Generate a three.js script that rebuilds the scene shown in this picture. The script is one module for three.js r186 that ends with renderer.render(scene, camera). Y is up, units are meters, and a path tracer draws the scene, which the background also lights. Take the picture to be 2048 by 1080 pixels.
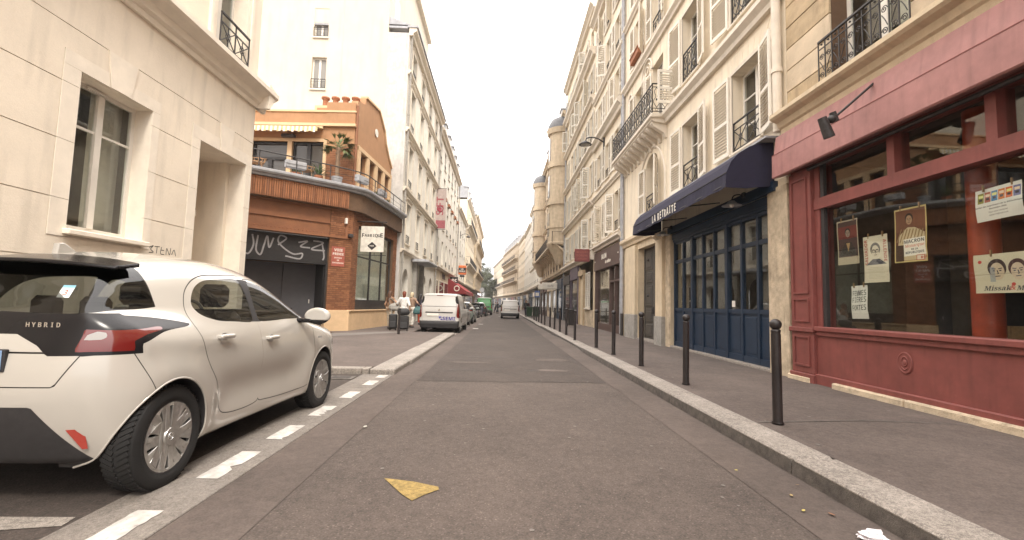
import * as THREE from 'three';
import { mergeGeometries } from 'three/addons/utils/BufferGeometryUtils.js';

// ---------- camera, sky, sun, exposure ----------
const scene = new THREE.Scene();
const camera = new THREE.PerspectiveCamera(61.93, 1024 / 540, 0.05, 3000);
const CAMH = 1.37;
camera.position.set(0, CAMH, 0);
camera.rotation.order = 'YXZ';
camera.rotation.set(Math.atan(69 / 900), -Math.atan(22 / 900), THREE.MathUtils.degToRad(1.5));
const renderer = new THREE.WebGLRenderer({ antialias: true });
renderer.toneMapping = THREE.LinearToneMapping;
renderer.toneMappingExposure = 1.9;
renderer.shadowMap.enabled = true;
{ // overcast sky: brighter towards the zenith, greyer and cooler near the horizon
  const w = 64, h = 64, a = new Float32Array(w * h * 4);
  for (let j = 0; j < h; j++) for (let i = 0; i < w; i++) {
    const el = ((j + .5) / h - .5) * Math.PI, s = Math.max(0, Math.sin(el)), L = 2.9 * (1 + 2 * s) / 3, q = Math.min(1, s / .3), k = q * q * (3 - 2 * q);
    const o = (j * w + i) * 4, g = el < 0 ? .35 : 1, H = .26 + .74 * k;
    a[o] = L * g * H * (.93 + .07 * k); a[o + 1] = L * g * H * (.96 - .012 * k); a[o + 2] = L * g * H * (1 - .085 * k); a[o + 3] = 1;
  }
  const t = new THREE.DataTexture(a, w, h, THREE.RGBAFormat, THREE.FloatType);
  t.mapping = THREE.EquirectangularReflectionMapping; t.magFilter = THREE.LinearFilter; t.minFilter = THREE.LinearFilter; t.needsUpdate = true;
  scene.background = t; scene.environment = t;
}
scene.fog = new THREE.FogExp2(new THREE.Color(.9, .88, .86), .0006);
const sun = new THREE.DirectionalLight(new THREE.Color(1, .93, .82), 1.5);
sun.position.set(16, 60, 34); sun.target.position.set(0, 0, -14);
sun.castShadow = true; sun.shadow.radius = 22; sun.shadow.mapSize.set(2048, 2048);
Object.assign(sun.shadow.camera, { left: -60, right: 60, top: 80, bottom: -80, near: 1, far: 260 });
scene.add(sun, sun.target);
// ---------- helpers ----------
const V = (x, y, z) => new THREE.Vector3(x, y, z);
const PI = Math.PI, lerp = (a, b, t) => a + (b - a) * t, clamp = (x, a = 0, b = 1) => Math.min(b, Math.max(a, x));
const ss = (a, b, x) => { const t = clamp((x - a) / (b - a)); return t * t * (3 - 2 * t); };
function rng(s) { return () => { s |= 0; s = s + 0x6D2B79F5 | 0; let t = Math.imul(s ^ s >>> 15, 1 | s); t = t + Math.imul(t ^ t >>> 7, 61 | t) ^ t; return ((t ^ t >>> 14) >>> 0) / 4294967296; }; }
const R = rng(7);
const taken = {};
function numbered(n) { const k = taken[n] = (taken[n] ?? -1) + 1; return k ? n + '_' + String(k).padStart(3, '0') : n; }
// geometry: everything carries position, normal, uv in metres (box projection in its own axes)
function fin(g, keepUv) {
  if (g.index) g = g.toNonIndexed();
  for (const k of Object.keys(g.attributes)) if (!['position', 'normal', 'uv'].includes(k)) g.deleteAttribute(k);
  g.morphAttributes = {}; g.clearGroups();
  if (!g.attributes.normal) g.computeVertexNormals();
  if (!keepUv) {
    const p = g.attributes.position, n = p.count, uv = new Float32Array(n * 2);
    const a = V(), b = V(), c = V();
    for (let i = 0; i < n; i += 3) {
      a.fromBufferAttribute(p, i); b.fromBufferAttribute(p, i + 1).sub(a); c.fromBufferAttribute(p, i + 2).sub(a); b.cross(c);
      const x = Math.abs(b.x), y = Math.abs(b.y), z = Math.abs(b.z);
      for (let j = i; j < i + 3; j++) {
        const X = p.getX(j), Y = p.getY(j), Z = p.getZ(j);
        if (z >= x && z >= y) { uv[j * 2] = X; uv[j * 2 + 1] = Y; } else if (x >= y) { uv[j * 2] = Z + .37; uv[j * 2 + 1] = Y; } else { uv[j * 2] = X; uv[j * 2 + 1] = Z + .61; }
      }
    }
    g.setAttribute('uv', new THREE.BufferAttribute(uv, 2));
  }
  return g;
}
const merge = (gs) => gs.length === 1 ? fin(gs[0]) : mergeGeometries(gs.map((g) => fin(g)), false);
function box(x0, x1, y0, y1, z0, z1) { const g = new THREE.BoxGeometry(x1 - x0, y1 - y0, z1 - z0); g.translate((x0 + x1) / 2, (y0 + y1) / 2, (z0 + z1) / 2); return g; }
function cbox(x0, x1, y0, y1, z0, z1, c = .01) { // chamfered box
  const f = [], q = (A, B, C, D) => f.push(...A, ...B, ...C, ...A, ...C, ...D), t = (A, B, C) => f.push(...A, ...B, ...C);
  const lo = [x0, y0, z0], hi = [x1, y1, z1];
  c = Math.min(c, (x1 - x0) / 2.1, (y1 - y0) / 2.1, (z1 - z0) / 2.1);
  const P = (s, ax) => s.map((v, i) => (v > 0 ? hi[i] : lo[i]) - (i === ax ? 0 : v * c)); // vertex at corner s on face ax
  const quad = (A, B, C, D) => { // orient outward from the centre
    const m = [0, 1, 2].map((i) => (lo[i] + hi[i]) / 2), e1 = B.map((v, i) => v - A[i]), e2 = C.map((v, i) => v - A[i]);
    const n = [e1[1] * e2[2] - e1[2] * e2[1], e1[2] * e2[0] - e1[0] * e2[2], e1[0] * e2[1] - e1[1] * e2[0]];
    const o = A.map((v, i) => v - m[i]);
    if (n[0] * o[0] + n[1] * o[1] + n[2] * o[2] > 0) D ? q(A, B, C, D) : t(A, B, C); else D ? q(A, D, C, B) : t(A, C, B);
  };
  for (let ax = 0; ax < 3; ax++) for (const s of [-1, 1]) {
    const o = [0, 1, 2].filter((i) => i !== ax), mk = (a, b) => { const v = [0, 0, 0]; v[ax] = s; v[o[0]] = a; v[o[1]] = b; return P(v, ax); };
    quad(mk(-1, -1), mk(1, -1), mk(1, 1), mk(-1, 1));
  }
  for (let ax = 0; ax < 3; ax++) for (const a of [-1, 1]) for (const b of [-1, 1]) { // edges along ax
    const [i, j] = [0, 1, 2].filter((k) => k !== ax), mk = (e, face) => { const v = [0, 0, 0]; v[ax] = e; v[i] = a; v[j] = b; return P(v, face); };
    quad(mk(-1, i), mk(1, i), mk(1, j), mk(-1, j));
  }
  for (const a of [-1, 1]) for (const b of [-1, 1]) for (const d of [-1, 1]) quad(P([a, b, d], 0), P([a, b, d], 1), P([a, b, d], 2));
  const g = new THREE.BufferGeometry(); g.setAttribute('position', new THREE.Float32BufferAttribute(f, 3)); g.computeVertexNormals();
  return g;
}
function cyl(r0, r1, h, n = 16, x = 0, y = 0, z = 0) { const g = new THREE.CylinderGeometry(r1, r0, h, n); g.translate(x, y + h / 2, z); return g; }
function tube(pts, r, seg = 0, rad = 6, closed = false) {
  const c = pts.length === 2 ? new THREE.LineCurve3(V(...pts[0]), V(...pts[1])) : new THREE.CatmullRomCurve3(pts.map((p) => V(...p)), closed);
  return new THREE.TubeGeometry(c, seg || (pts.length === 2 ? 1 : pts.length * 4), r, rad, closed);
}
function bar(a, b, w, d = w) { // square bar from a to b
  const A = V(...a), B = V(...b), L = A.distanceTo(B), g = new THREE.BoxGeometry(w, L, d);
  g.applyQuaternion(new THREE.Quaternion().setFromUnitVectors(V(0, 1, 0), B.clone().sub(A).normalize()));
  g.translate((A.x + B.x) / 2, (A.y + B.y) / 2, (A.z + B.z) / 2); return g;
}
function poly(pts) { const s = new THREE.Shape(); pts.forEach(([x, y], i) => i ? s.lineTo(x, y) : s.moveTo(x, y)); s.closePath(); return s; }
function ext(shape, z0, z1, curveSegments = 12) { const g = new THREE.ExtrudeGeometry(shape, { depth: z1 - z0, bevelEnabled: false, curveSegments }); g.translate(0, 0, z0); return g; }
function lathe(pts, n = 24) { return new THREE.LatheGeometry(pts.map(([r, y]) => new THREE.Vector2(r, y)), n); }
function profileX(pts, x0, x1) { // a moulding: profile [z,y] (counter-clockwise seen from +x) swept along x
  const s = poly(pts.map(([z, y]) => [-z, y])); const g = ext(s, 0, x1 - x0); g.rotateY(PI / 2); g.translate(x0, 0, 0); return g;
}
function flat(pts, y) { const g = new THREE.ShapeGeometry(poly(pts.map(([x, d]) => [x, d]))); g.rotateX(-PI / 2); g.translate(0, y, 0); return g; } // [x, d]: d metres ahead
function mesh(name, geos, mat, parent, keepUv) {
  const g = Array.isArray(geos) ? merge(geos) : (geos.userData.done ? geos : fin(geos, keepUv));
  g.userData.done = true;
  const m = new THREE.Mesh(g, mat); m.name = parent ? name : numbered(name); m.castShadow = m.receiveShadow = true;
  (parent ?? scene).add(m); return m;
}
function tag(o, label, category, group, kind) { Object.assign(o.userData, { label, category }); if (group) o.userData.group = group; if (kind) o.userData.kind = kind; return o; }
function setting(o, label, category) { o.userData.kind = 'structure'; o.userData.label = label; o.userData.category = category; return o; }
function thing(name, label, category, [x, y, z] = [0, 0, 0], turn = 0, group) {
  const o = new THREE.Group(); o.name = numbered(name); scene.add(o); o.position.set(x, y, z); o.rotation.y = turn; return tag(o, label, category, group);
}
function copy(root, label, group) { const r = root.clone(); r.name = numbered(root.name.replace(/_\d{3}$/, '')); r.userData = { ...root.userData }; scene.add(r); if (label) r.userData.label = label; if (group) r.userData.group = group; return r; }

// ---------- noise and textures ----------
const N = 512;
function tileNoise(seed, cx, cy = cx) { // one octave of periodic value noise, N x N
  const r = rng(seed), g = new Float32Array(cx * cy); for (let i = 0; i < g.length; i++) g[i] = r();
  const out = new Float32Array(N * N), f = (t) => t * t * (3 - 2 * t);
  for (let j = 0; j < N; j++) { const y = j / N * cy, y0 = Math.floor(y), fy = f(y - y0), a = (y0 % cy) * cx, b = ((y0 + 1) % cy) * cx;
    for (let i = 0; i < N; i++) { const x = i / N * cx, x0 = Math.floor(x), fx = f(x - x0), x1 = (x0 + 1) % cx, xx = x0 % cx;
      out[j * N + i] = lerp(lerp(g[a + xx], g[a + x1], fx), lerp(g[b + xx], g[b + x1], fx), fy); } }
  return out;
}
function fbm(seed, cx, oct, cy = cx, gain = .5) { const o = new Float32Array(N * N); let a = 1, s = 0; for (let k = 0; k < oct && cx << k <= N; k++) { const t = tileNoise(seed + k * 17, cx << k, cy << k); for (let i = 0; i < o.length; i++) o[i] += a * t[i]; s += a; a *= gain; } for (let i = 0; i < o.length; i++) o[i] = clamp((o[i] / s - .5) * 1.6 + .5); return o; }
const nCoarse = fbm(11, 4, 5), nMid = fbm(23, 16, 4), nFine = fbm(37, 96, 2), nGrain = (() => { const r = rng(5), o = new Float32Array(N * N); for (let i = 0; i < o.length; i++) o[i] = r(); return o; })(), nStreak = fbm(51, 24, 4, 3), nBig = fbm(63, 2, 4), nSpot = fbm(77, 32, 3);
function texOf(fn, srgb = true) {
  const a = new Uint8Array(N * N * 4), enc = (v) => { v = clamp(v); return srgb ? 255 * (v <= .0031308 ? v * 12.92 : 1.055 * v ** (1 / 2.4) - .055) : 255 * v; };
  for (let i = 0; i < N * N; i++) { const c = fn(i); a[i * 4] = enc(c[0]); a[i * 4 + 1] = enc(c[1]); a[i * 4 + 2] = enc(c[2]); a[i * 4 + 3] = 255; }
  const t = new THREE.DataTexture(a, N, N); t.wrapS = t.wrapT = THREE.RepeatWrapping; t.magFilter = THREE.LinearFilter; t.minFilter = THREE.LinearMipmapLinearFilter; t.generateMipmaps = true;
  if (srgb) t.colorSpace = THREE.SRGBColorSpace; t.needsUpdate = true; return t;
}
function rep(t, sx, sy = sx) { const c = t.clone(); c.repeat.set(1 / sx, 1 / sy); c.needsUpdate = true; return c; }
const bumpGrit = texOf((i) => { const v = .55 * nGrain[i] + .45 * nFine[i]; return [v, v, v]; }, false);
const bumpPlaster = texOf((i) => { const v = .5 * nMid[i] + .3 * nFine[i] + .2 * nCoarse[i]; return [v, v, v]; }, false);
const col = (r, g, b) => new THREE.Color().setRGB(r, g, b);
// surface: base colour with grain, patches, streaks and dirt spots, mapped in metres
let sharedMap = null; // after the main table, small surfaces share one neutral variation map
function surf(base, o = {}) {
  if (sharedMap) { const { size = 1, rough = .8, metal = 0, clear = 0, bump = 0, bumpTex = bumpPlaster, bumpSize = size } = o, m = new THREE.MeshPhysicalMaterial({ color: col(...base.map((v) => v / .82)), map: rep(sharedMap, size), roughness: rough, metalness: metal }); if (clear) { m.clearcoat = clear; m.clearcoatRoughness = .1; } if (bump) { m.bumpMap = rep(bumpTex, bumpSize); m.bumpScale = bump; } return m; }
  const { fine = 0, grain = .05, mid = .08, coarse = .1, streak = 0, spot = 0, tint = [1, .97, .92], size = 2, rough = .9, bump = 0, bumpTex = bumpPlaster, bumpSize = size, sparkle = 0, metal = 0, spotCol = [.5, .46, .4], name, clear = 0 } = o;
  const t = texOf((i) => {
    let k = 1 + grain * (nGrain[i] - .5) * 2 + fine * (nFine[i] - .5) * 2 + mid * (nMid[i] - .5) * 2 + coarse * (nCoarse[i] - .5) * 2;
    const st = streak * Math.max(0, nStreak[i] - .55) * 3; k *= 1 - st * .5;
    const sp = spot * ss(.62, .8, nSpot[i] * .6 + nBig[i] * .4);
    if (sparkle && nGrain[i] > .985) k *= 1 + sparkle;
    const w = (nBig[i] - .5) * coarse * 2;
    return [0, 1, 2].map((c) => lerp(base[c] * k * (1 + w * (tint[c] - 1) * 2), base[c] * spotCol[c], sp));
  });
  const m = new THREE.MeshPhysicalMaterial({ color: 0xffffff, map: rep(t, size), roughness: rough, metalness: metal });
  if (clear) { m.clearcoat = clear; m.clearcoatRoughness = .1; }
  if (bump) { m.bumpMap = rep(bumpTex, bumpSize); m.bumpScale = bump; }
  return m;
}
const plain = (c, rough = .6, o = {}) => new THREE.MeshPhysicalMaterial({ color: col(...c), roughness: rough, ...o });
function canvasTex(w, h, draw) { const c = document.createElement('canvas'); c.width = w; c.height = h; const x = c.getContext('2d'); draw(x, w, h); const t = new THREE.CanvasTexture(c); t.colorSpace = THREE.SRGBColorSpace; t.magFilter = THREE.LinearFilter; return t; }
function card(w, h, t = .004) { // a thin board centred on x, base at y=0, front face uv 0..1
  const g = new THREE.BoxGeometry(w, h, t); g.translate(0, h / 2, 0); return g.toNonIndexed();
}
// ---------- materials ----------
const M = {
  asphalt: surf([.08, .062, .0525], { grain: .34, fine: .12, mid: .07, coarse: .15, size: 3.7, sparkle: .8, rough: .93, bump: .004, bumpTex: bumpGrit, bumpSize: .9, tint: [1, .98, .96] }),
  asphaltDark: surf([.058, .045, .038], { grain: .3, fine: .12, mid: .08, coarse: .16, size: 4.3, sparkle: .6, rough: .95, bump: .004, bumpTex: bumpGrit, bumpSize: .9 }),
  gutter: surf([.089, .068, .057], { grain: .2, fine: .1, mid: .1, coarse: .2, size: 3.9, rough: .95, bump: .002, bumpTex: bumpGrit, spot: .4, tint: [1, .95, .88] }),
  pave: surf([.098, .076, .065], { grain: .26, fine: .12, mid: .08, coarse: .2, size: 4.1, rough: .95, bump: .002, bumpTex: bumpGrit, spot: .3, spotCol: [.7, .68, .66], tint: [1, .96, .92] }),
  paveLight: surf([.16, .14, .125], { grain: .1, mid: .08, coarse: .14, size: 2.4, rough: .95, bump: .002, bumpTex: bumpGrit }),
  granite: surf([.25, .22, .19], { grain: .5, fine: .25, mid: .12, coarse: .16, size: 1.6, rough: .85, bump: .0025, bumpTex: bumpGrit, spot: .35 }),
  graniteBand: surf([.17, .148, .128], { grain: .4, fine: .2, mid: .12, coarse: .18, size: 1.1, rough: .88, bump: .0025, bumpTex: bumpGrit, spot: .45 }),
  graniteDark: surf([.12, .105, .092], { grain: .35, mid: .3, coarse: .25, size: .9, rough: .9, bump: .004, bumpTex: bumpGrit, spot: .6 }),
  paint: surf([.45, .42, .385], { grain: .08, mid: .22, coarse: .15, size: .7, rough: .8, spot: .6, spotCol: [.35, .32, .3] }),
  yellow: surf([.25, .172, .055], { grain: .45, mid: .3, coarse: .2, size: .35, rough: .85, spot: .9, spotCol: [.3, .34, .6] }),
  beige: surf([.78, .69, .565], { grain: .04, mid: .03, coarse: .06, size: 3.3, rough: .92, bump: .002, bumpSize: 1.1, streak: .2, spot: .2, spotCol: [.8, .75, .68] }),
  beigeTrim: surf([.8, .72, .605], { grain: .04, mid: .05, coarse: .06, size: 1.9, rough: .9, bump: .002, bumpSize: .8, spot: .1, spotCol: [.8, .76, .7] }),
  cream: surf([.74, .645, .5], { grain: .04, mid: .05, coarse: .08, size: 4.1, rough: .9, bump: .002, bumpSize: 1.3, streak: .26, spot: .12, spotCol: [.8, .75, .68] }),
  creamTrim: surf([.66, .59, .49], { grain: .03, mid: .05, coarse: .06, size: 2.2, rough: .88, bump: .001, streak: .1, spot: .12, spotCol: [.75, .7, .64] }),
  creamWarm: surf([.6, .49, .34], { grain: .04, mid: .06, coarse: .1, size: 2.7, rough: .9, bump: .003, bumpSize: .9, streak: .25, spot: .3, spotCol: [.68, .62, .55] }),
  gable: surf([.6, .53, .42], { grain: .03, mid: .03, coarse: .06, size: 6.3, rough: .92, bump: .004, bumpSize: 2, streak: .12 }),
  stoneOld: surf([.5, .405, .285], { grain: .09, mid: .2, coarse: .22, size: 1.7, rough: .95, bump: .01, bumpSize: 1, streak: .35, spot: .6, spotCol: [.6, .52, .46] }),
  stoneWarm: surf([.42, .32, .2], { grain: .06, mid: .12, coarse: .16, size: 2.3, rough: .93, bump: .006, bumpSize: 1.2, streak: .25, spot: .35, spotCol: [.55, .46, .4] }),
  limestone: surf([.54, .44, .315], { grain: .05, mid: .1, coarse: .14, size: 3.1, rough: .93, bump: .004, bumpSize: 1.2, streak: .3, spot: .2 }),
  white: surf([.7, .66, .58], { grain: .03, mid: .05, coarse: .08, size: 4.7, rough: .9, streak: .15 }),
  greyBase: surf([.3, .28, .25], { grain: .1, mid: .14, coarse: .15, size: 1.1, rough: .9, bump: .003 }),
  partyGrey: surf([.5, .48, .45], { grain: .06, mid: .1, coarse: .14, size: 1.9, rough: .9, streak: .2 }),
  slate: surf([.1, .1, .105], { grain: .06, mid: .14, coarse: .18, size: 1.3, rough: .6, streak: .3 }),
  zinc: surf([.33, .33, .34], { grain: .04, mid: .12, coarse: .18, size: 2.1, rough: .6, streak: .3 }),
  shutter: surf([.7, .65, .56], { grain: .02, mid: .05, coarse: .06, size: 1.3, rough: .65, spot: .08 }),
  shutterGrey: surf([.6, .57, .5], { grain: .02, mid: .05, coarse: .06, size: 1.3, rough: .65, spot: .12 }),
  frame: surf([.72, .68, .61], { grain: .02, mid: .04, coarse: .05, size: .9, rough: .5 }),
  iron: surf([.03, .026, .025], { grain: .2, mid: .3, coarse: .2, size: .5, rough: .55 }),
  bollard: surf([.019, .0135, .0125], { grain: .08, mid: .25, coarse: .3, size: .6, rough: .45 }),
  red: surf([.2, .056, .046], { grain: .05, mid: .08, coarse: .14, size: 1.5, rough: .6, spot: .4, spotCol: [1.25, 1.5, 1.5], streak: .2, tint: [1, 1.05, 1.05] }),
  redFascia: surf([.34, .16, .145], { grain: .05, mid: .09, coarse: .14, size: 1.7, rough: .62, streak: .22, spot: .5, spotCol: [1.1, 1.25, 1.25] }),
  blue: surf([.0115, .026, .052], { grain: .04, mid: .08, coarse: .12, size: 1.2, rough: .45 }),
  awning: surf([.014, .0125, .032], { grain: .1, mid: .1, coarse: .1, size: .8, rough: .92, bump: .0008, bumpTex: bumpGrit, bumpSize: .2 }),
  darkDoor: surf([.062, .056, .05], { grain: .06, mid: .12, coarse: .15, size: 1.1, rough: .5 }),
  orange: surf([.37, .2, .1], { grain: .03, mid: .05, coarse: .08, size: 2.9, rough: .85, streak: .1 }),
  orangeSteel: surf([.22, .088, .037], { grain: .04, mid: .08, coarse: .1, size: 1.9, rough: .6 }),
  orangeTrim: surf([.6, .42, .25], { grain: .03, mid: .05, coarse: .06, size: 1.9, rough: .85 }),
  brick: surf([.25, .105, .048], { grain: .1, mid: .16, coarse: .16, size: 1.3, rough: .9, bump: .003 }),
  brickDark: surf([.2, .08, .036], { grain: .1, mid: .16, coarse: .16, size: 1.1, rough: .9, bump: .003 }),
  mortar: surf([.12, .07, .04], { grain: .1, size: 1.3, rough: .95 }),
  black: surf([.018, .016, .016], { grain: .1, mid: .2, coarse: .2, size: 1, rough: .5 }),
  gateGrey: surf([.085, .083, .09], { grain: .03, mid: .06, coarse: .1, size: 1.7, rough: .5 }),
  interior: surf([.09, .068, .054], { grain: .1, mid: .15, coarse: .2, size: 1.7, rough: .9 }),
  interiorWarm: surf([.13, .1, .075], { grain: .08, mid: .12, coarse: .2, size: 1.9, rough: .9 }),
  curtain: surf([.55, .52, .46], { grain: .03, mid: .06, coarse: .05, size: .8, rough: .95 }),
  glassFar: new THREE.MeshPhysicalMaterial({ color: col(.075, .07, .065), roughness: .06, specularIntensity: 1 }),
  glassFarPale: new THREE.MeshPhysicalMaterial({ color: col(.24, .225, .2), roughness: .08 }),
  glass: new THREE.MeshPhysicalMaterial({ color: col(.93, .95, .93), roughness: .01, transmission: 1, thickness: 0, ior: 1.52 }),
  purple: surf([.1, .075, .1], { size: 1.5, rough: .6 }),
  brown: surf([.085, .05, .04], { size: 1.5, rough: .6, mid: .06 }),
  redSign: surf([.18, .045, .04], { size: 1.5, rough: .6, mid: .06 }),
  terracotta: surf([.3, .12, .06], { size: .8, rough: .9, mid: .15 }),
  wood: surf([.3, .17, .08], { size: .6, rough: .7, streak: .6, mid: .15 }),
};
sharedMap = texOf((i) => { const k = .82 * (1 + .1 * (nGrain[i] - .5) + .26 * (nMid[i] - .5) + .2 * (nCoarse[i] - .5)); return [k, k, k]; });
// ---------- ground, road, pavements ----------
setting(mesh('ground', flat([[-600, -300], [600, -300], [600, 900], [-600, 900]], -.05), M.pave), 'broad paved ground under the whole quarter', 'ground');
function strip(name, x0, x1, d0, d1, y, mat, label, cat) { return setting(mesh(name, flat([[x0, d0], [x1, d0], [x1, d1], [x0, d1]], y), mat), label, cat); }
const road = strip('road', -2.6, 2.6, -20, 320, 0, M.asphalt, 'worn grey brown asphalt street running straight between the houses', 'road');
{ // darker resurfaced stretch with uneven edge
  const p = [], r = rng(3); for (let i = 0; i <= 24; i++) p.push([lerp(-1.425, 1.955, i / 24), 8.02 + .3 * ss(0, 1, i / 24) * .5 + (r() - .5) * .05]);
  for (let i = 0; i <= 30; i++) p.push([1.955 + (r() - .5) * .03, lerp(8.4, 75, i / 30)]);
  for (let i = 30; i >= 0; i--) p.push([-1.41 + .1 * (i / 30) + (r() - .5) * .02, lerp(8.2, 75, i / 30)]);
  mesh('resurfaced_patch', flat(p, .004), M.asphaltDark, road);
  const blob = (x, d, a, b, seed) => { const q = rng(seed), o = []; for (let i = 0; i < 22; i++) { const t = i / 22 * 2 * PI, k = .75 + q() * .5; o.push([x + Math.cos(t) * a * k, d + Math.sin(t) * b * k]); } return o; };
  mesh('worn_patch', flat(blob(1.35, 11.4, .45, .32, 2), .008), M.asphalt, road);
  mesh('worn_patch', flat(blob(1.15, 9.6, .3, .16, 4), .008), M.pave, road);
  mesh('worn_patch', flat(blob(-.7, 10.6, .5, .18, 6), .008), M.asphalt, road);
  // thin cracks in the resurfaced stretch
  for (const [x, d, L, s] of [[-.55, 9.35, .9, 1], [-.3, 11.7, 1, 5], [.9, 9.5, .7, 8]]) { const q = rng(s), a = []; let y = d; for (let i = 0; i <= 12; i++) { y += (q() - .5) * .05; a.push([x + L * (i / 12 - .5), y]); } mesh('crack', flat([...a, ...a.slice().reverse().map(([u, v]) => [u, v + .018 + q() * .02])], .0075), M.iron, road); }
}
strip('gutter', 1.98, 2.52, -20, 320, .004, M.gutter, 'smooth brownish gutter strip along the raised granite kerb', 'gutter');
strip('gutter', -1.95, -1.44, -20, 320, .004, M.gutter, 'smooth brownish gutter strip beside the flush granite band', 'gutter');
// yellow arrow rest
setting(mesh('yellow_marking', flat([[-.86, 3.62], [-.62, 3.56], [-.42, 3.47], [-.41, 3.42], [-.5, 3.33], [-.57, 3.23], [-.66, 3.33]], .006), M.yellow), 'worn yellow painted triangle on the asphalt', 'road marking');
// small pale chewing gum and grit spots on the road
{ const r = rng(9), g = []; for (let i = 0; i < 60; i++) { const x = -1.3 + r() * 3.1, d = 2.4 + r() * 6, a = .006 + r() * .014; g.push(flat([0, 1, 2, 3, 4, 5].map((k) => [x + Math.cos(k * PI / 3) * a * (.7 + r() * .6), d + Math.sin(k * PI / 3) * a * (.7 + r() * .6)]), .0055)); }
  for (let i = 0; i < 40; i++) { const x = 2.9 + r() * 2.4, d = 2.6 + r() * 9, a = .008 + r() * .016; g.push(flat([0, 1, 2, 3, 4, 5].map((k) => [x + Math.cos(k * PI / 3) * a * (.7 + r() * .6), d + Math.sin(k * PI / 3) * a * (.7 + r() * .6)]), .148)); }
  const m = mesh('gum_spots', g, M.paveLight); tag(m, 'scattered pale chewing gum spots on street and pavement', 'spots', null, 'stuff'); }
// right kerb: granite stones with open joints, dropped by the carriage door, and the pavement
{
  const k = setting(new THREE.Group(), 'raised speckled granite kerb edging the bollard pavement', 'kerb'); k.name = 'kerb'; scene.add(k);
  const js = [-9.6, -6.9, -4.2, -1.5, 1.2, 3.85, 6.55, 9.2, 11.3, 13.4]; for (let d = 14.9; d < 140; d += 1.5) js.push(d);
  const top = (d) => .145 - .075 * ss(13.3, 14.2, d) * (1 - ss(19, 20.2, d)) - .05 * ss(27, 28, d) * (1 - ss(31, 32, d));
  const sx = (d) => 2.5 + .14 * ss(13.4, 15.5, d) * (1 - ss(18.5, 21, d));
  for (let i = 0; i + 1 < js.length; i++) {
    const d0 = js[i] + .006, d1 = js[i + 1] - .006, y0 = top(d0), y1 = top(d1), x0 = sx(d0), x1 = sx(d1), w = .37;
    const g = cbox(0, w, -.2, .14, 0, 1, .016), p = g.attributes.position;
    const zc = .016 / 1; for (let q = 0; q < p.count; q++) { const t = p.getZ(q), s = t < .5 ? clamp(t) : clamp(t), d = lerp(d0, d1, s < .1 ? s * .7 : s > .9 ? 1 - (1 - s) * .7 : s); const yy = p.getY(q); p.setXYZ(q, p.getX(q) + lerp(x0, x1, s), yy > 0 ? yy - .14 + lerp(y0, y1, s) : yy, -d); }
    g.computeVertexNormals(); // z mirrored: restore the winding
    const a = p.array; for (let q = 0; q < a.length; q += 9) for (let c = 0; c < 3; c++) { const t = a[q + 3 + c]; a[q + 3 + c] = a[q + 6 + c]; a[q + 6 + c] = t; }
    g.computeVertexNormals();
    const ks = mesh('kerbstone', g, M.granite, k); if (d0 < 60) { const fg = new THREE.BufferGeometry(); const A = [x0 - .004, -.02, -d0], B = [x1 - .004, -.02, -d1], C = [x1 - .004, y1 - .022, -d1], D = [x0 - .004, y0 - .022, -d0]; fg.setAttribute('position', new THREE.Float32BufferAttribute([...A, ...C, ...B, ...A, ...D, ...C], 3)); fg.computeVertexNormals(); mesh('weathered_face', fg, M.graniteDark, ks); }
  }
  const pts = [], far = []; for (let d = -20; d <= 140; d += .8) pts.push([sx(d) + .365, d]);
  const g = new THREE.BufferGeometry(), f = []; for (let i = 0; i + 1 < pts.length; i++) { const [xa, da] = pts[i], [xb, db] = pts[i + 1], ya = top(da) - .004, yb = top(db) - .004, X = 5.9, Y = .15; f.push(xa, ya, -da, X, Y, -da, X, Y, -db, xa, ya, -da, X, Y, -db, xb, yb, -db); }
  g.setAttribute('position', new THREE.Float32BufferAttribute(f, 3)); g.computeVertexNormals();
  setting(mesh('pavement', g, M.pave), 'asphalt pavement with bollards in front of the red and blue shopfronts', 'pavement');
  // a joint line across the pavement
  setting(mesh('pavement_seam', flat([[2.9, 5.0], [4.2, 5.16], [5.45, 5.06], [5.45, 5.09], [4.2, 5.185], [2.9, 5.02]], .1505), M.graniteDark), 'dark seam crossing the asphalt pavement', 'seam');
}
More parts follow.
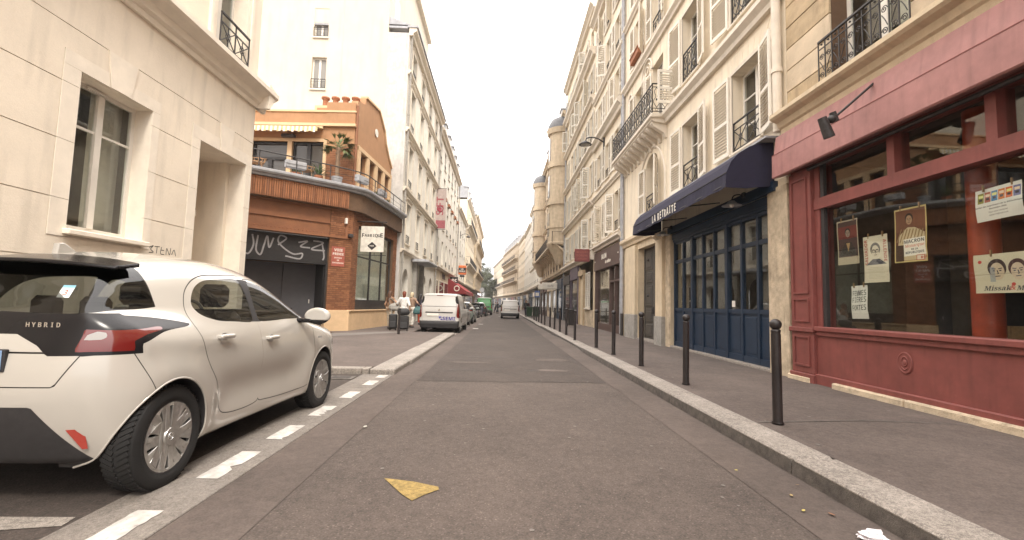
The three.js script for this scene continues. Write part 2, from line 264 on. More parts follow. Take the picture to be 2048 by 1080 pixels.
// left side: flush granite band with parking marks, parking lane, raised crossing, pavement
{
  const k = setting(new THREE.Group(), 'flush granite band between road and parking lane', 'kerb'); k.name = 'kerb_band'; scene.add(k);
  for (let d = -9.3; d < 8.4; d += 1.18) { const e = Math.min(d + 1.17, 8.52); mesh('kerbstone', cbox(-2.5, -1.945, -.1, .014 + R() * .003, -e, -d, .006), M.graniteBand, k); }
  const park = strip('parking_lane', -4.3, -2.5, -20, 8.55, .004, M.asphaltDark, 'dark asphalt parking lane under the white hatchback', 'parking lane');
  const dash = (d, L, x, seed, w = .17) => { const r = rng(seed), p = []; for (let i = 0; i <= 10; i++) p.push([x - w / 2 + (r() - .5) * .012, d + L * i / 10]); for (let i = 10; i >= 0; i--) p.push([x + w / 2 - (r() < .25 ? r() * .07 : r() * .008) * (i < 6 ? 1 : .2), d + L * i / 10]); return flat(p, .019); };
  [[2.5, .5, 2], [3.52, .62, 3], [4.5, .5, 4], [5.42, .5, 5], [6.42, .45, 6], [7.42, .42, 7], [8.15, .28, 9]].forEach(([d, L, s]) => setting(mesh('parking_mark', dash(d, L, -2.19 + .012 * d, s), M.paint), 'worn white parking dash on the granite band', 'road marking').userData.group = 'parking dashes on the granite band');
  setting(mesh('parking_line', flat([[-4.2, 2.93], [-3.4, 2.97], [-2.98, 2.91], [-2.55, 2.92], [-2.53, 2.81], [-2.9, 2.74], [-3.5, 2.83], [-4.2, 2.77]], .009), M.granite), 'broken white line across the parking lane behind the hatchback', 'road marking');
  // pavement by the beige house
  setting(mesh('pavement', box(-5.9, -4.45, -.1, .12, -8.6, 20), M.pave), 'narrow asphalt pavement along the beige house', 'pavement');
  { const q = setting(new THREE.Group(), 'granite kerb of the narrow pavement behind the hatchback', 'kerb'); q.name = 'kerb_wall_side'; scene.add(q); for (let d = -9; d < 8.4; d += 1.3) mesh('kerbstone', cbox(-4.45, -4.25, -.1, .13, -Math.min(d + 1.29, 8.6), -d, .012), M.granite, q); }
  // raised crossing in front of the private lane, edged in granite
  const raised = setting(mesh('raised_crossing', ext(poly([[-2.35, 9.0], [-2.35, 19.6], [-3.7, 19.6], [-3.7, 60], [-14, 60], [-14, 8.66], [-2.6, 8.66]]), -.1, .1).rotateX(-PI / 2), M.pave), 'raised asphalt pavement in front of the orange building', 'pavement');
  const q = setting(new THREE.Group(), 'pale granite kerb around the raised crossing', 'kerb'); q.name = 'kerb_crossing'; scene.add(q);
  for (let x = -5.9; x < -2.5; x += 1.12) mesh('kerbstone', cbox(x, Math.min(x + 1.11, -2.42), -.1, .108, -8.84, -8.58, .012), M.granite, q);
  let dd = 8.58; for (const L of [1.5, 1.6, 1.6, 1.6, 1.6, 1.6, 1.55]) { const x1 = -1.94 + (dd > 9 ? .02 : 0); mesh('kerbstone', cbox(-2.4, x1, -.1, .104 - .0012 * (dd - 8.5), -dd - L + .01, -dd, .02), M.granite, q); dd += L; }
  mesh('paving_band', flat([[-9, 14.2], [-6.2, 17.6], [-4.4, 19.3], [-3.75, 19.3], [-5.5, 16.6], [-8.2, 13.2]], .104), M.paveLight, raised);
  // beyond: parking lane with parked vehicles, flush band
  strip('parking_lane', -3.75, -2.2, 19.6, 130, .003, M.asphaltDark, 'asphalt parking lane filled with parked vehicles', 'parking lane');
  const b2 = setting(new THREE.Group(), 'granite band beside the far row of parked vehicles', 'kerb'); b2.name = 'kerb_band_far'; scene.add(b2);
  for (let d = 19.72; d < 110; d += 1.6) mesh('kerbstone', cbox(-2.25, -1.9, -.1, .016, -d - 1.585, -d, .006), M.granite, b2);
  for (const [x, d] of [[-1.3, 24.5], [-1.25, 30], [-1.1, 47], [.0, 50]]) setting(mesh('road_stud_mark', flat([[x - .15, d], [x + .15, d], [x + .15, d + .5], [x - .15, d + .5]], .012), M.paint), 'small white mark on the far asphalt', 'road marking').userData.group = 'small far road marks';
  // iron drain cover and damp rusty leaves beside the hatchback's front wheel
  const dr = thing('drain_cover', 'rusty iron drain cover beside the raised crossing', 'drain', [-2.75, .006, -8.1]);
  mesh('plate', cbox(-.22, .22, 0, .012, -.16, .16, .004), M.graniteDark, dr);
  for (let i = 0; i < 5; i++) mesh('slot', box(-.15, .15, .012, .014, -.11 + i * .05, -.09 + i * .05), M.iron, dr);
}
// bollards
function bollardGeo(h) { return { post: lathe([[0, 0], [.06, 0], [.06, .02], [.05, .03], [.05, h - .17], [.044, h - .155], [.05, h - .14], [.05, h - .12], [.03, h - .108], [.026, h - .1]], 20), ball: new THREE.SphereGeometry(.062, 20, 14) }; }
{
  const h = 1.14, gs = bollardGeo(h); gs.ball.translate(0, h - .06, 0);
  let first;
  const place = (x, d, y, label, group) => { let b; if (!first) { b = first = thing('bollard', label, 'bollard', [x, y, -d], 0, group); mesh('post', gs.post, M.bollard, b); mesh('ball', gs.ball, M.bollard, b); } else { b = copy(first, label, group); b.position.set(x, y, -d); } if (!group) delete b.userData.group; b.rotation.set((R() - .5) * .02, R() * 6, (R() - .5) * .02); return b; };
  const G = 'bollards along the kerb', list = [[3.07, 4.95, 'dark brown ball-topped bollard in front of the red shop'], [3.06, 7.37, 'dark bollard before the right end of the blue folding doors'], [3.03, 9.6, 'dark bollard in front of the blue folding doors, beside the dark carriage door'], [2.98, 11.76, 'dark bollard across from the carriage door'], [2.93, 13.62, 'dark bollard where the granite kerb drops']];
  for (const [x, d, l] of list) place(x, d, .145, l, G);
  [17.1, 19.3, 21.4, 23.5, 25.6, 28.6, 30.9, 33, 35.2, 37.5].forEach((d, i) => place(2.86, d, .143 - (d > 17 && d < 19.2 ? .05 : 0), ['sixth', 'seventh', 'eighth', 'ninth', 'tenth', 'eleventh', 'twelfth', 'thirteenth', 'fourteenth', 'fifteenth'][i] + ' dark bollard along the kerb counted from the red shop', G));
  place(-3.95, 17.9, .1, 'lone dark bollard beside the travellers and suitcases', null).scale.set(1, .9, 1);
}
// ---------- building helpers ----------
// a facade group: local x runs from a to b ([x, d] in plan), local z points out to the street
function facadeOf(name, label, category, a, b, group) {
  const g = thing(name, label, category, [a[0], 0, -a[1]], Math.atan2(b[1] - a[1], b[0] - a[0]), group);
  return g;
}
function faceMatrix(a, b, base = [0, 0]) { return new THREE.Matrix4().makeRotationY(Math.atan2(b[1] - a[1], b[0] - a[0])).setPosition(a[0] - base[0], 0, -(a[1] - base[1])); }
function holePath(h) {
  const p = new THREE.Path();
  if (h.arch) { const r = (h.u1 - h.u0) / 2, c = (h.u0 + h.u1) / 2, k = h.arch, yS = h.y1 - r * k; p.moveTo(h.u0, h.y0); p.lineTo(h.u1, h.y0); p.lineTo(h.u1, yS); for (let i = 1; i <= 12; i++) { const t = i / 12 * PI; p.lineTo(c + r * Math.cos(t), yS + r * k * Math.sin(t)); } }
  else { p.moveTo(h.u0, h.y0); p.lineTo(h.u1, h.y0); p.lineTo(h.u1, h.y1); p.lineTo(h.u0, h.y1); }
  p.closePath(); return p;
}
function wallGeo(u0, u1, y0, y1, thick, holes = []) {
  const s = poly([[u0, y0], [u1, y0], [u1, y1], [u0, y1]]); for (const h of holes) s.holes.push(holePath(h));
  return ext(s, -thick, 0);
}
const cache = new Map();
function cached(key, make) { if (!cache.has(key)) { const g = make(); g.userData.done = true; cache.set(key, g); } return cache.get(key); }
const r3 = (v) => v.toFixed(3);
// casement window: frame with two leaves and a transom; panes and sill are its parts. Geometry is centred at the foot of the opening.
function casement(parent, h, o = {}) {
  const w = h.u1 - h.u0, H = h.y1 - h.y0, { z = -.2, glass = M.glassFar, mat = M.frame, sill = .06, transom = .32, bars = .045, leaves = 2, sillMat = M.creamTrim, arch = 0, sillOut = .07 } = o;
  const key = ['cas', r3(w), r3(H), bars, leaves, transom, arch].join();
  const g = cached(key, () => {
    const b = bars, gs = [box(-w / 2, -w / 2 + b, 0, H, -.05, 0), box(w / 2 - b, w / 2, 0, H, -.05, 0), box(-w / 2 + b, w / 2 - b, H - b, H, -.05, 0), box(-w / 2 + b, w / 2 - b, 0, b * 1.5, -.05, 0)];
    for (let i = 1; i < leaves; i++) { const x = -w / 2 + w * i / leaves; gs.push(box(x - b * .8, x + b * .8, b * 1.5, H - b, -.045, .012)); }
    if (transom) { const ys = Array.isArray(transom) ? transom : [transom]; for (const t of ys) for (let i = 0; i < leaves; i++) { const x0 = -w / 2 + w * i / leaves + b * (i ? .8 : 1), x1 = -w / 2 + w * (i + 1) / leaves - b * (i === leaves - 1 ? 1 : .8); gs.push(box(x0, x1, H * (1 - t) - .016, H * (1 - t) + .016, -.04, -.008)); } }
    return merge(gs);
  });
  const m = mesh('window', g, mat, parent); m.position.set((h.u0 + h.u1) / 2, h.y0, z);
  for (let i = 0; i < leaves; i++) { const pw = w / leaves - bars * 1.2, pg = cached(['pane', r3(pw), r3(H - bars * 2)].join(), () => merge([box(-pw / 2, pw / 2, bars, H - bars, -.003, .003)])); const p = mesh('pane', pg, typeof glass === 'function' ? glass() : glass, m); p.position.set(-w / 2 + w * (i + .5) / leaves, 0, -.025); }
  if (sill) { const sg = cached(['sill', r3(w), sill, r3(z), sillOut].join(), () => merge([cbox(-w / 2 - .05, w / 2 + .05, -sill, -.002, .012 - z, .012 - z + sillOut, .01), box(-w / 2 + .004, w / 2 - .004, -.02, .004, .0, .01 - z)])); const s = mesh('sill', sg, sillMat, m); }
  return m;
}
// louvred shutter hinged at local x=0, extending to +x; slats are sub-parts when near
function shutterAt(parent, x, y, w, H, dir, angle, o = {}) {
  const { near = false, mat = M.shutter, z = .02 } = o;
  const n = Math.max(6, Math.round((H - .3) / (near ? .075 : .11)));
  const fg = cached(['shf', r3(w), r3(H)].join(), () => { const s = .07; return merge([cbox(0, s, 0, H, 0, .048, .004), cbox(w - s, w, 0, H, 0, .048, .004), box(s, w - s, 0, .1, .002, .033), box(s, w - s, H - .08, H, .002, .033), box(s, w - s, H * .42, H * .42 + .08, .002, .033)]); });
  const sg = () => { const g = new THREE.BoxGeometry(w - .142, near ? .05 : .07, .009); g.rotateX(-.95); return g; };
  const ys = []; for (let i = 0; i < n; i++) { const yy = .14 + (H - .26) * (i + .3) / n; if (Math.abs(yy - H * .42 - .04) > .07) ys.push(yy); }
  let m;
  if (near) { m = mesh('shutter', fg, mat, parent); const g1 = cached(['slat', r3(w)].join(), () => merge([sg()])); for (const yy of ys) mesh('slat', g1, mat, m).position.set(w / 2, yy, .026); }
  else { const gg = cached(['shm', r3(w), r3(H)].join(), () => merge([fg, ...ys.map((yy) => sg().translate(w / 2, yy, .026))])); m = mesh('shutter', gg, mat, parent); }
  m.position.set(x, y, z); m.rotation.y = dir > 0 ? -angle : PI + angle; if (dir < 0) m.position.z += .035;
  return m;
}
const stringProfile = (y, h, out) => [[-.02, y], [out * .45, y], [out * .55, y + h * .3], [out, y + h * .6], [out, y + h * .9], [out * .8, y + h], [-.02, y + h]];
function stringCourse(parent, u0, u1, y, h, out, mat = M.creamTrim, name = 'string_course') { return mesh(name, [profileX(stringProfile(y, h, out), u0, u1)], mat, parent); }
// simple guard rail of straight bars, or with scrolls
function railGeo(L, h, kind) {
  const gs = [box(0, L, h - .03, h, -.02, .02), box(0, L, .03, .05, -.012, .012)];
  if (kind === 'scroll') {
    gs.push(box(0, L, h - .16, h - .145, -.008, .008));
    const n = Math.max(2, Math.round(L / .15)), st = L / n;
    for (let i = 0; i <= n; i++) gs.push(bar([i * st, 0, 0], [i * st, h, 0], .016));
    const sp = (cx, cy, r, a0, dir) => { const p = []; for (let k = 0; k <= 14; k++) { const t = k / 14, a = a0 + dir * t * 1.6 * 2 * PI, rr = r * (1 - .8 * t); p.push([cx + rr * Math.cos(a), cy + rr * Math.sin(a), 0]); } return tube(p, .007, 22, 5); };
    for (let i = 0; i < n; i++) { const x = (i + .5) * st, s = i % 2 ? 1 : -1; gs.push(sp(x, h * .22, st * .34, s > 0 ? 0 : PI, s), sp(x, h * .62, st * .34, s > 0 ? PI : 0, -s), tube([[x - s * st * .3, h * .3, 0], [x, h * .44, 0], [x + s * st * .3, h * .54, 0]], .007, 8, 5), new THREE.SphereGeometry(.018, 8, 6).translate(x, h * .9, 0)); }
  } else if (kind === 'cross') {
    const n = Math.max(1, Math.round(L / .55)), st = L / n;
    for (let i = 0; i <= n; i++) gs.push(bar([i * st, 0, 0], [i * st, h, 0], .02));
    gs.push(box(0, L, h - .2, h - .18, -.01, .01));
    for (let i = 0; i < n; i++) { const a = i * st, b = a + st, m = (a + b) / 2; gs.push(bar([a, .05, 0], [b, h - .19, 0], .016), bar([b, .05, 0], [a, h - .19, 0], .016), bar([m, .05, 0], [m, h - .19, 0], .014), tube([[m - .07, (h - .14) / 2, 0], [m, (h - .14) / 2 + .09, 0], [m + .07, (h - .14) / 2, 0], [m, (h - .14) / 2 - .09, 0]], .008, 16, 5, true)); }
  } else if (kind === 'gothic') {
    const n = Math.max(2, Math.round(L / .3)), st = L / n;
    gs.push(box(0, L, h - .14, h - .12, -.01, .01), box(0, L, .14, .16, -.01, .01));
    for (let i = 0; i <= n; i++) gs.push(bar([i * st, 0, 0], [i * st, h, 0], .02));
    for (let i = 0; i < n; i++) { const x = (i + .5) * st, a = st * .4, pts = [[x, .18, 0], [x + a, h * .38, 0], [x + a * .25, h * .55, 0], [x + a * .7, h * .72, 0], [x, h - .14, 0]]; gs.push(tube(pts, .011, 14, 5), tube(pts.map(([q, y, z]) => [2 * x - q, y, z]), .011, 14, 5), new THREE.SphereGeometry(.03, 8, 6).scale(1, 1.4, .5).translate(x, h * .45, 0), tube([[x - .05, .1, 0], [x, .14, 0], [x + .05, .1, 0], [x, .06, 0]], .007, 10, 4, true)); }
  } else { const n = Math.max(2, Math.round(L / (kind === 'far' ? .2 : .12))); for (let i = 0; i <= n; i++) gs.push(bar([L * i / n, .0, 0], [L * i / n, h - .02, 0], .016)); if (kind === 'far') gs.push(box(0, L, h * .72, h * .74, -.01, .01)); }
  return merge(gs);
}
function railing(parent, u0, u1, y, z, h, kind, name = 'window_guard') { const L = u1 - u0, m = mesh(name, cached(['rail', r3(L), h, kind].join(), () => railGeo(L, h, kind)), M.iron, parent); m.position.set(u0, y, z); return m; }
// flat painted or sprayed line: ribbon of width w through 2-D points
function ribbon(pts, w, z = 0, seg = 8) {
  const c = new THREE.CatmullRomCurve3(pts.map(([x, y]) => V(x, y, 0))), n = pts.length * seg, f = [], P = c.getPoints(n);
  for (let i = 0; i < n; i++) { const a = P[i], b = P[i + 1], d0 = V().subVectors(P[Math.min(n, i + 1)], P[Math.max(0, i - 1)]).normalize(), d1 = V().subVectors(P[Math.min(n, i + 2)], P[i]).normalize(); const A = [a.x - d0.y * w / 2, a.y + d0.x * w / 2, z], B = [a.x + d0.y * w / 2, a.y - d0.x * w / 2, z], C = [b.x + d1.y * w / 2, b.y - d1.x * w / 2, z], D = [b.x - d1.y * w / 2, b.y + d1.x * w / 2, z]; f.push(...A, ...B, ...C, ...A, ...C, ...D); }
  const g = new THREE.BufferGeometry(); g.setAttribute('position', new THREE.Float32BufferAttribute(f, 3)); g.computeVertexNormals(); return g;
}
function pipe(parent, u, z, y0, y1, r, mat, name = 'drainpipe') { const gs = [cyl(r, r, y1 - y0, 12, u, y0, z)]; for (let y = y0 + 1.2; y < y1; y += 2.1) gs.push(cyl(r * 1.25, r * 1.25, .09, 12, u, y, z)); return mesh(name, gs, mat, parent); }
// generic street house
function house(o) {
  const { name = 'apartment_house', label, a, b, H, wall, rows, cols, ww = 1.05, strings = [], shutters = 0, smat = M.shutter, roof = 1.2, mansard = 0, dormers = [], groundY = 4.2, trims = true, guards = 'far', seed = 1, depth = 10, balconies = [], trimMat = M.creamTrim, pale = .4, boxes = [], groundMat, surround = 0, noBody } = o;
  const r = rng(seed * 101 + 3), L = Math.hypot(b[0] - a[0], b[1] - a[1]), G = facadeOf(name, label, 'building', a, b), holes = [];
  for (const [y0, y1, flag] of rows) for (const c of cols) holes.push({ u0: c - ww / 2, u1: c + ww / 2, y0, y1, flag });
  mesh('wall', [wallGeo(0, L, groundY, H, .36, holes)], wall, G);
  if (!noBody) mesh('body', [box(.003, L - .003, groundMat ? groundY + .01 : .1, H - .02, -depth, -.9), box(0, .3, groundY, H - .02, -.9, -.36), box(L - .3, L, groundY, H - .02, -.9, -.36)], wall, G);
  else mesh('body', [box(0, .3, groundY, H - .02, -.9, -.36), box(L - .3, L, groundY, H - .02, -.9, -.36)], wall, G);
  for (const h of holes) {
    const m = casement(G, h, { glass: r() < pale ? M.glassFarPale : M.glassFar, bars: .05, sill: .08, sillMat: trimMat });
    if (guards && r() < .9) railing(G, h.u0 + .01, h.u1 - .01, h.y0 + .03, -.03, .5 + .0 * L, guards);
    if (surround) mesh('surround', cached(['sur', r3(ww), r3(h.y1 - h.y0), surround].join(), () => { const w = ww / 2, k = h.y1 - h.y0; return merge([box(-w - .14, -w - .002, 0, k + .14, 0, surround), box(w + .002, w + .14, 0, k + .14, 0, surround), box(-w - .002, w + .002, k + .002, k + .14, 0, surround), profileX(stringProfile(k + .14, .12, .12), -w - .2, w + .2)]); }), trimMat, m).position.z = .2;
    if (r() < shutters) { const sh = h.y1 - h.y0, sw = ww * .5; shutterAt(G, h.u0 - .02, h.y0, sw, sh, -1, r() < .25 ? .3 + r() * .9 : .04, { mat: smat }); shutterAt(G, h.u1 + .02, h.y0, sw, sh, 1, r() < .25 ? .3 + r() * .9 : .04, { mat: smat }); }
    if (boxes.includes(h.flag) && r() < .75) mesh('flower_box', [box(h.u0 + .05, h.u1 - .05, h.y0 - .05, h.y0 + .2, .03, .25)], M.terracotta, m).position.sub(m.position);
  }
  for (const [y, h = .28, out = .18] of strings) stringCourse(G, 0, L, y, h, out, trimMat);
  stringCourse(G, -.05, L + .05, H - .15, .45, .42, trimMat, 'cornice');
  if (mansard) { mesh('roof', [fixRoof(poly, L, H, mansard, depth)], M.zinc, G);
    for (const c of dormers) { const d = mesh('dormer', [box(c - .6, c + .6, H + .35, H + 2.1, -1.2, .02), profileX([[.12, H + 2.1], [.12, H + 2.2], [-1.4, H + 2.45], [-1.4, H + 2.1]].reverse(), c - .7, c + .7)], M.zinc, G); const pm = mesh('pane', [box(c - .42, c + .42, H + .55, H + 1.9, .02, .035)], M.glassFar, d); mesh('frame', [box(c - .03, c + .03, H + .55, H + 1.9, .035, .05), box(c - .48, c - .42, H + .5, H + 1.95, .02, .05), box(c + .42, c + .48, H + .5, H + 1.95, .02, .05)], M.frame, d); } }
  else mesh('roof', [box(.01, L - .01, H + .3, H + .3 + roof * .2, -depth, .1), profileX([[.06, H + .5], [-3, H + 1.6], [-3.2, H + .5]].reverse(), 0, L)], M.zinc, G);
  for (let i = 0; i < L / 7; i++) { const c = 2 + i * 6.3 + r() * 2; if (c < L - 1) { const ch = mesh('chimney', [box(c - .9, c + .9, H, H + (mansard || 1) + 2, -4.6, -3.9)], trimMat, G); mesh('chimney_pots', [0, 1, 2, 3, 4].map((k) => cyl(.12, .1, .5, 8, c - .7 + k * .35, H + (mansard || 1) + 2, -4.25)), M.terracotta, ch); } }
  for (const [u0, u1, y, out = .7] of balconies) { const bl = mesh('balcony', [box(u0, u1, y - .16, y, -.02, out), profileX(stringProfile(y - .5, .34, out * .5), u0 + .1, u1 - .1)], trimMat, G); const rl = mesh('balcony_railing', [railGeo(u1 - u0, .95, 'far').clone().translate(u0, y, out - .05), bar([u0, y + .93, 0], [u0, y + .93, out], .03), bar([u1, y + .93, 0], [u1, y + .93, out], .03)], M.iron, bl); const n = Math.max(2, Math.round((u1 - u0) / 1.6)); for (let i = 0; i <= n; i++) { const u = lerp(u0 + .2, u1 - .2, i / n); mesh('console', [profileX([[0, y - .9], [.12, y - .85], [out * .5, y - .4], [out * .85, y - .17], [0, y - .17]], u - .1, u + .1)], trimMat, bl); } }
  return G;
}
function fixRoof(p, L, H, m, depth) { return profileX([[.1, H + .28], [.1, H + .4], [-1.1, H + m], [-4, H + m + .8], [-depth, H + m + .8], [-depth, H + .28]].slice().reverse().reverse(), 0, L); }
// ---------- beige house on the left ----------
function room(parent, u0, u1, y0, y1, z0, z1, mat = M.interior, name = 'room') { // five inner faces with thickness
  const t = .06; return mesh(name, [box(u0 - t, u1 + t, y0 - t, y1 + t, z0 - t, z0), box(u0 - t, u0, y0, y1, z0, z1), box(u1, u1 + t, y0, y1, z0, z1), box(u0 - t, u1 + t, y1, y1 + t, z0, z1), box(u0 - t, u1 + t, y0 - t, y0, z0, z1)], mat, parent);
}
{
  const a = [-5.4, -9], b = [-5.4, 9.56], L = 18.56, G = facadeOf('beige_house', 'beige rendered house with incised courses, tall window and deep doorway behind the white hatchback', 'building', a, b);
  const X = (d) => d + 9;
  const win = { u0: X(5.64), u1: X(6.82), y0: 2.16, y1: 4.17 }, door = { u0: X(7.92), u1: X(9.36), y0: .12, y1: 4.13 };
  const up = [{ u0: X(8.08), u1: X(9.02), y0: 6.02, y1: 8.3 }, { u0: X(5.1), u1: X(6.15), y0: 6.02, y1: 8.3 }, { u0: X(2.1), u1: X(3.15), y0: 6.02, y1: 8.3 }];
  const low = [win, { u0: X(1.9), u1: X(3.1), y0: 2.16, y1: 4.17 }, { u0: X(-2.6), u1: X(-1.4), y0: 2.16, y1: 4.17 }, door];
  mesh('wall', [wallGeo(0, L, 0, 13.2, .3, [...low, ...up])], M.beigeTrim, G).position.z = -.014;
  mesh('body', [box(0, L, 0, 13.2, -9, -2.2), box(L - .3, L, 0, 13.2, -2.2, -.32), box(0, .3, 0, 13.2, -2.2, -.32)], M.beige, G);
  // courses: long render panels between recessed joints, cut around the surrounds
  const sur = [[X(5.41), X(6.97), 2.06, 4.36], [X(7.7), L + .01, .1, 4.36], [X(1.67), X(3.25), 2.06, 4.36], [X(-2.83), X(-1.25), 2.06, 4.36]];
  const joints = [.12, .37, 1.09, 1.8, 2.52, 3.24, 3.95, 4.66, 5.5];
  for (let i = 0; i + 1 < joints.length; i++) {
    const y0 = joints[i] + .006, y1 = joints[i + 1] - .006, cuts = new Set([y0, y1]);
    for (const s of sur) for (const y of [s[2], s[3]]) if (y > y0 && y < y1) cuts.add(y);
    const ys = [...cuts].sort((p, q) => p - q);
    const rects = ys.slice(0, -1).map((ya, k) => { const yb = ys[k + 1], bl = sur.filter((s) => s[2] < yb - 1e-6 && s[3] > ya + 1e-6).sort((p, q) => p[0] - q[0]); const out = []; let u = .0; for (const s of bl) { if (s[0] > u + .02) out.push([u, s[0]]); u = Math.max(u, s[1]); } if (u < L - .02) out.push([u, L]); return [ya, yb, out]; });
    // keystones leave a gap above the openings
    for (const [ya, yb, list] of rects) for (const [u0, u1] of list) mesh('render_course', [box(u0 + .002, u1 - .002, ya, yb, -.013, .012)], M.beige, G);
  }
  mesh('render_course', [box(0, L, 6.0, 13.2, -.013, .004)].map(() => wallGeo(0, L, 5.98, 13.15, .016, up.map((h) => ({ u0: h.u0 - .12, u1: h.u1 + .12, y0: 5.99, y1: h.y1 + .12 })))), M.beige, G);
  // surrounds with wedge keystones
  const surround = (s, h, ky, kw0, kw1) => {
    const c = (h.u0 + h.u1) / 2, z0 = -.012, z1 = .02;
    const S = (pts) => mesh('surround_stone', [ext(poly(pts), z0, z1)], M.beigeTrim, G);
    const u1 = Math.min(s[1], L);
    let y = s[2]; const ys = [s[2], ...joints.filter((j) => j > s[2] + .1 && j < h.y1 - .1), h.y1 + .004];
    for (let i = 0; i + 1 < ys.length; i++) { S([[s[0] + .003, ys[i] + .003], [h.u0, ys[i] + .003], [h.u0, ys[i + 1] - .003], [s[0] + .003, ys[i + 1] - .003]]); S([[h.u1, ys[i] + .003], [u1 - .003, ys[i] + .003], [u1 - .003, ys[i + 1] - .003], [h.u1, ys[i + 1] - .003]]); }
    S([[s[0] + .003, h.y1 + .004], [c - kw0, h.y1 + .004], [c - lerp(kw0, kw1, .5), s[3] - .003], [s[0] + .003, s[3] - .003]]);
    S([[c + kw0, h.y1 + .004], [u1 - .003, h.y1 + .004], [u1 - .003, s[3] - .003], [c + lerp(kw0, kw1, .5), s[3] - .003]]);
    mesh('keystone', [ext(poly([[c - kw0 + .006, h.y1 + .004], [c + kw0 - .006, h.y1 + .004], [c + kw1, ky], [c - kw1, ky]]), z0, .032)], M.beigeTrim, G);
  };
  for (const [i, h] of [[0, win], [2, low[1]], [3, low[2]]]) surround(sur[i], h, 4.655, .17, .24);
  surround(sur[1], door, 4.655, .17, .22);
  // windows with real panes and dim rooms
  for (const h of low.slice(0, 3)) {
    casement(G, h, { z: -.24, glass: M.glass, mat: M.frame, transom: .3, bars: .06, sill: .07, sillOut: .1, sillMat: M.beigeTrim });
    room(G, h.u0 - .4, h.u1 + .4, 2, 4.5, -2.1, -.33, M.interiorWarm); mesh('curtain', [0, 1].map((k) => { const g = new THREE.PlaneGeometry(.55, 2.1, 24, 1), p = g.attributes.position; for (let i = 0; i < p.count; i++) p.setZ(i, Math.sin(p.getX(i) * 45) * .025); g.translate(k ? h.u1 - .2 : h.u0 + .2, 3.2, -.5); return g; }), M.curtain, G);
    mesh('vent', [cbox(h.u0 + .35, h.u0 + .65, h.y1 - .05, h.y1 - .02, -.235, -.2, .004)], M.frame, G);
  }
  for (const h of up) { casement(G, h, { z: -.26, glass: M.glass, bars: .06, transom: [.3], sill: .05, sillMat: M.beigeTrim }); room(G, h.u0 - .3, h.u1 + .3, 5.95, 8.5, -2, -.33, M.interiorWarm); railing(G, h.u0 + .01, h.u1 - .01, h.y0 + .02, .1, .62, 'cross'); mesh('surround_stone', [box(h.u0 - .11, h.u0, 6.0, h.y1 + .11, -.012, .03), box(h.u1, h.u1 + .11, 6.0, h.y1 + .11, -.012, .03), box(h.u0 - .11, h.u1 + .11, h.y1, h.y1 + .11, -.012, .032), box(h.u0 - .19, h.u0 - .112, 6.0, h.y1 + .19, -.012, .055), box(h.u1 + .112, h.u1 + .19, 6.0, h.y1 + .19, -.012, .055)], M.beigeTrim, G); }
  mesh('cornice', [profileX([[-.02, 5.44], [.06, 5.44], [.07, 5.52], [.13, 5.56], [.16, 5.66], [.3, 5.74], [.34, 5.78], [.34, 5.87], [.3, 5.9], [-.02, 5.99]], 0, L + .3), ], M.beigeTrim, G);
  // the lane side of the house
  mesh('cornice_return', [profileX([[-.02, 5.44], [.06, 5.44], [.07, 5.52], [.13, 5.56], [.16, 5.66], [.3, 5.74], [.34, 5.78], [.34, 5.87], [.3, 5.9], [-.02, 5.99]], 0, 8.5).rotateY(PI / 2).translate(L, 0, .3)], M.beigeTrim, G);
  // deep doorway: reveal, panelled door with transom light
  room(G, door.u0 - .002, door.u1 + .002, .1, door.y1 + .002, -1.0, -.015, M.beigeTrim, 'door_reveal');
  const dr = mesh('door', [box(door.u0, door.u1, .14, 3.0, -.99, -.92), box(door.u0, door.u1, 3.12, 4.13, -.99, -.94), box(door.u0, door.u1, 3.0, 3.12, -.99, -.86)], M.beigeTrim, G);
  for (const k of [0, 1]) { const x0 = lerp(door.u0, door.u1, k / 2) + .08, x1 = lerp(door.u0, door.u1, (k + 1) / 2) - .08; for (const [y0, y1] of [[.35, 1.1], [1.25, 2.85], [3.2, 4.05]]) mesh('door_panel', [cbox(x0, x1, y0, y1, -.925, -.9, .02)], M.creamTrim, dr); }
  mesh('handle', [cyl(.015, .015, .2, 8, X(8.62), 1.1, -.86), new THREE.SphereGeometry(.03, 10, 8).translate(X(8.62), 1.3, -.87)], M.iron, dr);
  mesh('step', [cbox(door.u0, door.u1, .1, .2, -.9, .12, .02)], M.granite, G);
  // small sprayed tags low on the wall
  mesh('sprayed_tag', [[[0, .1], [.08, .14], [.03, .07], [.09, .02], [0, 0]], [[.11, .13], [.22, .14]], [[.165, .14], [.16, 0]], [[.26, .14], [.25, .01], [.33, 0]], [[.26, .08], [.32, .08]], [[.37, 0], [.38, .13], [.45, .01], [.47, .15]], [[.5, .02], [.55, .12], [.6, .0]]].map((p) => ribbon(p.map(([x, y]) => [X(6.98) + x * .95, 2.02 + y * .8]), .012, .0145)), M.iron, G);
  const tg = mesh('sprayed_tag', [[[0, 0], [.1, .12], [.05, .2], [.16, .22]], [[.02, .2], [.14, .02]], [[.0, .1], [.2, .1]]].map((p) => ribbon(p.map(([x, y]) => [X(8.2) + x, 1.9 + y * 1.3]), .03, -.918)), M.redSign, G);
}
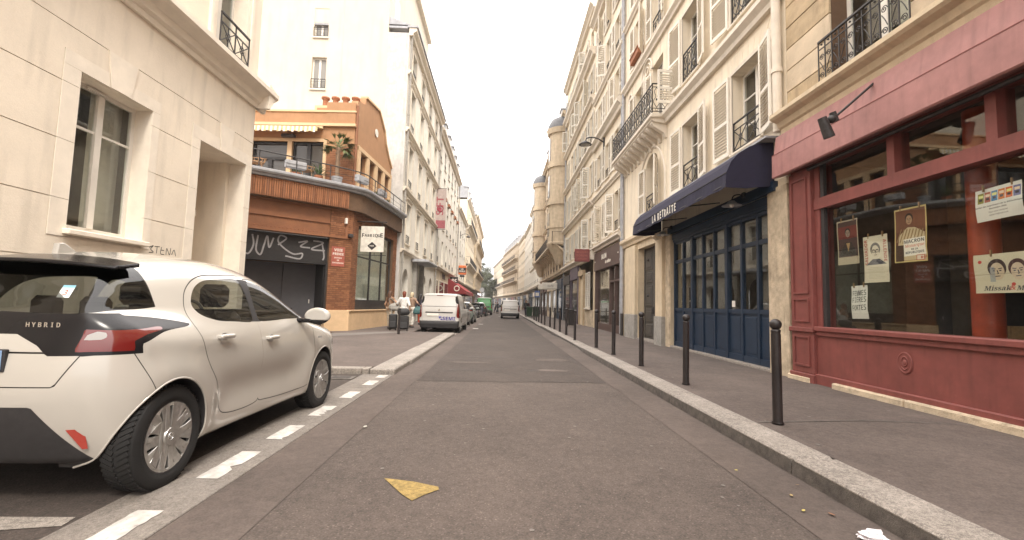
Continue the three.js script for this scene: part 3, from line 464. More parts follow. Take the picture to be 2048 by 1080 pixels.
// ---------- orange corner building ----------
const OB = [-6.35, 19.1]; // its street corner
{
  const G = thing('orange_building', 'orange and brick corner building with curved terrace, striped awning and garage gate', 'building', [OB[0], 0, -OB[1]]);
  const put = (a, b, g) => g.applyMatrix4(faceMatrix(a, b, OB));
  const C = [-10.25, 15.92], A = [-6.35, 19.1], B = [-5.78, 24.78], LG = Math.hypot(A[0] - C[0], A[1] - C[1]), LS = Math.hypot(B[0] - A[0], B[1] - A[1]);
  const mf = faceMatrix(C, A, OB), ms = faceMatrix(A, B, OB);
  const part = (name, gs, mat, m, parent = G) => mesh(name, gs.map((g) => g.applyMatrix4(m)), mat, parent);
  // brick courses: thin proud bricks over mortar
  const courses = (u0, u1, y0, y1, m, name, ph = 0) => {
    const back = part(name, [box(u0, u1, y0, y1, -.3, -.012)], M.mortar, m); const L = u1 - u0, pitch = .085, g1 = [], g2 = [], r = rng(u0 * 91 + y0 * 7 | 0);
    for (let y = y0, k = 0; y < y1 - .03; y += pitch, k++) { const n = Math.max(1, Math.round(L / .24)), off = k % 2 ? .5 : 0; for (let i = -off; i < n; i++) { const a = Math.max(u0, u0 + i * L / n + .004), b = Math.min(u1, u0 + (i + 1) * L / n - .004); if (b - a > .02) (r() < .35 ? g2 : g1).push(box(a, b, y + .004, Math.min(y1, y + pitch - .014), -.012, .004 + r() * .006)); } }
    const p = part('brickwork', g1, M.brick, m, back); p.userData.kind = 'stuff'; if (g2.length) part('brickwork', g2, M.brickDark, m, back).userData.kind = 'stuff';
  };
  // garage front: pier, plinth, steel beam, black header, recessed gate
  courses(LG - .92, LG, .95, 5.15, mf, 'brick_pier');
  part('plinth', [cbox(LG - .98, LG + .04, .08, .95, -.3, .05, .01)], M.orangeTrim, mf);
  part('plinth', [cbox(-.06, LS, .08, .9, -.3, .05, .01), cbox(-.05, LS, .9, .96, -.3, .09, .01)], M.orangeTrim, ms);
  const beam = part('steel_beam', [box(-4, LG - .25, 3.95, 5.15, -.25, -.05), box(-4, LG - .2, 3.93, 4.02, -.05, .06), box(-4, LG - .2, 4.5, 4.54, -.05, .0), box(-4, LG - .2, 5.08, 5.15, -.05, .06), box(LG - .3, LG - .2, 3.9, 5.15, -.05, .03)], M.orangeSteel, mf);
  part('rivets', Array.from({ length: 60 }, (_, i) => [4.1, 4.44].map((y) => new THREE.SphereGeometry(.018, 6, 4).translate(-3.9 + i * (LG + 3.5) / 60, y, -.045))).flat(), M.orangeSteel, mf, beam).userData.kind = 'stuff';
  part('cable_pipe', [tube([[-4, 3.86, .05], [LG - 1, 3.86, .05]], .03)], M.iron, mf);
  const head = part('gate_header', [box(-4, LG - .92, 2.86, 3.9, -.3, -.2), box(-4, LG - .92, 2.8, 2.9, -.3, -.14)], M.black, mf);
  // sprayed writing on the header
  const sc = 1.12, at = (x, y) => [x * sc - .05, 2.96 + y * .86];
  const strokes = [[[0, .85], [.35, .9], [.62, .8]], [[.3, .85], [.1, .45], [.32, .4], [.25, .1], [.02, .15]], [[.75, .9], [.62, .4], [.8, .1], [.95, .35], [.85, .85]], [[1.05, .95], [.95, .3], [1.15, .05], [1.3, .45], [1.25, .92]], [[1.42, .9], [1.4, .2], [1.52, .05], [1.62, .5], [1.7, .9], [1.78, .4], [1.9, .85]], [[2.05, .55], [2.3, .9], [2.1, .98], [2.05, .7], [2.55, .2], [2.85, .25], [2.8, .02], [2.3, .08]], [[2.7, .75], [3.0, .85], [2.78, .58], [3.1, .55]], [[3.2, .9], [3.55, .85], [3.15, .5], [3.62, .48]], [[3.5, .9], [3.6, .15], [3.56, .02]]];
  part('sprayed_writing', strokes.map((p) => ribbon(p.map(([x, y]) => at(x, y)), .058, -.194)), surf([.3, .29, .29], { mid: .3, coarse: .2, size: .5, spot: .5, spotCol: [.25, .25, .26] }), mf, head);
  const gate = part('garage_gate', [box(-4, LG - 1.0, .1, 2.84, -1.4, -1.3), box(LG - 2.3, LG - 1.02, .1, 2.8, -1.3, -1.22)], M.gateGrey, mf);
  part('gate_reveal', [box(LG - 1.0, LG - .86, .1, 3.0, -1.6, -.3), box(-4, LG - .92, 2.86, 2.94, -1.4, -.3)], M.black, mf);
  part('gate_post', [box(LG - .98, LG - .92, .08, 2.86, -.3, -.12)], M.iron, mf);
  part('gate_handle', [cyl(.02, .02, .16, 8, LG - 1.25, 1.2, -1.16)], M.frame, mf, gate);
  part('low_barrier', [box(-1.2, LG - 1.9, .1, 1.0, -1.15, -1.1)], M.black, mf);
  // shop front on the street side
  const sh = { u0: .62, u1: LS - .55, y0: .98, y1: 4.62 };
  courses(0, sh.u0, .96, 5.9, ms, 'brick_pier'); courses(sh.u1, LS, .96, 5.9, ms, 'brick_pier'); courses(sh.u0, sh.u1, 4.64, 5.9, ms, 'brick_lintel');
  courses(LG - .92, LG, 5.15, 5.5, mf, 'brick_pier');
  const W = sh.u1 - sh.u0, bars = [];
  for (const t of [0, .4, .72, 1]) bars.push(box(sh.u0 + W * t - .035, sh.u0 + W * t + .035, sh.y0, sh.y1, -.2, -.13));
  bars.push(box(sh.u0, sh.u1, sh.y1 - .06, sh.y1, -.2, -.13), box(sh.u0, sh.u1, 3.3, 3.36, -.2, -.14), box(sh.u0, sh.u1, sh.y0, sh.y0 + .42, -.2, -.1));
  const sf = part('shop_window', bars, M.iron, ms);
  for (const [t0, t1] of [[0, .4], [.4, .72], [.72, 1]]) for (const [y0, y1] of [[sh.y0 + .42, 3.3], [3.36, sh.y1 - .06]]) part('pane', [box(sh.u0 + W * t0 + .035, sh.u0 + W * t1 - .035, y0, y1, -.175, -.169)], M.glass, ms, sf);
  part('blind', [box(sh.u0, sh.u1, sh.y0, sh.y1, -.36, -.34)], surf([.62, .62, .54], { size: 2, mid: .05, streak: .3 }), ms);
  part('shop_floor', [box(sh.u0, sh.u1, sh.y0 - .1, sh.y0, -.75, -.2)], M.interiorWarm, ms);
  part('body', [box(1.9, LS, .1, 5.6, -7, -.8), box(.02, 1.9, 4.9, 5.6, -4, -.8)], M.orange, ms); part('body', [box(-4, LG - .4, 3, 5.8, -6, -1.45)], M.orange, mf);
  // curved terrace edge: vertical slats, cornice ledge, rail
  const ctl = [[-14.5, 13.1], [-12, 14.55], [-9.8, 15.95], [-8.3, 17.1], [-7.1, 18.1], [-6.22, 18.95], [-6.02, 19.25], [-5.85, 20.5], [-5.5, 24.76]];
  const curve = new THREE.CatmullRomCurve3(ctl.map(([x, d]) => V(x - OB[0], 0, -(d - OB[1]))), false, 'centripetal'), P = curve.getSpacedPoints(150);
  const nrm = (i) => { const t = V().subVectors(P[Math.min(150, i + 1)], P[Math.max(0, i - 1)]).normalize(); return V(-t.z, 0, t.x); }; // out to the street
  const sweep = (prof) => { const f = []; for (let i = 0; i < 150; i++) { const n0 = nrm(i), n1 = nrm(i + 1); for (let k = 0; k < prof.length; k++) { const [oa, ya] = prof[k], [ob, yb] = prof[(k + 1) % prof.length]; const q = (p, n, o, y) => [p.x + n.x * o, y, p.z + n.z * o]; const a = q(P[i], n0, oa, ya), b = q(P[i + 1], n1, oa, ya), c = q(P[i + 1], n1, ob, yb), d = q(P[i], n0, ob, yb); f.push(...a, ...b, ...c, ...a, ...c, ...d); } } const g = new THREE.BufferGeometry(); g.setAttribute('position', new THREE.Float32BufferAttribute(f, 3)); g.computeVertexNormals(); return g; };
  mesh('terrace_ledge', [sweep([[-1.2, 5.9], [.08, 5.9], [.1, 5.97], [.2, 6.0], [.24, 6.06], [.24, 6.14], [.16, 6.17], [-1.2, 6.17]])], M.zinc, G);
  const fas = mesh('terrace_fascia', [sweep([[-.25, 5.14], [-.03, 5.14], [-.03, 5.89], [-.25, 5.89]])], M.mortar, G);
  const sg = cached('terr', () => merge([cbox(-.033, .033, 5.17, 5.88, -.03, .022, .006)])); let dist = 0, last = -1;
  const many = curve.getLength(); const ns = Math.floor(many * .62 / .078); for (let i = 0; i < ns; i++) { const t = i * .078 / many, p = curve.getPointAt(t), tg = curve.getTangentAt(t), s = mesh('slat', sg, i % 4 === 1 ? M.brickDark : i % 7 === 3 ? M.orangeSteel : M.brick, fas); s.position.copy(p); s.rotation.y = Math.atan2(-tg.z, tg.x); }
  const rp = P.map((p, i) => { const n = nrm(i); return V(p.x + n.x * .05, 6.82, p.z + n.z * .05); });
  mesh('terrace_rail', [new THREE.TubeGeometry(new THREE.CatmullRomCurve3(rp.filter((_, i) => i % 5 === 0)), 60, .025, 6), ...[6.35, 6.55].map((y) => new THREE.TubeGeometry(new THREE.CatmullRomCurve3(rp.filter((_, i) => i % 5 === 0).map((p) => V(p.x, y, p.z))), 60, .008, 5)), ...rp.filter((_, i) => i % 12 === 0).map((p) => bar([p.x, 6.15, p.z], [p.x, 6.82, p.z], .03))], M.iron, G);
  // upper storey set back on the terrace
  const U0 = [-15, 19.9], U1 = [-6.62, 19.55], U2 = [-6.28, 24.78], Lu = Math.hypot(U1[0] - U0[0], U1[1] - U0[1]), Lr = Math.hypot(U2[0] - U1[0], U2[1] - U1[1]);
  const mu = faceMatrix(U0, U1, OB), mr = faceMatrix(U1, U2, OB);
  const wu = [{ u0: Lu - 4.55, u1: Lu - 2.95, y0: 6.18, y1: 8.3 }, { u0: Lu - 2.75, u1: Lu - 1.35, y0: 6.18, y1: 8.3 }, { u0: Lu - 6.6, u1: Lu - 4.75, y0: 6.18, y1: 8.3 }];
  part('upper_wall', [wallGeo(0, Lu, 6.1, 9.7, .3, wu)], M.orange, mu);
  for (const h of wu) { const f = part('terrace_door', [box(h.u0, h.u0 + .08, 6.18, 8.3, -.25, -.1), box(h.u1 - .08, h.u1, 6.18, 8.3, -.25, -.1), box(h.u0, h.u1, 8.2, 8.3, -.25, -.1), box((h.u0 + h.u1) / 2 - .08, (h.u0 + h.u1) / 2 + .08, 6.18, h === wu[0] ? 7.5 : 8.2, -.25, -.1), ...(h === wu[0] ? [box(h.u0, h.u1, 7.5, 7.62, -.25, -.1)] : [])], M.black, mu); part('pane', [box(h.u0 + .08, h.u1 - .08, 6.2, 8.2, -.19, -.18)], M.glassFar, mu, f); part('surround', [box(h.u0 - .14, h.u0, 6.18, 8.44, -.1, .05), box(h.u1, h.u1 + .14, 6.18, 8.44, -.1, .052), box(h.u0 - .14, h.u1 + .14, 8.3, 8.44, -.1, .054)], M.orangeTrim, mu); }
  courses(Lu - 1.2, Lu, 6.15, 8.1, mu, 'brick_pier');
  part('parapet_band', [box(0, Lu + .05, 9.0, 9.12, -.1, .14), box(0, Lu + .03, 9.66, 9.74, -.32, .05)], M.orangeTrim, mu);
  part('chimney', [box(Lu - 1.9, Lu - .1, 9.6, 10.0, -1.2, -.3), box(Lu - 1.3, Lu - .02, 9.0, 10.12, -.6, .02)], M.orange, mu); part('chimney_cap', [box(Lu - 2.1, Lu - .1, 9.98, 10.2, -1.3, -.5), box(Lu - 2.6, Lu - 1.9, 9.6, 9.9, -1.2, -.3)], M.orangeTrim, mu);
  for (let k = 0; k < 4; k++) part('chimney_pot', [lathe([[.15, 0], [.17, .03], [.13, .1], [.12, .42], [.19, .47], [.19, .55], [.1, .55]], 12).translate(Lu - 1.8 + k * .47, 10.2, -.9)], M.terracotta, mu);
  const wr = [0, 1, 2, 3].map((k) => ({ u0: .62 + k * 1.13, u1: 1.4 + k * 1.13, y0: 6.3, y1: 8.1 }));
  { const s = poly([[0, 6.1], [Lr, 6.1], [Lr, 8.75], [4.6, 9.2], [4.1, 9.7], [3.8, 10.3], [3.3, 10.7], [2.9, 11.0], [1.1, 10.85], [1.0, 10.5], [.2, 10.3], [0, 9.7]]); for (const h of wr) s.holes.push(holePath(h)); part('gable_wall', [ext(s, -.3, 0)], M.orange, mr); }
  for (const h of wr) { const f = part('window', [box(h.u0, h.u0 + .06, h.y0, h.y1, -.26, -.18), box(h.u1 - .06, h.u1, h.y0, h.y1, -.26, -.18), box(h.u0, h.u1, h.y1 - .07, h.y1, -.26, -.18)], M.iron, mr); part('pane', [box(h.u0 + .06, h.u1 - .06, h.y0, h.y1 - .07, -.23, -.22)], M.glassFar, mr, f); }
  part('window_band', [box(.3, .6, 6.2, 8.25, 0, .09), ...wr.map((h, i) => box(h.u1 + .01, i < 3 ? wr[i + 1].u0 - .01 : h.u1 + .3, 6.2, 8.1, 0, .09)), box(.3, wr[3].u1 + .3, 8.11, 8.3, 0, .1)], M.orangeTrim, mr);
  { const pts = [[Lr, 8.78], [4.62, 9.23], [4.13, 9.73], [3.83, 10.33], [3.32, 10.74], [2.9, 11.04], [1.1, 10.89]]; part('gable_coping', pts.slice(0, -1).map((p, i) => bar([...p, -.1], [...pts[i + 1], -.1], .09, .34)), M.orangeTrim, mr); }
  part('plaque', [cyl(.2, .2, .03, 16, 0, 0, 0).rotateX(PI / 2).translate(2.6, 9.75, .02)], M.frame, mr);
  part('corner_pipe', [cyl(.06, .06, 3.9, 10, .05, 6.1, .06)], M.orangeSteel, mr);
  part('roof', [box(0, Lu, 9.1, 9.3, -5, -.3)], M.zinc, mu);
  // small fittings on the pier
  part('security_camera', [cbox(LG - .36, LG - .26, 4.55, 4.8, 0, .14, .02)], M.frame, mf); part('spotlight', [cbox(LG - .2, LG - .02, 4.0, 4.14, .0, .22, .02)], M.iron, mf);
  globalThis.orangeFaces = { mf, ms, mu, mr, LG, LS, Lu, Lr, rp };
}
// ---------- things on and around the orange building ----------
const OF = globalThis.orangeFaces;
const { FontLoader } = await import('three/addons/loaders/FontLoader.js'); const { TextGeometry } = await import('three/addons/geometries/TextGeometry.js');
const fontB = await new FontLoader().loadAsync('fonts/droid/droid_sans_bold.typeface.json');
function text(s, size, depth = .004, sx = 1) { const g = new TextGeometry(s, { font: fontB, size, depth, curveSegments: 4 }); g.computeBoundingBox(); const b = g.boundingBox; g.translate(-(b.min.x + b.max.x) / 2, 0, 0); g.scale(sx, 1, 1); return g; }
function onFace(o, m, u, y, z) { // put a top-level thing at a facade point
  const q = new THREE.Matrix4().copy(m).multiply(new THREE.Matrix4().makeTranslation(u, y, z)); q.decompose(o.position, o.quaternion, o.scale); o.position.x += OB[0]; o.position.z -= OB[1]; return o;
}
{ // hanging shop sign
  const s = thing('hanging_shop_sign', 'white square hanging sign with black lettering and diamond at the brick corner', 'shop sign', [-5.62, 3.44, -19.55]);
  mesh('board', [cbox(-.5, .5, .04, 1.16, -.03, .03, .006)], surf([.6, .57, .5], { size: 1.4, rough: .6, mid: .05 }), s);
  mesh('lettering', [...[..."FABRIQUE"].map((c, i) => text(c, [.17, .12, .11, .13, .12, .14, .13, .19][i], .004).translate(-.4 + i * .114, .68 + [0, .02, .02, .01, .015, .01, .015, 0][i], .031))], M.black, s);
  mesh('emblem', [ext(poly([[0, .12], [.2, .3], [0, .48], [-.2, .3]]), .031, .036)], M.black, s); mesh('emblem_detail', [text('PIZZA', .05).translate(0, .28, .037)], M.frame, s);
  mesh('bracket', [tube([[-.75, 1.36, 0], [.6, 1.36, 0]], .02), tube([[-.75, -.1, 0], [.6, -.1, 0]], .016), bar([-.4, 1.16, 0], [-.4, 1.36, 0], .015), bar([.4, 1.16, 0], [.4, 1.36, 0], .015), bar([-.1, -.1, 0], [-.1, .05, 0], .02), bar([.1, -.1, 0], [.1, .05, 0], .02)], M.iron, s);
  const v = thing('private_lane_sign', 'small red sign with white lettering on the brick pier', 'sign');
  onFace(v, OF.mf, OF.LG - .55, 2.75, .014); mesh('plate', [cbox(-.27, .27, 0, .82, 0, .012, .004)], surf([.33, .09, .06], { size: 1, mid: .05, rough: .5 }), v);
  mesh('lettering', [text('VOIE', .11).translate(0, .63, .012), text('PRIVEE', .1).translate(0, .47, .012), text('DEFENSE', .055).translate(0, .33, .012), text('DE', .055).translate(0, .23, .012), text('STATIONNER', .055).translate(0, .12, .012)], M.frame, v);
  // striped terrace awning
  const a = thing('striped_awning', 'yellow and white striped awning over the terrace doors', 'awning'); onFace(a, OF.mu, OF.Lu - 6.6, 8.45, .0);
  const n = 56, L = 5.2; for (let k = 0; k < 2; k++) mesh('awning_stripes', Array.from({ length: n }, (_, i) => i).filter((i) => i % 2 === k).map((i) => { const x0 = i * L / n, x1 = x0 + L / n; return profileX([[.03, .45], [.6, .32], [.62, .1 - .03 * Math.sin(i * 1.9)], [.605, .1 - .03 * Math.sin(i * 1.9)], [.585, .3], [.03, .43]], x0, x1); }), k ? surf([.5, .38, .19], { size: 1 }) : M.shutter, a);
  mesh('awning_case', [box(0, L, .43, .53, 0, .12)], M.orangeTrim, a);
  const ht = thing('terrace_heater', 'black heater hanging under the striped awning', 'heater'); onFace(ht, OF.mu, OF.Lu - 2.85, 8.42, .1); mesh('casing', [cbox(-.3, .3, 0, .14, .0, .2, .03)], M.iron, ht); mesh('bracket', [bar([0, .07, -.06], [0, .07, .02], .04)], M.iron, ht);
  // rattan chairs and planters on the terrace
  const at = (x, d) => [x, 6.17, -d];
  const chair = (p, label) => { const c = thing('rattan_chair', label, 'chair', p, .4, 'terrace chairs'); mesh('seat', [cyl(.24, .24, .05, 16, 0, .42, 0)], M.wood, c); const bk = []; for (let k = 0; k <= 8; k++) { const t = -2 + k * .5; bk.push(tube([[Math.sin(t) * .24, .45, -Math.cos(t) * .24], [Math.sin(t) * .3, .72 - .1 * Math.abs(t) * .6, -Math.cos(t) * .3]], .012)); } mesh('backrest', [...bk, tube(Array.from({ length: 9 }, (_, k) => { const t = -2 + k * .5; return [Math.sin(t) * .3, .73 - .1 * Math.abs(t) * .6, -Math.cos(t) * .3]; }), .018, 24)], M.wood, c); for (const [x, z] of [[.18, .18], [-.18, .18], [.18, -.18], [-.18, -.18]]) mesh('leg', [bar([x, 0, z], [x * .9, .42, z * .9], .025)], M.wood, c); return c; };
  chair(at(-9.6, 17.4), 'rattan chair on the terrace near the corner of the beige house'); chair(at(-8.05, 18.3), 'rattan chair on the terrace beside the black glazed doors');
  const leafMat = surf([.06, .1, .035], { size: .5, mid: .3, rough: .7 });
  const fern = (p, s, label) => { const f = thing('potted_fern', label, 'potted plant', p, 0, 'terrace plants'); mesh('pot', [lathe([[0, 0], [.14, 0], [.18, .26], [.15, .26], [.14, .2], [0, .2]], 14).scale(s, s, s)], M.terracotta, f); const r = rng(p[0] * 100 | 0), gs = []; for (let k = 0; k < 46; k++) { const a = r() * 2 * PI, e = .3 + r() * .9, l = (.3 + r() * .35) * s, w = .03 * s; const tip = [Math.cos(a) * l * Math.cos(e) * 1.1, .24 * s + l * Math.sin(e), Math.sin(a) * l * Math.cos(e) * 1.1], mid = [tip[0] * .5, .24 * s + l * Math.sin(e) * .75, tip[2] * .5]; const g = new THREE.BufferGeometry(), nx = -Math.sin(a) * w, nz = Math.cos(a) * w; g.setAttribute('position', new THREE.Float32BufferAttribute([0, .22 * s, 0, mid[0] + nx, mid[1], mid[2] + nz, mid[0] - nx, mid[1], mid[2] - nz, mid[0] + nx, mid[1], mid[2] + nz, ...tip, mid[0] - nx, mid[1], mid[2] - nz], 3)); gs.push(g); } mesh('leaves', gs, leafMat, f); };
  fern(at(-8.35, 18.0), 1, 'potted fern on the terrace in front of the black glazed doors'); fern(at(-7.6, 18.35), 1, 'potted fern on the terrace beside the palm');
  fern(at(-6.05, 21.4), .6, 'small potted plant on the street side of the terrace'); fern(at(-5.95, 22.9), .6, 'small potted plant near the far end of the terrace');
  for (const [i, lab] of [[52, 'grey planter clipped to the terrace rail near the beige house'], [72, 'grey planter clipped to the terrace rail below the palm'], [98, 'grey planter clipped to the terrace rail at the brick corner'], [120, 'grey planter clipped to the rail on the street side']]) { const p = OF.rp[i], q = OF.rp[i + 2]; const t = thing('rail_planter', lab, 'planter', [p.x + OB[0], 6.42, p.z - OB[1]], Math.atan2(-(q.z - p.z), q.x - p.x), 'planters on the terrace rail'); mesh('trough', [cbox(-.38, .38, 0, .28, -.24, -.02, .02)], M.zinc, t); mesh('soil', [box(-.36, .36, .28, .285, -.22, -.04)], M.mortar, t); }
  // palm
  const pt = [-7.0, 6.17, -18.75], pm = thing('palm_tree', 'small potted palm with shaggy trunk on the orange terrace', 'palm tree', pt); pm.scale.setScalar(.9);
  { const r = rng(4), rings = []; for (let k = 0; k < 22; k++) rings.push([.07 + .02 * (k % 2) + .02 * (1 - k / 22), .02 + k * .082]); mesh('trunk', [lathe([[0, 0], ...rings, [0, 1.85]], 10), ...Array.from({ length: 60 }, () => { const y = .2 + r() * 1.6, a = r() * 6.3; return bar([Math.cos(a) * .07, y, Math.sin(a) * .07], [Math.cos(a) * .13, y + .1, Math.sin(a) * .13], .02); })], surf([.2, .13, .08], { size: .4, mid: .3, coarse: .2 }), pm);
    const gs = []; for (let k = 0; k < 34; k++) { const a = r() * 2 * PI, e = 1.05 - k / 34 * 1.6, sl = .28 + r() * .2, hx = Math.cos(a) * Math.cos(e) * sl, hy = 1.82 + Math.sin(e) * sl, hz = Math.sin(a) * Math.cos(e) * sl; gs.push(bar([0, 1.8, 0], [hx, hy, hz], .012)); for (let j = 0; j < 15; j++) { const b = (j / 14 - .5) * 3.6, l = .3 + r() * .2, dx = Math.cos(a + b * .6) * Math.cos(e), dz = Math.sin(a + b * .6) * Math.cos(e), dy = Math.sin(e) - Math.abs(b) * .12, w = .022; const tx = hx + dx * l, ty = hy + dy * l - .1 * l * (1 + r()), tz = hz + dz * l; const g = new THREE.BufferGeometry(); const mx = hx + dx * l * .5, my = hy + dy * l * .5 + .01, mz = hz + dz * l * .5; g.setAttribute('position', new THREE.Float32BufferAttribute([hx, hy, hz, mx - dz * w, my, mz + dx * w, mx + dz * w, my, mz - dx * w, mx - dz * w, my, mz + dx * w, tx, ty, tz, mx + dz * w, my, mz - dx * w], 3)); gs.push(g); } }
    mesh('crown', gs, surf([.09, .115, .035], { size: .4, mid: .3, coarse: .2, rough: .6 }), pm); mesh('pot', [lathe([[0, -.0], [.2, 0], [.26, .38], [.22, .38], [.2, .32], [0, .32]], 16)], M.zinc, pm); }
  const dm = thing('doormat', 'rust brown mat on the pavement in front of the garage gate', 'mat', [-7.3, .104, -17.75], -.69); mesh('mat', [cbox(-.75, .75, 0, .015, -.45, .45, .006)], surf([.09, .03, .02], { size: .5, mid: .3, rough: 1, bump: .003 }), dm); mesh('mat_edge', [box(-.78, .78, 0, .008, .45, .5), box(-.78, .78, 0, .008, -.5, -.45)], M.black, dm);
}
// ---------- red shop house on the right ----------
{
  const A = [5.5, 8.36], B = [5.5, -9], L = 17.36, G = facadeOf('red_shop_house', 'stone house with dark red timber shopfront and scrolled balconies', 'building', A, B), X = (d) => 8.36 - d;
  const yS = 5.2; // storey line above the cornice
  const wins = [[5.72, 7.2], [3.25, 4.85], [.6, 2.2], [-2.2, -.6], [-5, -3.4]].map(([a, b]) => ({ u0: X(b), u1: X(a), y0: 5.22, y1: 8.1 }));
  mesh('wall', [wallGeo(0, L, yS, 14, .3, wins)], M.mortar, G).position.z = -.03;
  mesh('body', [box(0, L, .1, 14, -8, -4.2), box(0, .25, .1, 14, -4.2, -.3), box(L - .25, L, .1, 14, -4.2, -.3), box(0, L, 4.75, 5.1, -4.2, -.3)], M.stoneWarm, G);
  // stone blocks with recessed joints
  const r = rng(12); for (let k = 0; k < 20; k++) { const y0 = yS + k * .43 + .008, y1 = y0 + .414; const bl = wins.filter((h) => h.y0 < y1 && h.y1 > y0 + .2).map((h) => [h.u0, h.u1]).sort((p, q) => p[0] - q[0]); let u = 0; for (const [p, q] of [...bl, [L, L]]) { if (p - u > .05) { const n = Math.max(1, Math.round((p - u) / 1.3)); for (let i = 0; i < n; i++) mesh('stone_block', [cbox(u + (p - u) * i / n + (i ? .003 : 0), u + (p - u) * (i + 1) / n - .003, y0, y1, -.028, .012 + r() * .004, .006)], r() < .4 ? M.stoneWarm : M.limestone, G); } u = q; } }
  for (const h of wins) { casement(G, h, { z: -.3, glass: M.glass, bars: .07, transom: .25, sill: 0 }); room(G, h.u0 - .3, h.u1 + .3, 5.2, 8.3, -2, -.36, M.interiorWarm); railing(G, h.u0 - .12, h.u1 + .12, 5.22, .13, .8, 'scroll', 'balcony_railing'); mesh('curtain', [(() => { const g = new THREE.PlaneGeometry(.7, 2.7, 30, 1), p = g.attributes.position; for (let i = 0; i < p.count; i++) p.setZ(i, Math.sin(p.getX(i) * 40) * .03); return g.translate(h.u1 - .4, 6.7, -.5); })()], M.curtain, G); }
  mesh('cornice', [profileX([[-.03, 4.78], [.1, 4.78], [.12, 4.9], [.16, 4.93], [.2, 5.02], [.3, 5.06], [.34, 5.1], [.34, 5.17], [.26, 5.2], [-.03, 5.21]], -.06, L)], M.creamWarm, G);
  // timber shopfront
  const S = mesh('shopfront', [box(0, L, 3.95, 4.78, -.2, -.02)], M.red, G);
  const fa = mesh('fascia', [profileX([[.02, 4.0], [.26, 3.93], [.28, 3.95], [.275, 4.38], [.24, 4.4], [.19, 4.76], [.02, 4.77]], -.1, L)], M.redFascia, G);
  mesh('fascia_joint', [profileX([[.24, 4.378], [.279, 4.378], [.279, 4.39], [.24, 4.39]], -.1, L)], M.red, fa);
  const pil = (d0, d1) => { const p = mesh('pilaster', [cbox(X(d1), X(d0), .3, 3.95, -.3, .06, .01), cbox(X(d1) - .03, X(d0) + .03, 1.02, 1.1, -.2, .1, .01), cbox(X(d1) - .02, X(d0) + .02, .12, .3, -.3, .1, .012)], M.red, G); for (const [y0, y1] of [[.42, .95], [1.2, 1.62], [1.7, 3.8]]) mesh('panel_moulding', [box(X(d1) + .08, X(d0) - .08, y0, y0 + .03, .06, .085), box(X(d1) + .08, X(d0) - .08, y1 - .03, y1, .06, .085), box(X(d1) + .08, X(d1) + .11, y0 + .03, y1 - .03, .06, .085), box(X(d0) - .11, X(d0) - .08, y0 + .03, y1 - .03, .06, .085)], M.red, p); };
  pil(7.72, 8.3); pil(-.6, .1);
  // stall riser, sill, medallion, plinth stones
  mesh('stall_riser', [box(X(7.72), L, .3, 1.06, -.3, 0), cbox(X(7.72), L, .14, .32, -.3, .045, .012), cbox(X(7.7), L, 1.05, 1.13, -.3, .07, .012), box(X(7.7), L, .98, 1.05, -.3, .035)], M.red, G);
  const med = mesh('medallion', [new THREE.TorusGeometry(.105, .014, 8, 28).scale(1, 1.25, 1).translate(X(6.02), .72, .004), cyl(.1, .1, .02, 24).rotateX(PI / 2).scale(1, 1.25, 1).translate(X(6.02), .72, -.008)], M.red, G);
  mesh('relief', [new THREE.TorusGeometry(.05, .012, 6, 16).scale(.9, 1.2, 1).translate(X(6.02), .74, .01), new THREE.SphereGeometry(.035, 10, 8).scale(1, 1.3, .5).translate(X(6.02), .72, .008), tube([[X(6.02) - .05, .66, .01], [X(6.02), .63, .014], [X(6.02) + .05, .66, .01]], .009)], M.red, med);
  { let u = -.02, q = rng(8); for (const w of [.62, .5, 1.3, 1.6, 1.5, 1.4, 1.6, 1.5]) { const dark = u > .5 && u < 1; mesh('plinth_stone', [cbox(u, u + w - .01, .1, dark ? .2 : .235 + q() * .015, -.3, dark ? .02 : .1 + q() * .02, .018)], dark ? M.graniteDark : M.stoneOld, G); u += w; } }
  // glazing
  const fr = mesh('window_frame', [box(X(7.72), X(7.6), 1.13, 3.95, -.26, -.02), box(X(7.72), L, 3.17, 3.36, -.24, .0), ...[6.14, 4.82, 3.5, 2.2, .9].map((d) => box(X(d) - .06, X(d) + .06, 3.36, 3.95, -.24, -.01)), box(X(1.5) - .06, X(1.5) + .06, 1.13, 3.17, -.24, -.01)], M.red, G);
  mesh('roller_guide', [box(X(7.6), X(7.52), 1.13, 3.95, -.1, -.04), tube([[X(7.7), 3.9, .1], [L, 3.9, .1]], .03)], M.iron, fr);
  const ds = [7.6, 6.14, 4.82, 3.5, 2.2, .9]; for (let i = 0; i + 1 < ds.length; i++) mesh('pane', [box(X(ds[i]) + .06, X(ds[i + 1]) - .06, 3.36, 3.95, -.13, -.124)], M.glass, fr);
  mesh('pane', [box(X(7.52), X(1.5) - .06, 1.13, 3.17, -.13, -.124)], M.glass, fr); mesh('pane', [box(X(1.5) + .06, X(.15), 1.13, 3.17, -.13, -.124)], M.glass, fr);
  mesh('wall', [box(X(-.6), L, 1.1, 3.95, -.3, -.02)], M.red, G);
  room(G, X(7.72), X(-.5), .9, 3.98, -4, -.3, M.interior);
  mesh('inner_column', [cyl(.15, .15, 3.1, 20, X(5.38), .9, -.48)], surf([.3, .045, .018], { size: 1.2, rough: .4, mid: .05 }), G);
  mesh('inner_wall', [box(X(7.6), X(6.9), .9, 3.9, -2.4, -2.3), box(X(6.9), X(6.3), .9, 2.6, -3, -2.9)], M.interiorWarm, G);
  mesh('inner_counter', [box(X(6.4), X(3), .9, 1.25, -2.6, -1.8)], M.wood, G); mesh('inner_shelf', [box(X(4.9), X(2.2), .9, 1.35, -1.5, -1.1)], M.black, G);
}
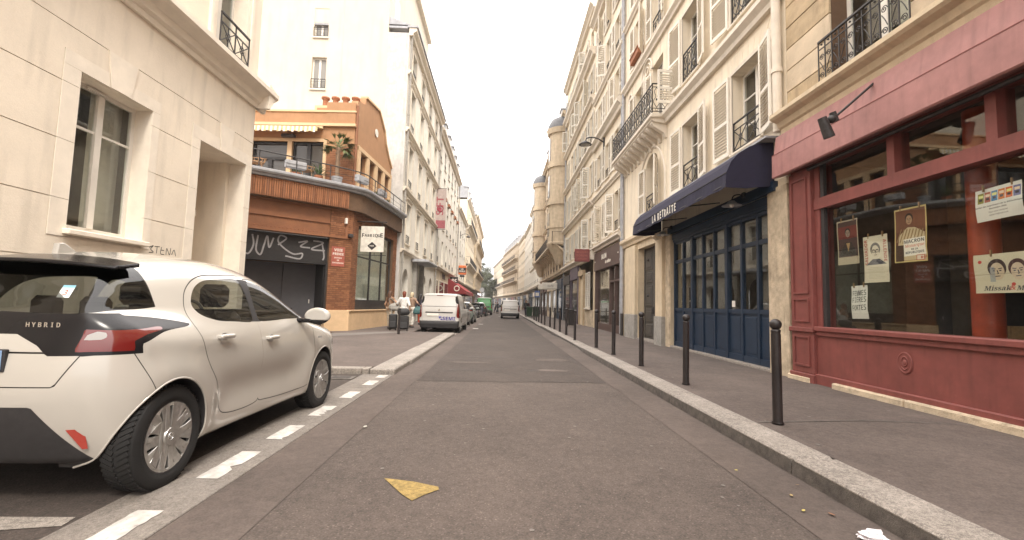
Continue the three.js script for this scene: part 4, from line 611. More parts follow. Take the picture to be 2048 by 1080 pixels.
// ---------- cream house with the blue shop ----------
{
  const A = [5.5, 20.0], B = [5.5, 8.38], L = 11.62, G = facadeOf('cream_house', 'cream house with louvred shutters, iron balcony and blue folding shop doors', 'building', A, B), X = (d) => 20 - d;
  const rect = (d0, d1, y0, y1, arch) => ({ u0: X(d1), u1: X(d0), y0, y1, arch });
  const shop = rect(9.02, 14.42, .12, 3.78), door = rect(15.5, 17.9, .12, 3.72), w1 = [rect(9.22, 10.44, 5.1, 7.05), rect(12.2, 13.4, 5.0, 7.0)], arch = rect(15.62, 16.92, 4.95, 7.1, .7);
  const w2 = [rect(9.22, 10.44, 8.3, 10.5), rect(12.2, 13.4, 8.3, 10.5), rect(15.1, 16.2, 8.05, 10.4), rect(17.3, 18.4, 8.05, 10.4)], w3 = [9.83, 12.8, 15.65, 17.85].map((c) => rect(c - .55, c + .55, 11.6, 13.5)), w4 = [9.83, 12.8, 15.65, 17.85].map((c) => rect(c - .5, c + .5, 14.4, 16));
  mesh('wall', [wallGeo(0, L, 4.0, 17, .36, [...w1, arch, ...w2, ...w3, ...w4])], M.cream, G);
  mesh('ground_wall', [wallGeo(0, L, .1, 4.0, .4, [shop, door])], M.creamWarm, G);
  mesh('body', [box(0, L, .1, 17, -9, -2.6), box(0, .3, .1, 17, -2.6, -.4), box(L - .3, L, .1, 17, -2.6, -.4), box(0, L, 3.95, 4.4, -2.6, -.4), box(0, L, 7.5, 7.8, -2.6, -.4)], M.cream, G);
  stringCourse(G, 0, L, 7.62, .36, .24); stringCourse(G, 0, L, 11.0, .3, .2); stringCourse(G, 0, L, 13.95, .25, .16); stringCourse(G, 0, L, 16.8, .5, .5, M.creamTrim, 'cornice');
  stringCourse(G, 0, X(15.35), 3.98, .34, .2, M.creamWarm, 'entablature'); mesh('roof', [fixRoof(null, L, 17, 2.6, 9)], M.zinc, G);
  for (const h of [...w1, ...w2.slice(0, 2)]) {
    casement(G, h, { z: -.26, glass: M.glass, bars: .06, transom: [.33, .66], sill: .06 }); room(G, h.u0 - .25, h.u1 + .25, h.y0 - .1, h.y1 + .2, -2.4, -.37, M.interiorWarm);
    mesh('surround', [box(h.u0 - .09, h.u0, h.y0, h.y1 + .09, -.01, .03), box(h.u1, h.u1 + .09, h.y0, h.y1 + .09, -.01, .03), box(h.u0, h.u1, h.y1, h.y1 + .09, -.01, .03)], M.creamTrim, G);
    railing(G, h.u0 + .01, h.u1 - .01, h.y0 + .04, -.02, h.y0 > 8 ? .95 : .72, h.y0 > 8 ? 'gothic' : 'cross'); const sw = .6, sh = h.y1 - h.y0 + .02;
    const near1 = h === w1[0];
    shutterAt(G, h.u1 + .07, h.y0, sw, sh, 1, h.y0 > 8 ? .2 : near1 ? .22 : .16, { near: true, z: .06 });
    shutterAt(G, h.u0 - .07, h.y0, sw + .12, sh, -1, h.y0 > 8 ? .12 : .05, { near: true, z: .045 });
  }
  { // wedge stones above the near window, courses at the end of the wall
    const h = w1[0]; for (let i = 0; i < 7; i++) { const a0 = lerp(h.u0 - .15, h.u1 + .15, i / 7), a1 = lerp(h.u0 - .15, h.u1 + .15, (i + 1) / 7), c = (h.u0 + h.u1) / 2; mesh('wedge_stone', [ext(poly([[a0 + .004, 7.16], [a1 - .004, 7.16], [c + (a1 - c) * 1.25 - .004, 7.5], [c + (a0 - c) * 1.25 + .004, 7.5]]), -.005, .006)], M.cream, G); }
    for (let k = 0; k < 9; k++) mesh('render_course', [cbox(X(9.08), X(8.6), 4.45 + k * .32, 4.45 + k * .32 + .302, -.01, .014, .004)], M.creamTrim, G);
    for (let k = 0; k < 7; k++) mesh('render_course', [cbox(X(12.1), X(11.75), 4.7 + k * .32, 4.7 + k * .32 + .302, -.01, .012, .004)], M.creamTrim, G); }
  { // arched window
    casement(G, { u0: arch.u0, u1: arch.u1, y0: arch.y0, y1: arch.y1 }, { z: -.3, glass: M.glassFar, bars: .05, transom: [.3, .62], sill: .06 });
    shutterAt(G, arch.u1 + .05, arch.y0, .62, 1.75, 1, .5, { near: true, z: .03 }); shutterAt(G, arch.u0 - .05, arch.y0, .62, 1.8, -1, .06, { near: true, z: .03 }); railing(G, arch.u0 + .01, arch.u1 - .01, arch.y0 + .04, -.02, .62, 'cross');
    const c = (arch.u0 + arch.u1) / 2, pts = []; for (let i = 0; i <= 20; i++) { const t = i / 20 * PI; pts.push([c + 1.45 * Math.cos(t), 5.7 + 1.62 * Math.sin(t), .02]); } pts.unshift([c + 1.45, 4.6, .02]); pts.push([c - 1.45, 4.6, .02]); mesh('arch_moulding', [tube(pts, .045, 60, 6)], M.creamTrim, G);
  }
  for (const h of [...w2.slice(2), ...w3, ...w4]) { const m = casement(G, h, { z: -.2, glass: R() < .5 ? M.glassFar : M.glassFarPale, sill: .07 }); const sw = .5, sh = h.y1 - h.y0; if (h.y0 > 11 || h === w2[3]) { shutterAt(G, h.u1 + .04, h.y0, sw, sh, 1, .1 + R() * .5, { z: .03 }); shutterAt(G, h.u0 - .04, h.y0, sw, sh, -1, .08, { z: .03 }); } if (h.y0 > 11) railing(G, h.u0, h.u1, h.y0 + .03, -.02, .6, 'cross'); }
  { const h = w2[2]; shutterAt(G, X(13.95), 7.98, .56, 1.12, 1, 1.5, { near: true, z: .04 }); shutterAt(G, h.u0 - .05, h.y0, .5, 2.2, -1, .1, {}); }
  { // carved blind arch and roundels above the balcony
    const c = X(16.75), pts = []; for (let i = 0; i <= 16; i++) { const t = i / 16 * PI; pts.push([c + .62 * Math.cos(t), 10.35 + .62 * Math.sin(t), .03]); } mesh('blind_arch', [tube(pts, .05, 40, 6), tube(pts.map(([x, y, z]) => [c + (x - c) * .72, 10.35 + (y - 10.35) * .72, z]), .025, 40, 6), new THREE.TorusGeometry(.16, .03, 6, 20).translate(c, 10.55, .03)], M.creamTrim, G);
    for (const d of [14.3, 19.0]) mesh('roundel', [new THREE.TorusGeometry(.26, .035, 6, 24).translate(X(d), 10.4, .02), new THREE.SphereGeometry(.09, 10, 8).scale(1, 1, .4).translate(X(d), 10.4, .02)], M.creamTrim, G); }
  { // balcony with consoles
    const u0 = X(19.9), u1 = X(14.55), z = .62, b = mesh('balcony', [cbox(u0, u1, 7.78, 7.93, -.02, z, .03), profileX([[0, 7.6], [z - .14, 7.66], [z - .06, 7.72], [z - .06, 7.78], [0, 7.78]], u0 + .08, u1 - .08)], M.creamTrim, G);
    for (let i = 0; i < 11; i++) { const u = lerp(u0 + .25, u1 - .25, i / 10); mesh('console', [profileX([[0, 7.16], [.06, 7.18], [.12, 7.32], [.3, 7.42], [.46, 7.52], [.54, 7.62], [.52, 7.68], [0, 7.68]], u - .09, u + .09)], M.creamTrim, b); }
    mesh('balcony_railing', [railGeo(u1 - u0, 1.02, 'gothic').clone().translate(u0, 7.93, z - .06), railGeo(z - .06, 1.02, 'gothic').clone().rotateY(-PI / 2).translate(u1, 7.93, 0), railGeo(z - .06, 1.02, 'gothic').clone().rotateY(-PI / 2).translate(u0, 7.93, 0)], M.iron, b); }
  { const h = w3[2], bx = thing('flower_box', 'terracotta flower box on the ledge above the iron balcony', 'flower box', [5.5 - .12, 11.68, -17.9]); mesh('trough', [cbox(-.1, .14, 0, .26, -.55, .55, .02)], M.terracotta, bx); mesh('rim', [cbox(-.13, .17, .24, .3, -.58, .58, .01)], M.terracotta, bx); }
  // blue folding doors
  const S = mesh('shopfront', [box(shop.u0, shop.u1, 3.6, 3.78, -.3, -.05), box(shop.u0, shop.u1, 3.52, 3.6, -.26, -.08), box(shop.u0 - .02, shop.u1 + .3, 3.78, 3.98, -.1, .1)], M.blue, G);
  const n = 8, w = (shop.u1 - shop.u0) / n;
  for (let i = 0; i <= n; i++) { const th = [0, 2, 5, 8].includes(i) ? .06 : .04, u = shop.u0 + i * w; mesh('door_stile', [cbox(Math.max(shop.u0, u - th), Math.min(shop.u1, u + th), .2, 3.52, -.22, th > .05 ? -.1 : -.12, .006)], M.blue, S); }
  for (let i = 0; i < n; i++) { const x0 = shop.u0 + i * w + .06, x1 = shop.u0 + (i + 1) * w - .06; for (const [ya, yb] of [[2.82, 2.92], [1.3, 1.4], [.2, .34], [3.44, 3.52]]) mesh('door_rail', [box(x0 - .02, x1 + .02, ya, yb, -.2, -.13)], M.blue, S); mesh('door_panel', [box(x0 - .02, x1 + .02, .34, 1.3, -.19, -.165), cbox(x0 + .05, x1 - .05, .42, 1.22, -.168, -.15, .012)], M.blue, S); mesh('pane', [box(x0 - .02, x1 + .02, 1.4, 2.82, -.172, -.166)], M.glass, S); mesh('pane', [box(x0 - .02, x1 + .02, 2.92, 3.44, -.172, -.166)], M.glass, S); }
  mesh('notice', [box(X(11.15), X(11.0), 1.45, 1.62, -.15, -.148), box(X(10.85), X(10.7), 1.45, 1.6, -.15, -.148)], M.frame, S);
  mesh('threshold', [cbox(shop.u0, shop.u1, .1, .2, -.35, .03, .01)], M.granite, G);
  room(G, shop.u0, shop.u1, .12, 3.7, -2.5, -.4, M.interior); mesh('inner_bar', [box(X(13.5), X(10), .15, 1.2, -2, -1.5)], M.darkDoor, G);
  mesh('stone_pier', [cbox(X(9.02), L, .1, 3.85, -.3, .05, .012)], M.stoneOld, G); mesh('stone_pier', [cbox(X(14.82), X(14.44), .1, 3.7, -.3, .03, .012)], M.stoneOld, G);
  mesh('pilaster', [cbox(X(15.48), X(14.84), 1.1, 3.72, -.3, .14, .012)], M.creamWarm, G); mesh('pilaster_base', [cbox(X(15.5), X(14.8), .1, 1.1, -.3, .18, .015)], M.greyBase, G); mesh('capital', [profileX(stringProfile(3.7, .24, .26), X(15.52), X(14.8))], M.stoneOld, G);
  mesh('pilaster', [cbox(X(19.3), X(17.95), 1.1, 3.9, -.3, .12, .012)], M.creamWarm, G); mesh('pilaster_base', [cbox(X(19.32), X(17.92), .1, 1.1, -.3, .15, .015)], M.greyBase, G);
  // carriage door
  { const c = (door.u0 + door.u1) / 2; for (const s of [0, 1]) { const x0 = s ? c + .008 : door.u0, x1 = s ? door.u1 : c - .008; const lf = mesh('carriage_door', [box(x0, x1, .2, 3.72, -.38, -.28), box(x0, x0 + .12, .2, 3.72, -.28, -.25), box(x1 - .12, x1, .2, 3.72, -.28, -.25)], M.darkDoor, G); for (const [y0, y1] of [[.3, .75], [.85, 1.35], [1.45, 2.25], [2.35, 2.75], [2.85, 3.6]]) { mesh('door_panel', [cbox(x0 + .18, x1 - .18, y0, y1, -.285, -.25, .02), cbox(x0 + .3, x1 - .3, y0 + .1, y1 - .1, -.252, -.232, .015)], M.darkDoor, lf); if (y1 - y0 > .7) mesh('knob', [new THREE.SphereGeometry(.05, 10, 8).translate((x0 + x1) / 2, (y0 + y1) / 2, -.22)], M.iron, lf); } mesh('handle', [cyl(.02, .02, .25, 8, s ? c + .08 : c - .08, 1.15, -.2)], M.iron, lf); }
    mesh('threshold', [cbox(door.u0, door.u1, .1, .2, -.4, .05, .01)], M.granite, G); mesh('passage', [box(door.u0, door.u1, .1, 3.8, -.5, -.4)], M.black, G); }
  pipe(G, .12, .1, 1.1, 16.8, .06, M.zinc); pipe(G, .12, .1, .12, 1.1, .07, M.iron, 'pipe_shoe');
  pipe(G, L - .12, .12, 4.9, 16.8, .085, M.creamTrim);
}
// ---------- things on the near right ----------
{
  // blue awning: rounded back, hanging front, closed ends
  const A0 = [5.5, 0], a = thing('blue_awning', 'navy blue box awning with white lettering over the blue folding doors', 'awning', [5.5, 3.8, -15.2], -PI / 2), L = 6.4;
  const pr = [[.02, 1.0], [.28, .98], [.52, .9], [.74, .76], [.9, .58], [1.0, .36], [1.02, .04]];
  const f = [], nS = 40; const sag = (u, i) => i === 6 ? .008 * Math.sin(u * 9) : i > 0 && i < 5 ? -.012 * Math.sin(u * PI * 4 / L) ** 2 : 0; for (let k = 0; k < nS; k++) for (let i = 0; i < 6; i++) { const u0 = L * k / nS, u1 = L * (k + 1) / nS, q = (u, j) => [u, pr[j][1] + sag(u, j), pr[j][0] + (j === 6 ? .012 * Math.sin(u * 7) : 0)]; f.push(...q(u0, i), ...q(u0, i + 1), ...q(u1, i + 1), ...q(u0, i), ...q(u1, i + 1), ...q(u1, i)); }
  const cg = new THREE.BufferGeometry(); cg.setAttribute('position', new THREE.Float32BufferAttribute(f, 3)); cg.computeVertexNormals();
  const canopy = mesh('canopy', [cg], M.awning, a);
  const end = poly([[-.02, .3], ...[[-.02, 1.0]], ...pr.slice(1).map(([z, y]) => [-z, y]), [-.6, .03], [-.02, .1]]);
  for (const u of [.004, L - .012]) { const g = ext(end, 0, .008); g.rotateY(PI / 2); g.translate(u, 0, 0); mesh('end_panel', [g], M.awning, a); }
  mesh('seam', [box(0, L, .335, .35, 1.0, 1.012)], M.black, a);
  mesh('lettering', [...[..."LA RETRAITE"].map((c, i) => c === ' ' ? null : text(c, .2, .004, .82).translate(-.86 + i * .175 + (i > 1 ? -.05 : 0), (i * 7 % 3 - 1) * .012, 0)).filter(Boolean)].map((g) => g.scale(1, 1.05, 1).translate(2.95, .1, 1.035)), M.frame, a);
  mesh('frame', [tube([[.02, .1, 1.0], [L - .02, .1, 1.0]], .018), ...[.1, 2.2, 4.2, 6.3].map((u) => tube([[u, .25, .06], [u, .12, 1.0]], .016))], M.iron, a);
  mesh('top_board', [box(-.05, L + .25, 1.0, 1.04, 0, .34)], M.zinc, a);
  for (const [u, lab] of [[1.1, 'pale round lamp under the blue awning beside the pilaster'], [5.4, 'pale round lamp under the blue awning above the folding doors']]) { const lm = thing('awning_lamp', lab, 'lamp', [5.5 - .02, 3.62, -(15.2 - u)], -PI / 2); mesh('bracket', [tube([[0, .32, .1], [0, .34, .2], [0, .3, .32], [0, .2, .36]], .014), cbox(-.05, .05, .27, .39, .06, .12, .01)], M.iron, lm); mesh('shade', [lathe([[.02, .2], [.06, .19], [.12, .12], [.2, .09], [.21, .08], [.12, .1], [.05, .15]], 20).translate(0, 0, .36)], M.zinc, lm); mesh('bulb', [new THREE.SphereGeometry(.05, 10, 8).translate(0, .09, .36)], M.frame, lm); }
  // arm lamp over the red fascia
  const l = thing('arm_lamp', 'black sign lamp on a long arm over the red fascia', 'lamp', [5.48, 4.85, -6.15], -PI / 2);
  mesh('wall_plate', [cbox(-.07, .07, -.14, .02, -.02, .06, .01)], M.iron, l); mesh('arm', [tube([[0, -.04, .04], [0, -.72, .8]], .018)], M.iron, l);
  mesh('lamp_head', [cyl(.075, .06, .3, 14, 0, 0, 0).rotateX(.35).translate(0, -.98, .84), cyl(.045, .045, .14, 10).rotateX(.35).translate(0, -.74, .74), new THREE.SphereGeometry(.06, 10, 8).translate(0, -.71, .8)], M.iron, l);
}
// posters behind the red shop's window
{
  const paper = (name, label, d, y, w, h, tilt, draw, cw = 256, ch = 256) => {
    const t = canvasTex(cw, Math.round(ch), draw), g = new THREE.PlaneGeometry(w, h, 8, 8), p = g.attributes.position, r = rng(d * 100 | 0);
    const a1 = .006 + r() * .01, a2 = r() * 6; for (let i = 0; i < p.count; i++) p.setZ(i, a1 * Math.sin(p.getX(i) / w * 4 + a2) + a1 * .8 * Math.cos(p.getY(i) / h * 5 + a2) - (p.getX(i) > w * .3 && p.getY(i) < -h * .3 ? .01 : 0));
    g.computeVertexNormals(); const o = thing(name, label, 'poster', [5.655, y, -d], -PI / 2, null); o.rotation.z = tilt; delete o.userData.group;
    const m = mesh('sheet', g, new THREE.MeshPhysicalMaterial({ map: t, roughness: .85 }), o, true); mesh('clip', [cbox(-w * .3, -w * .3 + .015, h / 2 - .03, h / 2 + .05, -.01, .014, .003), cbox(w * .3, w * .3 + .015, h / 2 - .03, h / 2 + .05, -.01, .014, .003)], M.wood, o); return o;
  };
  const bg = (x, w, h, c) => { x.fillStyle = c; x.fillRect(0, 0, w, h); };
  const face = (x, cx, cy, s, hair, skin, ink, specs) => { x.fillStyle = hair; x.beginPath(); x.ellipse(cx, cy - s * .25, s * .72, s * .85, 0, 0, 7); x.fill(); x.fillStyle = skin; x.beginPath(); x.ellipse(cx, cy + s * .05, s * .55, s * .8, 0, 0, 7); x.fill(); x.strokeStyle = ink; x.lineWidth = s * .07; for (const k of [-1, 1]) { x.beginPath(); x.moveTo(cx + k * s * .1, cy - s * .18); x.lineTo(cx + k * s * .4, cy - s * .22); x.stroke(); if (specs) x.strokeRect(cx + k * s * .25 - s * .18, cy - s * .12, s * .36, s * .26); else { x.fillStyle = ink; x.fillRect(cx + k * s * .25 - s * .08, cy - s * .06, s * .16, s * .09); } } x.beginPath(); x.moveTo(cx, cy - s * .05); x.lineTo(cx + s * .07, cy + s * .25); x.lineTo(cx - s * .03, cy + s * .28); x.stroke(); x.beginPath(); x.moveTo(cx - s * .2, cy + s * .5); x.lineTo(cx + s * .2, cy + s * .48); x.stroke(); };
  const lines = (x, x0, x1, y0, n, st, c, lw = 2) => { x.strokeStyle = c; x.lineWidth = lw; for (let i = 0; i < n; i++) { x.beginPath(); x.moveTo(x0 + (i * 37 % 11), y0 + i * st); x.lineTo(x1 - (i * 53 % 23), y0 + i * st + (i % 3)); x.stroke(); } };
  paper('poster', 'dim portrait poster with a pale bottom strip, beside the red window frame', 7.16, 2.53, .43, .73, .0, (x, w, h) => { bg(x, w, h, '#b3a48d'); x.fillStyle = '#4a3531'; x.fillRect(12, 12, w - 24, h * .8); x.fillStyle = '#6e2f28'; x.fillRect(12, 60, w - 24, 120); face(x, w / 2, h * .3, 46, '#2e2624', '#8f7a6b', '#31221e'); x.fillStyle = '#39302c'; x.beginPath(); x.moveTo(20, h * .8); x.lineTo(90, h * .5); x.lineTo(166, h * .5); x.lineTo(236, h * .8); x.fill(); x.fillStyle = '#a5865f'; x.beginPath(); x.moveTo(104, h * .52); x.lineTo(128, h * .72); x.lineTo(150, h * .52); x.fill(); }, 256, 430);
  paper('poster', 'ink portrait poster of a man in glasses with red side lettering', 6.62, 2.2, .43, .71, 0, (x, w, h) => { bg(x, w, h, '#cfc3ad'); x.fillStyle = '#a8453f'; x.font = 'bold 46px sans-serif'; for (const [s, px, k] of [['SALVADOR', 30, -1], ['ALLENDE', 222, 1]]) { x.save(); x.translate(px, h * .34); x.rotate(PI / 2 * k); x.textAlign = 'center'; x.fillText(s, 0, 14); x.restore(); } face(x, w / 2 - 5, h * .33, 70, '#4b4340', '#c9bba4', '#3a3230', true); x.fillStyle = '#3c3a44'; x.beginPath(); x.moveTo(20, h * .62); x.lineTo(90, h * .5); x.lineTo(160, h * .5); x.lineTo(236, h * .62); x.fill(); x.fillStyle = '#cfc3ad'; x.fillRect(0, h * .62, w, h); lines(x, 40, 215, h * .68, 9, 12, '#a59b8a', 2); }, 256, 420);
  paper('poster', 'sepia poster of a figure in a pale robe with a printed white box', 6.04, 2.48, .48, .76, -.015, (x, w, h) => { bg(x, w, h, '#c9b37a'); x.fillStyle = '#5e3526'; x.fillRect(10, 12, w - 20, h - 24); x.fillStyle = '#6d4330'; x.fillRect(10, 12, w - 20, h * .4); face(x, w * .48, h * .22, 44, '#2e211b', '#a58367', '#38271f'); x.fillStyle = '#c2ae8c'; x.beginPath(); x.moveTo(20, h - 14); x.lineTo(40, h * .5); x.lineTo(110, h * .36); x.lineTo(165, h * .37); x.lineTo(240, h * .48); x.lineTo(246, h - 14); x.fill(); x.strokeStyle = '#8a7250'; x.lineWidth = 9; for (let i = 0; i < 8; i++) { x.beginPath(); x.moveTo(60 + i * 24, h * .38 + i * 2); x.lineTo(20 + i * 26, h * .62 + i * 6); x.stroke(); } x.fillStyle = '#3d2c22'; x.fillRect(12, h * .68, 70, h * .3); x.save(); x.translate(160, h * .72); x.rotate(-.05); x.fillStyle = '#e6dfd2'; x.fillRect(-80, -62, 165, 130); x.fillStyle = '#1d2438'; x.textAlign = 'center'; x.font = 'bold 36px sans-serif'; x.fillText('MACRON', 2, -28); x.fillStyle = '#c24a33'; x.font = 'italic 30px serif'; x.fillText('Monarque', 2, 2); x.fillStyle = '#1d2438'; x.font = 'bold 19px sans-serif'; x.fillText('DE LA', 4, 26); x.font = 'bold 23px sans-serif'; x.fillText('RÉPUBLIQUE', 2, 52); x.restore(); x.fillStyle = '#d8cbb8'; x.fillRect(180, h * .88, 56, 40); x.strokeStyle = '#b23b2c'; x.lineWidth = 4; x.strokeRect(182, h * .88 + 2, 52, 36); x.fillStyle = '#b23b2c'; x.font = 'bold 26px sans-serif'; x.fillText('RSF', 208, h * .88 + 30); }, 256, 410);
  paper('poster', 'white sheet with black hand lettering hanging low beside the frame', 6.96, 1.55, .33, .52, .02, (x, w, h) => { bg(x, w, h, '#d9d4cc'); x.fillStyle = '#2a2626'; x.textAlign = 'center'; x.font = 'bold 74px monospace'; [['FEMMES', .3], ['FIÈRES', .5], ['FORTES', .74]].forEach(([s, y]) => { x.save(); x.translate(w / 2, h * y); x.rotate(-.05); x.scale(.85, 1.15); x.fillText(s, 0, 0); x.restore(); }); }, 256, 400);
  paper('poster', 'white announcement sheet with a row of coloured book covers', 4.92, 2.68, .5, .38, .03, (x, w, h) => { bg(x, w, h, '#dfdad4'); ['#8a8338', '#a8604f', '#4f7ea8', '#c5702f', '#c9632c', '#6c6a94'].forEach((c, i) => { const X0 = 14 + i * 40; x.fillStyle = c; x.fillRect(X0, 22, 36, 62); x.fillStyle = i % 2 ? '#e0c9b0' : '#d9d88a'; x.fillRect(X0 + 5, 34, 26, 16); x.fillStyle = '#3a3438'; x.fillRect(X0 + 9, 56, 18, 14); }); x.fillStyle = '#4b4749'; x.font = 'bold 13px sans-serif'; x.textAlign = 'center'; x.fillText('Atelier des imprimeurs de la Bibliothèque', w / 2, 112); x.fillText('Novembre 2024', w / 2, 130); x.font = '12px sans-serif'; x.fillText('Pour nous contacter', w / 2, 150); x.fillText('atelier75@mail.com', w / 2, 168); }, 256, 195);
  paper('poster', 'drawn poster of two faces with red flowers and cursive writing', 4.76, 1.87, .9, .45, .0, (x, w, h) => { bg(x, w, h, '#cdc1a9'); face(x, 105, 92, 58, '#3b2925', '#c9b49b', '#2f2730'); face(x, 195, 96, 56, '#4a2c2a', '#cdb8a2', '#333046'); x.fillStyle = '#6f7f96'; x.globalAlpha = .45; x.fillRect(70, 70, 24, 80); x.fillRect(225, 100, 26, 70); x.globalAlpha = 1; x.fillStyle = '#b9403a'; for (const [a, b] of [[30, 40], [170, 165], [292, 60], [300, 90]]) { x.beginPath(); x.arc(a, b, 9, 0, 7); x.fill(); } x.fillStyle = '#34303a'; x.font = 'italic bold 34px serif'; x.fillText('Missak', 36, 196); x.fillStyle = '#b9403a'; x.fillText('&', 150, 194); x.fillStyle = '#34303a'; x.fillText('Mélinée', 180, 198); x.save(); x.translate(300, 185); x.rotate(-PI / 2); x.font = 'italic bold 30px serif'; x.fillText('Manouchian', 0, 0); x.restore(); x.strokeStyle = '#8d8474'; x.lineWidth = 2; x.beginPath(); x.moveTo(0, 110); x.lineTo(w, 104); x.stroke(); }, 400, 210);
}
// ---------- houses further along the street ----------
const every = (n, L, m = 1.3) => Array.from({ length: n }, (_, i) => m + (L - 2 * m) * i / (n - 1));
// white house with the big cream gable wall, arches below
{
  const G = house({ label: 'white house with a tall blank cream gable wall and arched ground floor', a: [-5.6, 24.8], b: [-5.6, 38], H: 16.7, wall: M.white, groundY: 4.2, rows: [[4.75, 7.1], [8.05, 10.5], [11.45, 13.9], [14.75, 16.2]], cols: [1.75, 4.85, 7.95, 11.05], ww: 1.2, strings: [[4.1, .22, .2], [7.55, .26, .2], [10.95, .26, .2], [14.3, .24, .18]], seed: 3, depth: 12, pale: .35, surround: .04, groundMat: 1, roof: .6, noBody: true });
  const ar = [{ u0: .9, u1: 2.5, y0: .1, y1: 3.3, arch: 1 }, { u0: 4.0, u1: 6.2, y0: .1, y1: 3.55, arch: 1 }, { u0: 7.4, u1: 9.0, y0: .1, y1: 3.3, arch: 1 }, { u0: 10.4, u1: 12, y0: .1, y1: 3.3, arch: 1 }];
  mesh('arcade', [wallGeo(0, 13.2, .08, 4.2, .4, ar)], M.white, G); for (const h of ar) { mesh('arch_panel', [box(h.u0 - .1, h.u1 + .1, .1, 3.6, -.6, -.5)], M.interiorWarm, G); mesh('arch_door', [box(h.u0 + .1, h.u1 - .1, .1, 2.3, -.5, -.44)], M.darkDoor, G); }
  const cp = mesh('entrance_canopy', [cbox(3.2, 7.2, 3.85, 3.98, 0, 1.1, .03), cbox(3.3, 7.1, 3.98, 4.05, 0, .9, .02)], M.zinc, G); for (const u of [3.9, 6.3]) mesh('column', [cbox(u - .2, u + .2, .1, 3.85, .0, .28, .02)], M.greyBase, cp);
  pipe(G, .15, .12, .2, 16.6, .06, M.greyBase); pipe(G, 13.05, .12, .2, 16.6, .06, M.greyBase);
  mesh('gutter', [box(-.1, 13.3, 17.0, 17.12, -.1, .5)], M.zinc, G);
  mesh('party_strip', [box(-.03, .0, .2, 16.7, -1.2, -.002)], M.partyGrey, G);
  // gable wall towards the lane, in the same local axes: it faces the camera across the orange roof
  const wg = [[4.6, 5.42, 16.25, 17.95], [4.6, 5.42, 13.2, 15.05], [4.6, 5.42, 10.1, 11.9], [8.6, 9.4, 13.2, 15.05], [8.6, 9.4, 16.25, 17.95]].map(([u0, u1, y0, y1]) => ({ u0: 15 - u1, u1: 15 - u0, y0, y1 }));
  const gw = mesh('gable_wall', [wallGeo(0, 13.8, .1, 24, .4, wg)], M.gable, G); gw.rotation.y = -PI / 2; gw.position.set(-.02, 0, -15.0);
  const gp = new THREE.Group(); gp.name = 'gable_windows'; gp.rotation.y = -PI / 2; gp.position.set(-.02, 0, -15.0);
  for (const h of wg) { const f = casement(G, h, { z: -.18, sill: .1, glass: M.glassFarPale, bars: .07, transom: 0 }); f.updateMatrix(); const q = new THREE.Matrix4().makeRotationY(-PI / 2).setPosition(-.02, 0, -15.0).multiply(f.matrix); q.decompose(f.position, f.quaternion, f.scale); const rl = mesh('guard', railGeo(h.u1 - h.u0, .55, 'far').clone().translate(-(h.u1 - h.u0) / 2, .02, .2), M.iron, f, true); }
  mesh('gable_strip', [box(-.032, -.018, .2, 24, -3.8, -3.75)], M.gable, G);
  // set-back upper storeys
  mesh('upper_storeys', [box(0, 13.2, 17.1, 24, -14.8, -1.3)], M.gable, G); mesh('upper_cornice', [box(0, 13.2, 23.9, 24.3, -14.9, -1.0)], M.creamTrim, G);
  for (const c of [2, 5, 8, 11]) { const f = mesh('window', [box(c - .5, c + .5, 18, 20, -1.3, -1.24)], M.frame, G); mesh('pane', [box(c - .42, c - .03, 18.08, 19.92, -1.24, -1.23), box(c + .03, c + .42, 18.08, 19.92, -1.24, -1.23)], M.glassFarPale, f); }
}
// hotel house with dormers and flower boxes
{
  const G = house({ label: 'white house with zinc dormers and flower boxes beyond the banner', a: [-5.6, 38.02], b: [-5.6, 56], H: 16.2, wall: M.white, groundY: 4.4, rows: [[4.9, 7.1, 'a'], [8.2, 10.2, 'b'], [11.1, 13.1, 'c'], [13.9, 15.6, 'd']], cols: every(6, 18), ww: 1.15, strings: [[4.3, .25, .25]], mansard: 2.6, dormers: every(6, 18), seed: 5, pale: .5, boxes: ['c'], groundMat: 1 });
  mesh('shop_wall', [box(0, 18, .1, 4.4, -.4, 0)], M.limestone, G); for (const [u0, u1] of [[.8, 2], [2.8, 6], [6.4, 9.5], [10, 13], [13.6, 17]]) { const f = mesh('shop_window', [box(u0, u1, .5, 3.4, 0, .05)], M.creamTrim, G); mesh('pane', [box(u0 + .12, u1 - .12, .65, 2.0, .05, .06), box(u0 + .12, u1 - .12, 2.15, 3.3, .05, .06)], M.glassFar, f); }
  mesh('shop_letters', [text('HOTEL', .5, .04).translate(6, 3.65, .02)], M.brown, G); pipe(G, 17.9, .12, .2, 16, .06, M.greyBase);
}
const farL = [
  { label: 'low white house above the red awning', a: [-5.6, 56.02], b: [-5.6, 69], H: 13.2, wall: M.white, rows: [[4.8, 6.8], [7.8, 9.8], [10.6, 12.4]], cols: every(4, 13), strings: [[4.1]], seed: 7, balconies: [] },
  { label: 'tall pale house with iron balconies beyond the low white one', a: [-5.5, 69.02], b: [-5.5, 90], H: 17.5, wall: M.cream, rows: [[4.8, 6.9], [7.9, 10], [11, 13], [14, 16]], cols: every(7, 21), strings: [[4.1], [13.5]], seed: 8, mansard: 2.8, dormers: every(6, 21), balconies: [[1, 20, 7.7], [1, 20, 13.8]] },
  { label: 'ochre stone house with projecting bays near the far trees', a: [-5.2, 90.02], b: [-5.25, 121], H: 19, wall: M.limestone, rows: [[4.8, 6.9], [7.9, 10], [11, 13], [14, 16], [16.8, 18.2]], cols: every(9, 31), strings: [[4.1], [10.5]], seed: 9, trimMat: M.limestone, balconies: [[2, 29, 7.7], [2, 29, 13.8]] },
];
